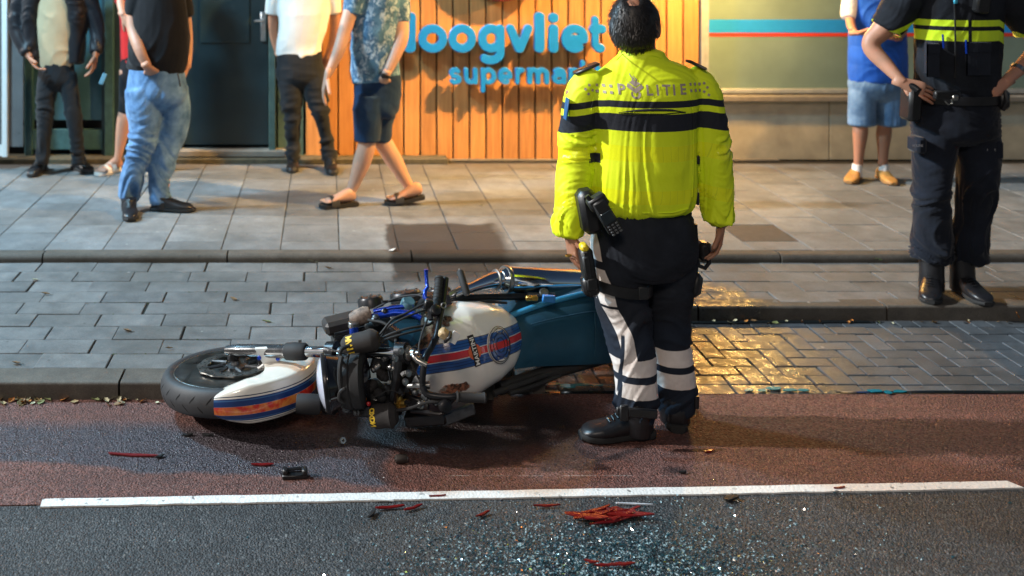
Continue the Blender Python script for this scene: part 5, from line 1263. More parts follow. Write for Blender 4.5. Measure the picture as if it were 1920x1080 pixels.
# ------------------------------------------------------------------ the fallen motorcycle (own axes: back B, up U, right R)
O = Vector((-.375, 4.30, .175))
Bv = Vector((.915, .40, .03)).normalized(); Uv = Vector((.38, -.88, .27)); Uv = (Uv-Bv*Uv.dot(Bv)).normalized(); Rv = Uv.cross(Bv)
if Rv.z < 0: Rv = -Rv
def L(b_, u_, r_): return O+Bv*b_+Uv*u_+Rv*r_
bike = empty('motorcycle', (.55, 4.3, 0), 'white cafe racer motorcycle with blue and red stripes lying on its side against the kerb', 'motorcycle')
# front wheel lies almost flat
wn_ = Vector((-.05, .10, 1.0)).normalized(); wc = Vector((-.375, 4.285, .125)); RT = .318
wx = Vector((1, 0, 0)); wx = (wx-wn_*wx.dot(wn_)).normalized(); wy = wn_.cross(wx)
def wp(a, r, h): return wc+(wx*math.cos(a)+wy*math.sin(a))*r+wn_*h
wheel = None
tw, tr_ = .055, .256
prof = [(tr_, -.046), (tr_+.014, -.054), (tr_+.028, -.056), (RT-.018, -.050), (RT-.006, -.031), (RT, 0), (RT-.006, .031), (RT-.018, .050), (tr_+.028, .056), (tr_+.014, .054), (tr_, .046), (tr_-.006, .040), (tr_-.006, -.040), (tr_, -.048)]
pr = cr(prof, 3)
mb = MB(); mb.lathe([tuple(p) for p in pr], wc, wn_, 72)
tyre_m = NT('tyre_rubber'); o_ = tyre_m.pos(); tyre_m.col(tyre_m.mix(tyre_m.noise(o_, 30, 4), (.018,.018,.020), (.040,.040,.042))); tyre_m.rough(.62); tyre_m.bump(tyre_m.noise(o_, 300, 3), .2, .002)
wheel = mb.build('front_wheel', BLKM, bike); wheel.data.materials[0] = tyre_m.m
mb = MB()
for k in range(26):
    a = 2*PI*k/26
    for sg_ in (1, -1):
        pts = []
        for i in range(8):
            t_ = i/7; hh = sg_*(.004+.050*t_); rr = RT+.0006-.026*(abs(hh)/.055)**2.2; pts.append(wp(a+sg_*.06+.11*t_+(.10*t_*t_), rr, hh))
        v, f = [], []
        for i, p in enumerate(pts):
            d = (pts[min(i+1, 7)]-pts[max(i-1, 0)]).normalized(); nrm = (p-wc).normalized(); s_ = d.cross(nrm).normalized()*(.0032*math.sin(PI*(i+.6)/8.2)); v += [p-s_, p+s_]
        mb.add(v, [(2*i, 2*i+1, 2*i+3, 2*i+2) for i in range(7)])
g_ = mb.build('tread_grooves', M('groove_black', (.004,.004,.004), .95), wheel); g_['kind'] = 'stuff'
mb = MB(); mb.lathe([(tr_-.004, -.046), (tr_+.004, -.050), (tr_+.004, -.046), (tr_-.008, -.038), (tr_-.022, -.012), (tr_-.022, .012), (tr_-.008, .038), (tr_+.004, .046), (tr_+.004, .050), (tr_-.006, .047), (tr_-.018, .038), (tr_-.036, .012), (tr_-.036, -.012), (tr_-.018, -.038), (tr_-.004, -.046)], wc, wn_, 64)
rimm = M('black_rim_paint', (.010,.012,.016), .2, .2, coat=.5)
rim = mb.build('rim', rimm, wheel)
mb = MB(); mb.lathe([(tr_+.002, .0505), (tr_+.0045, .0515), (tr_+.007, .0505)], wc, wn_, 64); mb.build('rim_tape', STEEL, wheel)
for k in range(5):
    a = 2*PI*k/5+.35
    for s_ in (-.13, .13):
        mb = MB(); mb.tube([wp(a+s_*1.3, .045, 0), wp(a+s_, .12, .004), wp(a+s_*.55, tr_-.03, .0)], [.017, .013, .014], 8); mb.build('spoke', rimm, wheel)
mb = MB(); mb.lathe([(.0,-.06), (.045,-.055), (.05,-.02), (.035,0), (.05,.03), (.045,.058), (.022,.064), (.018,.078), (0,.08)], wc, wn_, 24); mb.build('hub', ALLOY, wheel)
def disc(h_):
    mb = MB(); nseg = 72; v, f = [], []
    for k in range(nseg):
        a = 2*PI*k/nseg; ro = .162+.004*math.cos(a*12)*1.0; ri = .118+.005*math.cos(a*12)
        for r_, dh in ((ro, 0), (ro, .005), (ri, .005), (ri, 0)): v.append(wp(a, r_, h_+dh))
    for k in range(nseg):
        for q in range(4): f.append((k*4+q, k*4+(q+1) % 4, ((k+1) % nseg)*4+(q+1) % 4, ((k+1) % nseg)*4+q))
    mb.add(v, f)
    o = mb.build('brake_disc', STEEL, wheel)
    mh = M('hole_black', (.006,.006,.006), .9) if 'hole_black' not in bpy.data.materials else bpy.data.materials['hole_black']
    hb_ = MB()
    for k in range(48):
        a = 2*PI*k/48; hb_.lathe([(0, h_+.0056), (.0038, h_+.0056), (.0038, h_+.0050)], wp(a, (.130, .142, .153)[k % 3], 0), wn_, 8)
    q = hb_.build('disc_holes', mh, o); q['kind'] = 'stuff'
    for k in range(8):
        a = 2*PI*k/8+.1; mb = MB(); mb.tube([wp(a, .055, h_+.002), wp(a+.18, .122, h_+.002)], [.008,.006], 6); mb.build('disc_arm', ALLOY, o)
disc(.060)
# fork
F0u = wp(.6, .0, .118)+Vector((-.01, 0, 0)); F1u = W(760, 662, 3.90)
F0l = wp(.6, .0, -.10); F1l = W(745, 757, 3.90)
for s_, (a_, c_) in enumerate(((F0u, F1u), (F0l, F1l))):
    d = (c_-a_).normalized(); ln = (c_-a_).length
    fk = MB(); fk.lathe([(0,-.035), (.020,-.032), (.024,0), (.026,.03), (.027,ln*.32), (.029,ln*.325), (.029,ln*.34)], a_, d, 20); fo = fk.build('fork_leg', M('black_fork_paint', (.014,.014,.016), .25, coat=.5) if s_ == 0 else bpy.data.materials['black_fork_paint'], bike)
    mb = MB(); mb.lathe([(.029,ln*.33), (.034,ln*.335), (.036,ln*.38), (.034,ln*.44), (.028,ln*.45)], a_, d, 20); mb.build('dust_boot', BLKR, fo)
    mb = MB(); mb.lathe([(.0215,ln*.44), (.0215,ln*1.0), (0,ln)], a_, d, 24); mb.build('fork_tube', CHROME, fo)
    mb = MB(); mb.lathe([(.026,ln*.985), (.028,ln*.99), (.028,ln*1.02), (.017,ln*1.025), (.017,ln*1.05), (.010,ln*1.052), (.010,ln*1.07), (0,ln*1.072)], a_, d, 16); mb.build('fork_cap', STEEL if s_ == 0 else GOLD, fo)
    mb = MB(); mb.lathe([(.018,-.04), (.026,-.035), (.026,-.012), (.018,-.008)], a_+wn_*(0 if s_ == 0 else 0), wn_, 14); mb.build('axle_clamp', BLKM, fo)
    for hh in (.55, .99):
        p = a_+d*ln*hh
fd = (F1u-F0u).normalized(); fdl = (F1l-F0l).normalized()
# brake caliper on the upper leg
mb = MB(); c = wp(-.3, .14, .088); mb.box(c, (.085,.06,.055), Matrix.Rotation(.3, 3, 'Z'), .010); cal = mb.build('brake_caliper', BLKM, bike)
mb = MB(); mb.lathe([(.020,0), (.020,.012), (.012,.016), (0,.016)], wp(-.1, .03, .10)+Vector((.09,-.02,.0)), wn_, 14); mb.build('axle_nut', M('orange_anodised', (.55,.20,.03), .3, .7), bike)
# triple clamps
mb = MB()
for t0, t1, wd in ((.985, .93, .030), (.60, .66, .030)):
    pa, pb = F0u+(F1u-F0u)*t0, F0l+(F1l-F0l)*t0; 
    mb = MB(); dz = (pb-pa).normalized(); ax = fd; pz = dz.cross(ax).normalized(); mt_ = Matrix((ax, pz, dz)).transposed()
    mb.box((pa+pb)/2-pz*0, (.036, .075, (pb-pa).length+.05), mt_, .010); mb.lathe([(.040,-.020), (.040,.020)], pa, fd, 16); mb.lathe([(.040,-.020), (.040,.020)], pb, fd, 16)
    mb.build('triple_clamp', BLKM, bike)
# front fender: shell over the tyre on the near side, with its side plate to the upper fork leg
def fender_mat():
    t = NT('fender_paint'); a = t.n('ShaderNodeAttribute', attribute_name='w').outputs['Fac']
    o = t.pos(); c = t.mix(t.noise(o, 6, 3), (.74,.70,.60), (.82,.78,.70))
    red = t.mix(t.mr(t.noise(o, 22, 3), .4, .62), (.62,.03,.015), (.80,.28,.06))
    for lo_, hi_, cc in ((-.030,-.010,(.012,.04,.16)), (-.010,.012,red), (.012,.032,(.012,.04,.16)), (-.0265,-.0235,(.05,.14,.32)), (.0255,.0285,(.05,.14,.32)), (-.0375,-.0345,(.015,.03,.08)), (.0365,.0395,(.015,.03,.08))):
        c = t.mix(t.band(a, lo_, hi_, .0006), c, cc)
    t.col(c); t.rough(.22); t.p.inputs['Coat Weight'].default_value = .7; t.p.inputs['Coat Roughness'].default_value = .06; t.bump(t.noise(o, 35, 3), .05, .003); return t.m
def with_attr(o, vals, name='w'):
    at = o.data.attributes.new(name, 'FLOAT', 'POINT'); at.data.foreach_set('value', vals); return o
na, nw = 44, 22; v = []; wv = []; A0, A1 = R(-100), R(22)
for thick in (0, 1):
    for i in range(na+1):
        t_ = i/na; a = A0+(A1-A0)*t_
        # how far the upper side reaches inwards: deep in the middle where the plate meets the fork
        reach = .05+.135*math.exp(-((t_-.66)/.27)**2)
        lift = .0+.012*math.exp(-((t_-.66)/.2)**2)
        endt = min(1, .02+t_/.20)**.6*min(1, .02+(1-t_)/.06)**.5
        arcl = [(-.075, -.060)]
        for j in range(nw+1):
            s_ = j/nw
            total = .075+.150+reach
            q = s_*total
            if q < .060: rr, hh, w_ = RT-.050+q, -.074, -(.135-q)
            elif q < .060+.150:
                an = (q-.060)/.150*PI; rr = RT+.008+.018*math.sin(an)**.8-.0; hh = -.074*math.cos(an); w_ = -.075+(q-.060)
            else: rr = RT+.008-(q-.210); hh = .074+lift*min(1, (q-.21)/.05); w_ = .075+(q-.21)
            w_ *= 1.0; 
            taper = .42+.58*endt; hh *= taper
            rr2 = rr-(.003 if thick else 0); hh2 = hh*(.96 if thick else 1)
            # blunt nose
            v.append(wp(a, rr2, hh2+.006)); wv.append(w_*taper+.012)
        
st = (na+1)*(nw+1); f = []
for i in range(na):
    for j in range(nw):
        q = i*(nw+1)+j; f.append((q, q+1, q+nw+2, q+nw+1)); f.append((st+q, st+q+nw+1, st+q+nw+2, st+q+1))
for i in range(na):
    q = i*(nw+1); f.append((q, q+nw+1, st+q+nw+1, st+q)); q += nw; f.append((q+nw+1, q, st+q, st+q+nw+1))
for j in range(nw):
    q = j; f.append((q+1, q, st+q, st+q+1)); q = na*(nw+1)+j; f.append((q, q+1, st+q+1, st+q))
mb = MB(); mb.add(v, f); FM = fender_mat(); fen = mb.build('front_fender', FM, bike, ang=50); with_attr(fen, wv)
pa = F0u+fd*(F1u-F0u).length*.16
mb = MB(); v = []; 
for (x, y, dd) in ((478,655,-.035), (528,652,-.035), (532,668,-.03), (523,678,-.02), (535,700,-.0), (470,702,.0), (494,684,-.02), (487,672,-.03)): v.append(W(x, y, pa.y-.012+dd))
mb.prism(v, (0, .012, .004)); fp = mb.build('fork_plate', MT['white_paint'], fen, smooth=False)
for x, y in ((486,671), (521,672)):
    mb = MB(); mb.lathe([(.009,0), (.009,.006), (.004,.008), (0,.008)], W(x, y, pa.y-.045), (0,-1,.2), 10); mb.build('blue_bolt', BLUEA, fp)
# headlight
hc = W(627, 716, 3.93); hd = Vector((-.97, -.03, -.12)).normalized()
mb = MB(); mb.lathe([(0,-.115), (.03,-.112), (.062,-.09), (.085,-.05), (.098,0), (.104,.02), (.108,.022), (.108,.036), (.100,.040)], hc, hd, 36); hl_ = mb.build('headlight', M('black_gloss_paint', (.008,.008,.009), .12, coat=.8), bike)
mb = MB(); mb.lathe([(.109,.026), (.110,.030), (.109,.038), (.101,.043), (.100,.038)], hc, hd, 36); mb.build('rim_ring', BLKM, hl_)
lens = NT('headlight_lens'); lens.col((.50,.52,.62)); lens.rough(.05); lens.p.inputs['Coat Weight'].default_value = 1; lens.bump(lens.voro(lens.coord(), 60), .3, .002)
mb = MB(); mb.lathe([(.100,.040), (.085,.052), (.055,.063), (.025,.068), (0,.069)], hc, hd, 36); mb.build('lens', lens.m, hl_)
mb = MB(); mb.lathe([(0,-.02), (.035,-.02), (.038,0), (.038,.07), (.034,.075), (0,.075)], W(566,757,4.0), (1,-.1,0), 20); mb.build('front_reflector_housing', BLKR, bike)
# instrument drum
dc = W(663, 712, 3.92); dd_ = Vector((.96, -.20, .12)).normalized()
mb = MB(); mb.lathe([(0,-.045), (.096,-.043), (.104,-.035), (.106,-.005), (.101,0), (.106,.005), (.105,.038), (.096,.046), (.07,.05), (0,.05)], dc, dd_, 36); ins = mb.build('instrument_drum', BLKR, bike)
mb = MB(); mb.lathe([(.0,.051), (.068,.051), (.07,.055), (.0,.056)], dc, dd_, 30); mb.build('dial_glass', M('dial_glass', (.02,.02,.025), .08), ins)
for i, (x, y, c_) in enumerate([(683,748,(.6,.2,.02)), (691,757,(.5,.02,.02))]):
    mb = MB(); mb.lathe([(0,-.006), (.008,-.004), (.008,.004), (0,.008)], W(x, y, 3.87), (.3,-1,.2), 10); mb.build('indicator_lamp', M('lamp_amber' if i == 0 else 'lamp_red', c_, .25), ins)
# upper rad / air box piece
rb_ = Matrix.Rotation(R(-9), 3, 'Y') @ Matrix.Rotation(R(12), 3, 'Z')
mb = MB(); mb.box(W(647, 604, 4.22), (.185,.10,.055), rb_, .014); ab = mb.build('radiator_shroud', M('dark_brown_plastic', (.026,.022,.020), .5, bump=.2, bs=200), bike, smooth=False)
mb = MB(); mb.box(W(660, 632, 4.22), (.165,.10,.075), rb_, .012); mb.build('radiator', BLKM, ab)
for k in range(6):
    mb = MB(); mb.box(W(660, 618+k*5, 4.16), (.15,.006,.006), rb_); mb.build('radiator_fin', ALLOY, ab)
mb = MB(); mb.tube([W(663,607,4.10), W(664,622,4.09), W(670,640,4.10)], [.019,.020,.020], 14); bh = mb.build('blue_hose', BLUEA, bike)
mb = MB(); mb.lathe([(.0215,-.010), (.0225,-.009), (.0225,.009), (.0215,.010)], W(663,609,4.10), (.05,0,1), 16); mb.build('hose_clamp', STEEL, bh)
mb = MB(); mb.lathe([(0,-.05), (.024,-.045), (.032,-.02), (.034,.02), (.025,.04), (0,.045)], W(677,593,4.14), (.8,0,.3), 16); mb.build('bar_end_weight', M('scuffed_rubber', (.20,.15,.12), .7, var=.5, vs=60), bike)
mb = MB(); mb.tube([W(686,596,4.15), W(710,592,4.14), W(740,586,4.13), (W(772,588,4.12)), W(790,597,4.1)], [.013,.013,.014,.013,.011], 12); mb.build('blue_lower_lever', BLUEA, bike)
mb = MB(); mb.tube([W(700,584,4.2), W(735,577,4.2), W(775,573,4.2)], .009, 10); mb.build('rear_brake_pipe', BLUEA, bike)
# padded grips with yellow print
def pad(x0, y0, x1, y1, Dd, r_, nm='bar_pad'):
    a_, c_ = W(x0, y0, Dd), W(x1, y1, Dd-.03); d = (c_-a_).normalized(); ln = (c_-a_).length
    mb = MB(); mb.lathe([(0,0), (r_*.7,.003), (r_,.02), (r_*1.03,ln*.35), (r_*1.0,ln*.62), (r_*1.08,ln*.8), (r_,ln-.02), (r_*.65,ln-.003), (0,ln)], a_, d, 24)
    return mb.build(nm, M('charcoal_foam', (.022,.019,.018), .85, var=.3, bump=.4, bs=120) if 'charcoal_foam' not in bpy.data.materials else bpy.data.materials['charcoal_foam'], bike), a_, d, ln
p1_, a_, d_, ln_ = pad(642, 652, 712, 634, 3.96, .040)
def ring_text(s, a_, d, at, r_, size, par, flip=1, start=-40, step=22):
    ref = (Vector((0,-1,.35))-d*Vector((0,-1,.35)).dot(d)).normalized(); sd_ = d.cross(ref)
    for i, ch in enumerate(s):
        v, f = text_mesh(ch, size, .0012); an = R(start+step*i); out = ref*math.cos(an)+sd_*math.sin(an); tan = -ref*math.sin(an)+sd_*math.cos(an)
        cxm = (min(p.x for p in v)+max(p.x for p in v))/2
        mb = MB(); mb.add([a_+d*(at+(p.y-size*.3)*flip)+out*(r_+.0012-((p.x-cxm)**2)/(2*r_))+tan*(p.x-cxm) for p in v], f); mb.build('yellow_letter', YEL, par, smooth=False)
ring_text('MWIE', a_, d_, ln_*.27, .0412, .034, p1_, -1, -42, 28)
p2_, a2_, d2_, ln2_ = pad(694, 782, 745, 778, 3.86, .043)
ring_text('OXDN', a2_, d2_, .022, .0435, .026, p2_, -1, -35, 22)
# handlebar
hb1 = [W(836,522,4.16), W(833,545,4.12), W(829,575,4.06), W(824,600,4.0), W(819,628,3.94), W(808,652,3.90), W(797,672,3.86), W(793,700,3.84), W(792,722,3.84)]
mb = MB(); mb.tube([Vector(p) for p in cr([tuple(p) for p in hb1], 4)], .0125, 14); bar = mb.build('handlebar', BLKM, bike)
mb = MB(); a_ = W(824,520,4.16); c_ = W(818,578,4.05); mb.lathe([(0,0), (.017,.001), (.021,.004), (.021,.012), (.0175,.016), (.0175,(c_-a_).length-.01), (.021,(c_-a_).length)], a_, c_-a_, 16); gr = mb.build('grip', BLKR, bar)
mb = MB()
for k in range(7): 
    mb.lathe([(.0178,-.002), (.019,0), (.0178,.002)], a_+(c_-a_)*(.15+.11*k), c_-a_, 14)
q = mb.build('grip_ribs', BLKR, gr); q['kind'] = 'stuff'
mb = MB(); mb.tube([W(799,505,4.10), W(799,512,4.10), W(800,530,4.08), W(802,538,4.07), W(797,546,4.06), W(796,556,4.05), W(803,566,4.04)], [.009,.008,.008,.007,.0085,.0095,.009], 10); mb.build('brake_lever', BLUEA, bar)
mb = MB(); mb.box(W(803,572,4.03), (.035,.03,.045), Matrix.Rotation(.2, 3, 'Y'), .006); mb.tube([W(806,580,4.02), W(808,600,3.99)], [.012,.010], 8); mb.build('lever_perch', BLKM, bar)
mb = MB(); mb.lathe([(0,0), (.019,0), (.021,.005), (.021,.03), (.017,.033), (0,.033)], W(812,585,4.02), (.3,-.6,.5), 16); mb.build('throttle_housing', BLK, bar)
mb = MB(); mb.lathe([(.010,-.003), (.013,0), (.010,.003), (.007,0), (.010,-.003)], W(832,573,4.0), (.2,-1,.2), 16); mb.build('cable_ring', STEEL, bar)
hb2 = [W(792,722,3.84), W(800,738,3.83), W(830,744,3.82), W(862,743,3.82), W(905,745,3.84)]
mb = MB(); mb.tube([Vector(p) for p in cr([tuple(p) for p in hb2], 4)], .0125, 12); mb.build('handlebar_lower', BLKM, bike)
mb = MB(); a_ = W(856,744,3.81); mb.lathe([(.020,0), (.022,.004), (.0185,.008), (.0185,.10), (.021,.105), (.015,.112), (0,.112)], a_, Vector((1,.02,-.05)), 16); mb.build('lower_grip', BLKR, bike)
mb = MB(); mb.lathe([(0,-.02), (.022,-.018), (.025,0), (.022,.012), (.012,.016), (0,.016)], W(835,762,3.80), (.2,-.9,.3), 18); mb.build('bar_end_mirror_mount', BLKM, bike)
mb = MB(); mb.tube([W(835,762,3.8), W(842,757,3.81), W(851,748,3.82)], .008, 8); mb.build('mirror_stem', BLKM, bike)
mb = MB(); mb.tube([W(770,666,3.88), W(776,668,3.86), W(783,676,3.85), W(800,684,3.84)], [.009,.012,.012,.010], 10); mb.build('bar_clamp_bolt', STEEL, bar)
mb = MB(); mb.tube([W(764,724,3.88), W(780,723,3.86), W(806,722,3.85)], [.010,.012,.014], 10); mb.build('clutch_perch', STEEL, bike)
mb = MB(); mb.tube([W(770,770,3.86), W(790,772,3.84), W(825,776,3.82), W(838,770,3.82)], [.008,.009,.008,.006], 8); mb.build('clutch_lever', BLKM, bike)
# right footpeg / brake pedal standing up
mb = MB(); a_ = W(862,508,4.45); c_ = W(876,553,4.38); mb.lathe([(0,0), (.014,.001), (.016,.005), (.016,(c_-a_).length-.01), (.012,(c_-a_).length)], a_, c_-a_, 12); fpg = mb.build('footpeg', BLKR, bike)
mb = MB(); mb.lathe([(0,-.012), (.004,-.01), (.006,0), (.004,.004)], a_, c_-a_, 8); mb.build('peg_tip', STEEL, fpg)
# tank
def tank_mat():
    t = NT('tank_paint'); a = t.n('ShaderNodeAttribute', attribute_name='w').outputs['Fac']; s_ = t.n('ShaderNodeAttribute', attribute_name='s').outputs['Fac']
    o = t.pos(); c = t.mix(t.noise(o, 5, 3), (.86,.83,.77), (.90,.88,.84))
    st = t.mr(s_, .0, .02)
    for lo_, hi_, cc in ((-.052,-.017,(.015,.085,.32)), (.017,.052,(.015,.085,.32)), (-.014,.014,(.60,.012,.015)), (-.0415,-.0385,(.006,.03,.14)), (-.030,-.0275,(.006,.03,.14)), (.0275,.030,(.006,.03,.14)), (.0385,.0415,(.006,.03,.14)), (-.055,-.052,(.008,.02,.06)), (.052,.055,(.008,.02,.06)), (-.017,-.014,(.55,.6,.66)), (.014,.017,(.55,.6,.66))):
        c = t.mix(t.math('MULTIPLY', t.band(a, lo_, hi_, .0006), st), c, cc)
    # torn, scraped paint at the front and the lower edge
    n = t.noise(o, 17, 5, .62, .4); n2 = t.noise(o, 60, 4, .6)
    def spot(u0, v0, ru, rv):
        d = t.math('SQRT', t.math('ADD', t.math('POWER', t.math('DIVIDE', t.math('SUBTRACT', s_, u0), ru), 2.), t.math('POWER', t.math('DIVIDE', t.math('SUBTRACT', a, v0), rv), 2.)))
        return t.mr(t.math('ADD', d, t.math('MULTIPLY', t.math('SUBTRACT', n, .5), 2.2)), .75, .9, 1, 0)
    m = t.math('MAXIMUM', t.math('MAXIMUM', spot(.15, .085, .13, .060), spot(.27, .135, .08, .028)), t.math('MAXIMUM', spot(.28, -.125, .14, .022), spot(.05, .02, .05, .06)))
    inner = t.mix(t.mr(n2, .42, .6), (.045,.028,.02), (.40,.16,.09)); inner = t.mix(t.mr(n, .5, .62), inner, (.55,.50,.44))
    c = t.mix(m, c, inner); t.col(c); t.L(t.mix(m, .20, .6), t.p.inputs['Roughness'])
    cw = t.math('MULTIPLY', t.math('SUBTRACT', 1., m), .8); t.L(cw, t.p.inputs['Coat Weight']); t.p.inputs['Coat Roughness'].default_value = .05
    t.bump(t.math('SUBTRACT', t.math('MULTIPLY', t.noise(o, 14, 3), .35), m), .35, .006); return t.m
TO = Vector((-.10, -.10, -.07))
TB0, TB1 = .72, 1.34       # along the bike
nt, nc = 48, 60; v = []; wv = []; sv = []
def tank_pt(s_, th):
    # s_: 0 front .. 1 back; th: angle, 0 = top (u), +90 = right
    hw = np.interp(s_, [0,.04,.12,.3,.5,.7,.85,.95,1], [.03,.10,.15,.190,.198,.182,.138,.085,.03])
    hu = np.interp(s_, [0,.04,.12,.3,.5,.7,.85,.95,1], [.03,.075,.105,.135,.14,.12,.095,.065,.03])
    cu_ = np.interp(s_, [0,.3,.6,1], [.03,.05,.04,-.01])
    ct, sn = math.cos(th), math.sin(th)
    e = .78 if ct > 0 else .6
    rr = math.copysign(abs(sn)**.88, sn)*hw; uu = math.copysign(abs(ct)**e, ct)*hu*(1 if ct > 0 else .8)
    b_ = TB0+(TB1-TB0)*s_
    dn = .012*math.exp(-((s_-.22)/.09)**2)*math.exp(-((rr-.07)/.045)**2)*(ct > 0)*1.6    # the dent
    knee = .016*math.exp(-((s_-.68)/.2)**2)*math.exp(-((abs(sn)-.95)/.25)**2)
    return L(b_, .29+cu_+uu-dn, .02+rr*(1-knee*6))+TO, rr
for i in range(nt+1):
    s_ = i/nt; s_ = .5-.5*math.cos(PI*s_)*1.0
    for k in range(nc):
        th = 2*PI*k/nc; p, rr = tank_pt(s_, th); n1 = float(vn([[p.x*9, p.y*9, p.z*9]], 4)[0])-.5
        v.append(p+Uv*n1*.012*(s_ < .45)); wv.append(rr if math.cos(th) > -.2 else .2); sv.append(s_)
f = [(i*nc+k, i*nc+(k+1) % nc, (i+1)*nc+(k+1) % nc, (i+1)*nc+k) for i in range(nt) for k in range(nc)]
mb = MB(); mb.add(v, f); tank = mb.build('fuel_tank', tank_mat(), bike, ang=0); with_attr(tank, wv); with_attr(tank, sv, 's')
ttr = bvh(tank)
def on_tank(b_, r_, off=.001):
    h_ = ttr.ray_cast(L(b_, .75, r_+.02)+TO, -Uv); q = h_[0] if h_[0] else L(b_, .45, r_)+TO; return q+Uv*off
# filler cap: ring, face, bolts
cb, crr = 1.135, .0
cp_ = on_tank(cb, crr); nrm = (on_tank(cb+.03, crr)-on_tank(cb-.03, crr)).cross(on_tank(cb, crr+.03)-on_tank(cb, crr-.03)).normalized()
if nrm.dot(Uv) < 0: nrm = -nrm
cax = nrm
cB = (Bv-cax*Bv.dot(cax)).normalized(); cR = cax.cross(cB)
ringw = M('cap_white', (.72,.69,.64), .25, coat=.5)
mb = MB(); mb.lathe([(.0715,-.012), (.0715,.002), (.0695,.0045), (.067,.003), (.067,-.012)], cp_, cax, 48); cap = mb.build('filler_cap', ringw, tank)
capm = NT('cap_stripes'); capx = capm.n('ShaderNodeAttribute', attribute_name='w').outputs['Fac']; cc_ = capm.mix(capm.band(capx, -.055, .055, .0006), (.80,.77,.72), (.015,.085,.32)); cc_ = capm.mix(capm.band(capx, -.014, .014, .0006), cc_, (.60,.012,.015))
for lo_ in (-.040, -.028, .028, .040): cc_ = capm.mix(capm.band(capx, lo_-.0014, lo_+.0014, .0005), cc_, (.006,.03,.14))
capm.col(cc_); capm.rough(.22); capm.p.inputs['Coat Weight'].default_value = .7
mb = MB(); v, f = [], []; wv = []
for j, (r_, hh) in enumerate([(0.0001,.010), (.025,.010), (.05,.009), (.064,.007), (.066,-.004)]):
    for k in range(48):
        a = 2*PI*k/48; v.append(cp_+cax*hh+cB*math.cos(a)*r_+cR*math.sin(a)*r_); wv.append((v[-1]-L(cb,.3,.02)-TO).dot(Rv))
for j in range(4):
    for k in range(48): f.append((j*48+k, j*48+(k+1) % 48, (j+1)*48+(k+1) % 48, (j+1)*48+k))
mb.add(v, f); cf = mb.build('cap_face', capm.m, cap); with_attr(cf, wv)
blk_line = M('thin_black_line', (.01,.01,.012), .4)
for r_ in (.0735, .064, .047, .028):
    mb = MB(); mb.tube([cp_+cax*(.0105 if r_ < .05 else (.0075 if r_ < .07 else .0035))+cB*math.cos(2*PI*k/40)*r_+cR*math.sin(2*PI*k/40)*r_ for k in range(41)], .0013, 5, False); mb.build('cap_line', blk_line, cap)
for k in range(8):
    a = 2*PI*k/8+.2; mb = MB(); mb.lathe([(.0042,.009), (.0042,.0125), (.002,.013), (0,.0125)], cp_+cB*math.cos(a)*.055+cR*math.sin(a)*.055, cax, 8); mb.build('cap_bolt', STEEL, cap)
# badge: orange red ball with a black bar and white letters, on the stripe in front of the cap
bb_, br_ = 1.0, .0
bp = on_tank(bb_, br_, .0015)
def tdecal(polys, mat, name, off, b0=bb_, r0=br_, ang=0):
    ca, sa = math.cos(ang), math.sin(ang)
    return decal(name, polys, mat, tank, lambda x, y: on_tank(b0+x*ca-y*sa, r0+x*sa+y*ca, off))
circ = [(.031*math.cos(2*PI*k/32), .031*math.sin(2*PI*k/32)) for k in range(32)]
tdecal([(circ+[(0, 0)], [(k, (k+1) % 32, 32) for k in range(32)])], M('badge_orange', (.72,.12,.03), .3, coat=.5), 'badge_ball', .0016)
tdecal([([(-.0145,-.058), (.0145,-.058), (.0145,.066), (-.0145,.066)], [(0,1,2,3)])], M('badge_black', (.02,.014,.012), .4), 'badge_bar', .0024, ang=.12)
v, f = text_mesh('MARTINI', .0265, .0006); x0 = min(p.x for p in v); x1 = max(p.x for p in v); sc_ = .110/(x1-x0)
tdecal([([(-(p.y-.0095), -.053+(p.x-x0)*sc_) for p in v], f)], M('badge_white', (.8,.79,.76), .4), 'badge_lettering', .0034, ang=.12)
v, f = text_mesh('MARTINI', .012, .0002)
# object stuck in the dent: torn filler / reservoir
mb = MB(); rr_ = Matrix.Rotation(R(38), 3, 'Y') @ Matrix.Rotation(.4, 3, 'X'); mb.box(W(833,626,3.80), (.040,.035,.034), rr_, .007); rs = mb.build('fluid_reservoir', M('stained_translucent_plastic', (.45,.32,.17), .35, var=.3), bike)
mb = MB(); mb.box(W(840,632,3.79), (.012,.036,.038), rr_, .003); mb.build('reservoir_cap', BLK, rs)
mb = MB(); mb.box(W(852,633,3.80), (.03,.004,.045), Matrix.Rotation(R(30), 3, 'Y'), .001); mb.build('torn_paint_flap', MT['white_paint'], tank)
# seat block; the highlight on its top edge is a lighter blue tube
SEATM = cloth('petrol_blue_vinyl', (.010,.055,.098), var=.2, rough=.42, vs=6, weave=.1, bs=300); SEATE = M('seat_edge_highlight', (.03,.22,.42), .35, var=.15)
top = [(945,600), (1005,578), (1060,562), (1112,552), (1150,561), (1230,575)]
bot = [(965,692), (1000,688), (1060,685), (1112,683), (1150,680), (1230,668)]
nu = 24; v = []; f = []
Tt = cr([(a, c, 4.47+.05*i) for i, (a, c) in enumerate(top)], 5); Bb = cr([(a, c, 4.36+.045*i) for i, (a, c) in enumerate(bot)], 5)
rows = []
nn_ = len(Tt)
for i in range(nn_):
    pt, pb = W(*Tt[i]), W(*Bb[i]); row = []
    for k in range(9):
        s_ = k/8; p = pt+(pb-pt)*s_; bulge = .035*math.sin(PI*s_)**.6*min(1, .35+i/6); row.append(p-Vector((.0, 1, -.35))*bulge)
    row += [pb+Vector((0,.16,.0)), pt+Vector((0,.17,.02))]; rows.append(row)
m_ = len(rows[0])
for r_ in rows: v += r_
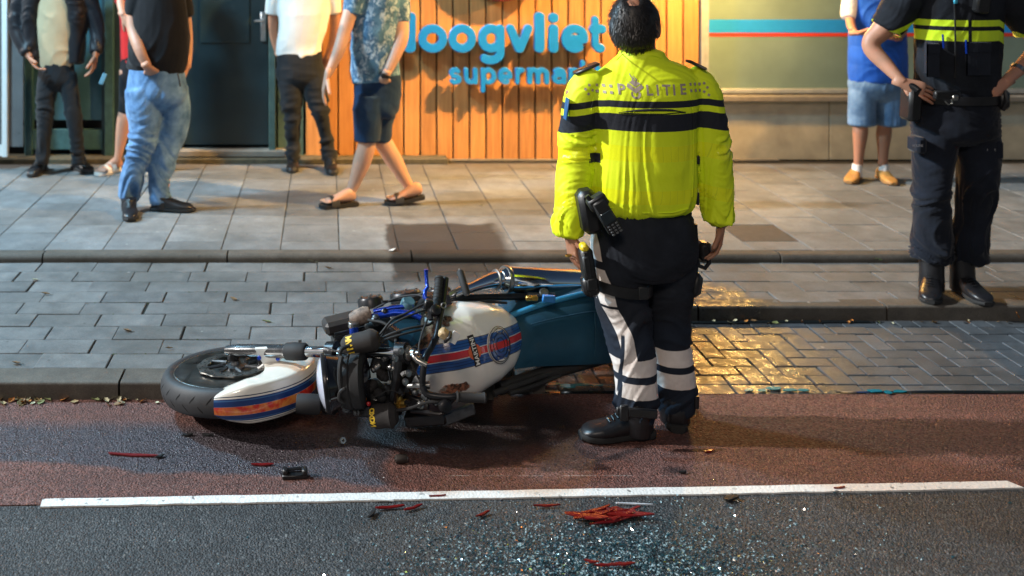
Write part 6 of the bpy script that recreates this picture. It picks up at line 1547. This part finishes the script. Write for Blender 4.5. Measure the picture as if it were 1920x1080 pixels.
for i in range(nn_-1):
    for k in range(m_): f.append((i*m_+k, (i+1)*m_+k, (i+1)*m_+(k+1) % m_, i*m_+(k+1) % m_))
f.append(tuple(range(m_))); f.append(tuple((nn_-1)*m_+k for k in range(m_))[::-1]); mb = MB(); mb.add(v, f); seat = mb.build('seat', SEATM, bike, ang=50)
mb = MB(); mb.tube([W(*q)+Vector((0,.0,.008)) for q in Tt], .013, 10); mb.build('seat_edge', SEATE, seat)
mb = MB(); mb.tube([rows[i][2]-Vector((0,.004,-.002)) for i in range(4, nn_)], .0028, 6); mb.build('seam', SEATM, seat)
for i in (15,):
    mb = MB(); mb.tube([rows[i][k]-Vector((0,.003,-.001)) for k in range(2, 8)], .0022, 6); mb.build('seam', SEATM, seat)
# tail: side panels, frame rails, swingarm, rear wheel
mb = MB(); mb.prism([W(925,584,4.66), W(930,565,4.68), W(985,562,4.70), W(1040,564,4.72), W(1035,572,4.70), (W(985,580,4.67)), W(950,590,4.66)], (0,.03,-.03)); mb.build('white_tail_panel', MT['white_paint'], bike, smooth=False)
mb = MB(); mb.prism([W(925,590,4.56), W(960,580,4.58), W(1030,570,4.6), W(1100,556,4.62), W(1105,572,4.60), W(1000,606,4.58), W(950,622,4.56)], (0,.05,-.05)); mb.build('black_side_panel', BLKM, bike, smooth=False)
mb = MB(); mb.box(W(1029,560,4.42), (.055,.02,.03), Matrix.Rotation(.1, 3, 'Y'), .003); mb.build('blue_strap', M('blue_tape', (.02,.16,.45), .5), bike)
for pts, r_, nm, m_ in [([(925,738,4.3), (970,722,4.36), (1040,697,4.46), (1085,684,4.52)], .014, 'frame_rail', BLK), ([(935,728,4.36), (985,712,4.42), (1060,690,4.5), (1140,668,4.62)], .030, 'swingarm', BLK), ([(955,738,4.32), (1000,724,4.38), (1050,704,4.46)], .010, 'frame_rail', BLKR),
                       ([(770,575,4.3), (830,562,4.4), (900,558,4.5), (985,556,4.6)], .015, 'frame_rail', BLKM), ([(760,600,4.25), (800,585,4.3), (850,570,4.38)], .020, 'frame_rail', BLKM)]:
    mb = MB(); mb.tube([Vector(p) for p in cr([tuple(W(*q)) for q in pts], 4)], r_, 12); mb.build(nm, BLKR if m_ is BLK else m_, bike)
rwc = Vector((1.22, 4.98, .20)); rn_ = Rv
mb = MB(); mb.lathe([(tr_+.01,-.06), (tr_+.05,-.082), (RT-.012,-.070), (RT+.005,-.03), (RT+.008,0), (RT+.005,.03), (RT-.012,.070), (tr_+.05,.082), (tr_+.01,.06), (tr_-.02,.05), (tr_-.02,-.05), (tr_+.01,-.06)], rwc, rn_, 64); rw = mb.build('rear_wheel', tyre_m.m, bike)
mb = MB(); mb.lathe([(tr_-.01,-.05), (tr_-.04,-.01), (tr_-.04,.01), (tr_-.01,.05), (tr_+.004,.055), (tr_-.004,.052), (tr_-.05,.012), (tr_-.05,-.012), (tr_-.01,-.05)], rwc, rn_, 48); mb.build('rim', rimm, rw)
rx_ = rn_.orthogonal().normalized(); ry_ = rn_.cross(rx_)
for k in range(5):
    a = 2*PI*k/5; d = rx_*math.cos(a)+ry_*math.sin(a); mb = MB(); mb.tube([rwc+d*.04, rwc+d*(tr_-.04)], [.022,.016], 8); mb.build('spoke', rimm, rw)
mb = MB(); mb.lathe([(0,-.08), (.05,-.075), (.05,.075), (.02,.08), (0,.08)], rwc, rn_, 20); mb.build('hub', ALLOY, rw)
# exhaust
ex0, ex1 = W(940, 524, 4.62), W(1125, 532, 4.80); ed = (ex1-ex0).normalized(); el = (ex1-ex0).length
mb = MB(); mb.lathe([(.036,-.01), (.052,.012), (.060,.025), (.060,el-.02), (.056,el-.008), (.040,el), (.030,el-.01), (0,el-.02)], ex0, ed, 40); exo = mb.build('exhaust_canister', M('polished_steel', (.62,.66,.70), .10, 1, var=.03), bike)
mb = MB(); mb.lathe([(.061,.014), (.063,.018), (.063,.030), (.061,.034)], ex0, ed, 40); mb.build('canister_band', STEEL, exo)
mb = MB(); pp = cr([(*W(850,552,4.42), .018), (*W(868,545,4.46), .019), (*W(892,536,4.52), .024), (*W(915,528,4.57), .032), (*W(932,524,4.60), .038), (*ex0, .040)], 4); mb.tube([p[:3] for p in pp], [p[3] for p in pp], 24); mb.build('link_pipe', CHROME, exo)
mb = MB(); mb.lathe([(.041,-.006), (.046,-.004), (.046,.004), (.041,.006)], W(930,524.5,4.6), ed, 24); mb.build('pipe_clamp', STEEL, exo)
mb = MB(); mb.tube([W(835,558,4.38), W(845,550,4.40), W(862,541,4.44), W(880,537,4.5)], [.008,.010,.010,.008], 8); mb.build('chrome_rod', STEEL, exo)
mb = MB(); mb.box(W(1015,553,4.60), (.13,.02,.018), None, .004); mb.lathe([(0,-.004), (.018,-.004), (.022,.002), (.018,.008), (0,.008)], W(1020,549,4.58), (0,-.7,.7), 18); mb.build('exhaust_hanger', ALLOY, exo)
mb = MB(); mb.box(W(997,559,4.52), (.055,.025,.022), None, .005); mb.build('gold_clip', GOLD, bike)
# engine and radiator mass between fork and tank, cylinder fins, cases, cables
mb = MB(); mb.box(L(.72,.12,-.03), (.28,.22,.22), Matrix((Bv, Uv, Rv)).transposed(), .05); mb.box(L(.92,.02,-.02), (.36,.28,.22), Matrix((Bv, Uv, Rv)).transposed(), .07); eng = mb.build('engine_block', ALLOY, bike)
mb = MB()
EM = Matrix((Bv, Uv, Rv)).transposed()
mb = MB(); mb.box(L(.70,.24,.0), (.34,.11,.20), EM, .03); mb.build('air_box', BLKM, bike)
for k in range(9):
    mb = MB(); mb.box(L(.74+.0*k, .03+.026*k, -.03), (.26,.008,.25), EM, .002); mb.build('cylinder_fin', ALLOY, eng)
for b_, u_, r0 in ((.86,-.05,.075), (.98,.06,.055), (.70,-.10,.06)):
    mb = MB(); mb.lathe([(r0,0), (r0,.035), (r0*.9,.045), (r0*.3,.05), (0,.05)], L(b_, u_, .115), Rv, 28); cv = mb.build('engine_cover', M('dark_engine_cover', (.035,.035,.038), .35, .6, var=.2) if 'dark_engine_cover' not in bpy.data.materials else bpy.data.materials['dark_engine_cover'], eng)
    for k in range(6):
        a = 2*PI*k/6; p = L(b_, u_, .163)+(Bv*math.cos(a)+Uv*math.sin(a))*r0*.8; mb = MB(); mb.lathe([(.006,-.004), (.006,.004), (0,.004)], p, Rv, 6); mb.build('cover_bolt', STEEL, cv)
rnd = random.Random(11)
mb = MB(); mb.box(W(712,608,4.20), (.13,.10,.07), Matrix.Rotation(-.2, 3, 'Y'), .02); mb.box(W(750,600,4.22), (.12,.12,.09), Matrix.Rotation(.2, 3, 'Y'), .02); mb.build('ignition_box', BLK, bike)
tealp = M('teal_black_panel', (.008,.03,.045), .22, coat=.5)
mb = MB(); mb.prism([W(722,610,4.10), W(745,592,4.14), W(790,585,4.14), W(788,640,4.02), W(765,655,3.98), W(730,650,4.0)], (.02,.05,0)); mb.build('frame_plate', tealp, bike, smooth=False)
mb = MB(); mb.prism([W(780,580,4.26), W(800,556,4.32), W(842,552,4.34), W(848,570,4.28), W(815,590,4.20)], (0,.05,.0)); mb.build('master_cylinder_cover', BLKM, bike, smooth=False)
mb = MB(); mb.lathe([(0,-.03), (.028,-.03), (.030,-.026), (.030,.02), (.024,.03), (0,.03)], W(763,573,4.22), (.3,-.4,.9), 18); mb.build('brake_fluid_pot', M('smoked_clear_plastic', (.10,.20,.24), .15, coat=.5), bike)
small = [(705,600,4.1,.018), (722,585,4.14,.014), (735,690,3.92,.016), (718,705,3.94,.02), (745,710,3.90,.012), (728,730,3.92,.018), (752,735,3.88,.013), (705,690,3.96,.016), (698,725,3.95,.018), (772,700,3.9,.014), (778,735,3.88,.013), (640,675,3.98,.014), (757,700,3.87,.010), (713,742,3.9,.02), (650,765,3.9,.018), (672,772,3.88,.016), (700,772,3.88,.014), (735,775,3.9,.02), (618,770,3.95,.012), (800,745,3.86,.016), (820,755,3.85,.014), (765,757,3.86,.012), (790,760,3.86,.018), (742,680,3.9,.01), (722,672,3.93,.011)]
fit_m = [ALLOY, BLKM, STEEL, BLKR, ALLOY]
for i, (x, y, dd, r_) in enumerate(small):
    ax = Vector((rnd.uniform(-1,1), rnd.uniform(-1,0), rnd.uniform(-.6,1))); mb = MB(); mb.lathe([(0,-r_*1.2), (r_*.8,-r_*1.2), (r_,-r_), (r_,r_*.5), (r_*.7,r_*.7), (r_*.7,r_*1.2), (r_*.3,r_*1.4), (0,r_*1.4)], W(x, y, dd), ax, 12 if i % 3 else 6); mb.build('engine_fitting', fit_m[i % 5], bike)
boxes = [(640,758,3.93,.06,.04,.03), (690,765,3.93,.10,.06,.05), (745,745,3.96,.08,.08,.09), (716,672,3.99,.07,.06,.10), (770,690,3.95,.05,.06,.12), (700,735,3.98,.07,.07,.08), (780,752,3.93,.10,.05,.05), (735,625,4.02,.06,.05,.05), (850,770,3.95,.15,.10,.05), (800,775,3.95,.16,.12,.05), (700,640,4.05,.06,.05,.05)]
for i, (x, y, dd, a_, c_, e_) in enumerate(boxes):
    mb = MB(); mb.box(W(x, y, dd), (a_, c_, e_), Matrix.Rotation(rnd.uniform(-.5,.5), 3, 'Y') @ Matrix.Rotation(rnd.uniform(-.5,.5), 3, 'Z'), .008); mb.build('engine_bracket', [BLKM, BLK, ALLOY][i % 3], bike)
cables = [([(700,640,4.0), (712,628,3.97), (735,600,3.98), (760,588,4.0), (790,572,4.04), (804,568,4.05)], .0045), ([(712,636,3.98), (730,612,3.97), (760,595,3.98), (800,580,4.02)], .004), ([(700,650,3.96), (720,632,3.95), (760,617,3.95), (800,610,3.98), (812,604,4.0)], .005),
          ([(690,655,3.95), (714,640,3.93), (750,628,3.93), (790,618,3.96)], .0045), ([(648,690,3.86), (638,672,3.87), (640,655,3.88), (655,648,3.9)], .008), ([(643,740,3.84), (638,715,3.83), (637,690,3.84), (641,668,3.86)], .009), ([(650,665,3.9), (638,661,3.9), (620,655,3.93), (604,650,3.96), (585,654,4.0)], .003),
          ([(647,728,3.82), (638,735,3.82), (636,748,3.82), (645,756,3.82)], .007), ([(700,745,3.86), (730,732,3.85), (750,738,3.85)], .002), ([(792,722,3.83), (780,700,3.86), (770,680,3.88)], .004), ([(800,560,4.08), (780,553,4.14), (740,560,4.2), (700,580,4.22)], .004),
          ([(830,752,3.82), (800,755,3.82), (770,765,3.82), (740,770,3.84)], .006), ([(690,600,4.1), (720,606,4.06), (740,625,4.02), (742,650,3.96)], .006), ([(850,600,4.3), (870,575,4.38), (905,566,4.46), (950,568,4.5)], .006), ([(716,566,4.2), (760,560,4.24), (800,548,4.2)], .005), ([(805,590,4.02), (790,630,3.9), (786,660,3.86), (800,690,3.84)], .004)]
for pts, r_ in cables:
    mb = MB(); mb.tube([Vector(p) for p in cr([tuple(W(*q)) for q in pts], 5)], r_, 8); mb.build('cable', BLKR, bike)
for x, y, dd in ((752,658,3.86), (741,672,3.86), (766,700,3.85), (760,716,3.85)):
    mb = MB(); mb.lathe([(.011,-.006), (.013,-.003), (.013,.004), (.007,.006), (.007,.010), (0,.010)], W(x, y, dd), (.4,-.9,.3), 10); mb.build('clamp_bolt', STEEL, bike)
# ------------------------------------------------------------------ debris, leaves and broken glass
rnd = random.Random(23)
def frag(name, x, y, z, L_, w_, ang, mat, label, cat, group=None, t=.004, lift=.0):
    m_ = 5; up_ = []; dn_ = []
    for i in range(m_):
        q = -.5+i/(m_-1); e = 1-abs(q)*1.5
        up_.append((q*L_, w_*.5*max(.12, e+rnd.uniform(-.25,.3)))); dn_.append((q*L_+rnd.uniform(-.05,.05)*L_, -w_*.5*max(.12, e+rnd.uniform(-.25,.3))))
    pts = up_+dn_[::-1]
    ca, sa = math.cos(ang), math.sin(ang); mb = MB()
    v = [Vector((x+p[0]*ca-p[1]*sa, y+p[0]*sa+p[1]*ca, z+.001+.22*lift*abs(p[0])/L_)) for p in pts]; mb.prism(v, (0,0,t))
    o = mb.build(name, mat, None, smooth=False, org=(x, y, z)); o.location = (x, y, z); return tag(o, label, cat, group)
RP = M('dark_red_plastic', (.15,.006,.006), .3, coat=.15); BP = M('black_shard_plastic', (.010,.010,.011), .65); CP = M('clear_shard_plastic', (.55,.58,.62), .15)
red = [(250,853,.20,.020,-.09,'long dark red shard lying furthest left on the shadow-painted red lane'), (492,871,.085,.014,.0,'dark red shard between the long red shard and the black clip'), (1330,846,.05,.016,.3,'small dark red shard on the red lane to the right of the officer'), (820,930,.06,.007,.1,'thin dark red sliver just below the white line'),
       (730,951,.10,.014,.15,'dark red shard below the white line, next to the white sliver'), (775,952,.075,.014,.5,'bent dark red shard paired with the shard by the white sliver'), (905,964,.06,.010,.6,'small dark red shard slanting up between the shard pair and the large pile'), (1025,948,.09,.010,.05,'dark red sliver immediately left of the large red pile'), (1574,915,.045,.010,.2,'tiny dark red shard under the right part of the white line')]
for x, y, a_, c_, an, lb in red:
    p = G(x, y, .004); frag('red_shard', p.x, p.y, 0, a_, c_, an, RP, lb, 'shard', None, .005, .03)
for i in range(12):
    x, y = 1135+rnd.uniform(-38, 38), 968+rnd.uniform(-10, 14); p = G(x, y, .004); frag('pile_shard', p.x, p.y, rnd.uniform(0, .012), rnd.uniform(.05,.21), rnd.choice([.012,.018,.03,.042]), rnd.uniform(-.15,.5), RP, 'dark red lamp shards heaped together on the grey road', 'shard', 'red shards in the large heap', .004, .05)
for i in range(5):
    x, y = 1145+rnd.uniform(-50, 45), 1058+rnd.uniform(-4, 4); p = G(x, y, .004); frag('pile_shard', p.x, p.y, .003, rnd.uniform(.03,.08), rnd.uniform(.008,.014), rnd.uniform(-.3,.3), RP, 'dark red lamp shards strewn along the bottom edge of the picture', 'shard', 'red shards at the bottom edge', .004, .03)
p = G(708, 936, .004); frag('white_sliver', p.x, p.y, 0, .11, .010, -.12, MT['white_paint'], 'long white plastic sliver on the grey road below the white line', 'shard')
p = G(1190, 944, .004); frag('clear_sliver', p.x, p.y, 0, .13, .006, -.08, CP, 'long clear plastic sliver above the heap of red shards', 'shard')
# black clip: little bracket with a slot
cl = empty('plastic_clip', G(553, 895, 0), 'black bracket shaped plastic part lying on the shadow-painted red lane', 'debris')
c = cl.location
mb = MB(); mb.box(c+Vector((0,0,.008)), (.095,.035,.016), Matrix.Rotation(.1, 3, 'Z'), .003); mb.build('base', BLK, cl)
for s_ in (-1, 1):
    mb = MB(); mb.box(c+Vector((s_*.036,.0,.024)), (.02,.035,.02), Matrix.Rotation(.1, 3, 'Z'), .004); mb.build('lug', BLK, cl)
mb = MB(); mb.tube([c+Vector((-.03,.012,.022)), c+Vector((.03,.017,.026))], .006, 8); mb.build('bar', BLKM, cl)
cl2 = empty('rubber_bush', G(752, 868, 0), 'small dark rubber bush lying right of the painted shadow on the red lane', 'debris'); c = cl2.location
mb = MB(); mb.lathe([(.007,-.022), (.014,-.022), (.016,-.018), (.016,.018), (.014,.022), (.007,.022), (.007,-.022)], c+Vector((0,0,.016)), (1,.15,0), 18); mb.build('sleeve', M('brown_black_rubber', (.03,.022,.018), .6), cl2)
mb = MB(); mb.lathe([(0,-.026), (.007,-.026), (.007,.026), (0,.026)], c+Vector((0,0,.016)), (1,.15,0), 12); mb.build('core', STEEL, cl2)
cl3 = empty('metal_nut', G(642, 832, 0), 'pale metal nut lying on the road below the motorcycle headlight', 'debris'); c = cl3.location
mb = MB(); mb.lathe([(.006,-.008), (.013,-.008), (.013,.008), (.006,.008), (.006,-.008)], c+Vector((0,0,.013)), (.4,-.8,.4), 6); mb.build('nut_body', M('pale_metal', (.7,.68,.6), .25, .8), cl3, smooth=False)
dk = [(1370,936,.06,.03,.3,'black rubbery lump on the grey road right of the clear sliver'), (697,965,.055,.018,1.1,'black pointed shard on the grey road below the red shard pair'), (352,817+0,.04,.015,.2,'small black chip on the shadow-painted lane near the tyre'), (300,857,.035,.014,.7,'small black chip beside the longest red shard'), (390,817,.045,.014,-.1,'small flat black chip in front of the front tyre'), (1280,887,.03,.01,.1,'little black chip just above the white line under the officer')]
for x, y, a_, c_, an, lb in dk:
    p = G(x, y, .002); frag('black_shard', p.x, p.y, 0, a_, c_, an, BP, lb, 'shard', None, .007, .03)
# dark grit thrown over the lane and road: nobody could count it
def scatter(name, n, fn, mats, smin, smax, label, zf=lambda y: 0, flat=.5):
    mb = MB()
    for i in range(n):
        x, y = fn(); s = rnd.uniform(smin, smax)*rnd.choice([.6, .8, 1, 1]); z = zf(y)
        pts = [Vector((rnd.gauss(0,1), rnd.gauss(0,1), rnd.gauss(0,1))).normalized()*s*rnd.uniform(.6,1.1) for _ in range(4)]
        c = Vector((x, y, z+s*flat*.5)); v = [c+Vector((q.x, q.y, q.z*flat)) for q in pts]; mb.add(v, [(0,1,2), (0,2,3), (0,3,1), (1,3,2)], rnd.randrange(len(mats)))
    o = mb.build(name, mats, None, smooth=False); o['kind'] = 'stuff'; o['label'] = label; return o
def gz(y): return 0 if y > 3.62 else -.004
def px_gauss(cx, cy, sx, sy, y0=790, y1=1090):
    while True:
        x, y = rnd.gauss(cx, sx), rnd.gauss(cy, sy)
        if y0 < y < y1: p = G(x, y, 0); return p.x, p.y
glassm = NT('broken_glass'); glassm.col((.55,.75,.80)); glassm.rough(.04); glassm.p.inputs['Transmission Weight'].default_value = .55; glassm.p.inputs['IOR'].default_value = 1.5
teal_g = NT('teal_dark_glass_chip'); teal_g.col((.02,.06,.075)); teal_g.rough(.06)
mir = M('mirror_chip', (.8,.85,.9), .06, 1)
scatter('broken_glass', 17000, lambda: px_gauss(1120, 1055, 180, 46, 965, 1130) if rnd.random() < .8 else px_gauss(1200, 1010, 260, 55, 920, 1120), [glassm.m, glassm.m, teal_g.m, teal_g.m, teal_g.m, teal_g.m, mir], .0022, .0085, 'crumbs of broken teal tinted glass strewn over the grey road', gz)
scatter('glass_dust', 900, lambda: px_gauss(900, 930, 520, 90), [glassm.m, mir, mir], .0012, .0028, 'fine sparkling glass dust over the road and lane', gz)
scatter('dark_grit', 1500, lambda: px_gauss(700, 830, 420, 60), [BP, BP, M('brown_grit', (.05,.03,.02), .9)], .002, .0065, 'dark grit and crumbs of plastic around the motorcycle', gz)
scatter('pale_grit', 200, lambda: px_gauss(900, 900, 560, 100), [M('pale_grit', (.5,.45,.38), .8)], .0015, .0035, 'pale chips scattered on the road', gz)
scatter('bay_grit', 500, lambda: (rnd.uniform(-2.1, 3.6), rnd.uniform(4.5, 5.9)), [BP, M('tan_grit', (.3,.25,.18), .9)], .0015, .004, 'grit and crumbs lying on the raised bay', lambda y: BAYZ)
# leaves: each one a folded blade with a stalk
leaf_m = [M('dry_leaf_'+n_, c_, .7, var=.3, vs=60) for n_, c_ in (('brown', (.16,.09,.035)), ('tan', (.34,.24,.11)), ('orange', (.42,.16,.03)), ('olive', (.15,.17,.06)), ('pale', (.42,.40,.26)))]
def leaf_mesh(k):
    mb = MB(); n = 7; v = []; f = []; cu_ = rnd.uniform(.1, .5); bend = rnd.uniform(-.4,.4)
    for i in range(n):
        t_ = i/(n-1); w_ = math.sin(PI*min(1, t_*1.02))**.7*.30*(1+.25*math.sin(i*2.3+k)); y_ = t_-.5; z = .22*(t_-.5)**2*4*cu_; x0 = bend*t_*t_
        v += [(x0-w_, y_, z+w_*cu_*1.2+.01), (x0, y_, z), (x0+w_, y_, z+w_*cu_*.9+.01)]
    f = [(3*i+a, 3*i+a+1, 3*i+4+a, 3*i+3+a) for i in range(n-1) for a in (0, 1)]
    m2 = [(p[0], p[1], p[2]+.02) for p in v]; nv = len(v); f2 = [tuple(q+nv for q in r_) for r_ in f]
    mb.add(v+m2, [r_[::-1] for r_ in f]+f2); mb.tube([(0,-.5,.0), (-.05,-.65,.03), (-.02,-.85,.05)], .015, 5); return mb.mesh('leaf', leaf_m[k % 5], smooth=False)
lm = [leaf_mesh(k) for k in range(10)]
spots = []
for i in range(40):
    x = rnd.choice([rnd.uniform(0, 110), rnd.uniform(0, 300), rnd.uniform(190, 300)]); spots.append((x, 752+rnd.uniform(-4, 7), 0, rnd.uniform(.02,.05), 'dry curled leaves lying along the foot of the kerb at left', 'leaves along the left kerb foot'))
for i in range(26):
    x = rnd.uniform(1330, 1920); spots.append((x, 603+rnd.uniform(-1, 4), 0, rnd.uniform(.014,.035), 'small dry leaves lying at the foot of the right kerb', 'leaves along the right kerb foot'))
one = [(1905, 592, .02, .06, 'single yellow leaf standing at the foot of the kerb far right', 2), (500, 652, .27, .045, 'orange tan leaf stuck on top of the motorcycle fork', 2), (85,553,BAYZ,.05,'long brown twig-like leaf lying on the grey bay tiles far left',0), (65,526,BAYZ,.035,'pale leaf on the bay tiles close to the left edge',4), (238,622,BAYZ,.045,'brown curled leaf on the bay tiles above the front tyre',0), (485,490,BAYZ,.055,'pale leaf against the pavement kerb left of the weed',4), (582,491,BAYZ,.05,'grey pale leaf against the pavement kerb right of the weed',4), (437,563,BAYZ,.045,'reddish brown leaf lying slanted on the bay tiles',0), (615,504,BAYZ,.045,'thin brown leaf on the tiles below the pavement kerb',0), (500,603,BAYZ,.05,'thin twig-like leaf on the bay tiles left of the radiator',3), (903,386,PAVZ,.03,'pale scrap of leaf in the middle of the pavement',4), (317,655,BAYZ,.035,'thin brown leaf on the bay tiles above the front tyre rim',0), (30,683,BAYZ,.04,'brown leaf on the bay tiles near the left kerb edge',0)]
for i, (x, y, z, s_, lb, gp) in enumerate(spots):
    p = G(x, y, z); o = bpy.data.objects.new('dry_leaf', lm[rnd.randrange(10)]); C.objects.link(o); o.location = (p.x, p.y, z+.004); o.scale = (s_, s_, s_); o.rotation_euler = (rnd.uniform(-.5,.5), rnd.uniform(-.5,.5), rnd.uniform(0, 6.3)); tag(o, lb, 'leaf', gp)
for x, y, z, s_, lb, k in one:
    p = G(x, y, z); o = bpy.data.objects.new('dry_leaf', lm[k]); C.objects.link(o)
    if k == 2 and x == 500: p = W(500, 653, F0u.y-.02)
    o.location = (p.x, p.y, (p.z if x == 500 else z+.004)); o.scale = (s_*(.5 if 'thin' in lb or 'twig' in lb else 1), s_, s_); o.rotation_euler = ((1.1 if x == 1905 else .1), rnd.uniform(-.2,.2), rnd.uniform(1.2, 1.9)); tag(o, lb, 'leaf')
# scrap of paper on the stained kerb
p = G(735, 471, PAVZ); mb = MB(); mb.prism([(p.x-.02, p.y+.0, PAVZ+.004), (p.x+.005, p.y-.02, PAVZ+.01), (p.x+.022, p.y+.004, PAVZ+.016), (p.x, p.y+.02, PAVZ+.006)], (0,0,.002)); tag(mb.build('paper_scrap', MT['white_paint'], None, smooth=False), 'small white paper scrap on the stained part of the pavement kerb', 'litter')
# weeds growing from joints
wm_ = M('weed_green', (.05,.11,.02), .7, var=.3)
for (x, y, n_, lb) in ((532, 490, 14, 'small green weed growing at the foot of the pavement kerb'), (1640, 490, 16, 'low weed at the pavement kerb left of the second officer')):
    p = G(x, y, BAYZ); mb = MB()
    for i in range(n_):
        a = rnd.uniform(0, 6.28); l_ = rnd.uniform(.02,.05); d = Vector((math.cos(a)*.7, math.sin(a)*.4-.2, rnd.uniform(.3,1))).normalized(); s_ = d.orthogonal().normalized()*.0035
        q = Vector((p.x, p.y, BAYZ)); m_ = q+d*l_*.55+Vector((0,0,.004)); e = q+d*l_-Vector((0,0,.004)); mb.add([q-s_*.5, q+s_*.5, m_+s_, m_-s_, e], [(0,1,2,3), (3,2,4)])
    tag(mb.build('weed', wm_, None, smooth=False), lb, 'plant')
# moss and dirt tufts in the joints of the bay
mb = MB()
for i in range(700):
    r_ = rnd.randrange(10); y = KF+.145+PW*r_; x = rnd.uniform(-2.1, 3.4)
    if float(vn([[x*2.2, r_*3.1, 0]], 5)[0]) < .55: continue
    if x > XT-.1 and y < KF2+.1: continue
    c = Vector((x, y+rnd.uniform(-.004,.004), BAYZ-.006)); s_ = rnd.uniform(.003,.008)
    v = [c+Vector((s_*math.cos(a), s_*.5*math.sin(a), 0)) for a in (0, 1.26, 2.5, 3.8, 5.0)]+[c+Vector((0,0,s_*.8))]; mb.add(v, [(k, (k+1) % 5, 5) for k in range(5)])
o = mb.build('moss', MT['moss'], None, smooth=False); o['kind'] = 'stuff'; o['label'] = 'moss in the joints of the bay tiles'
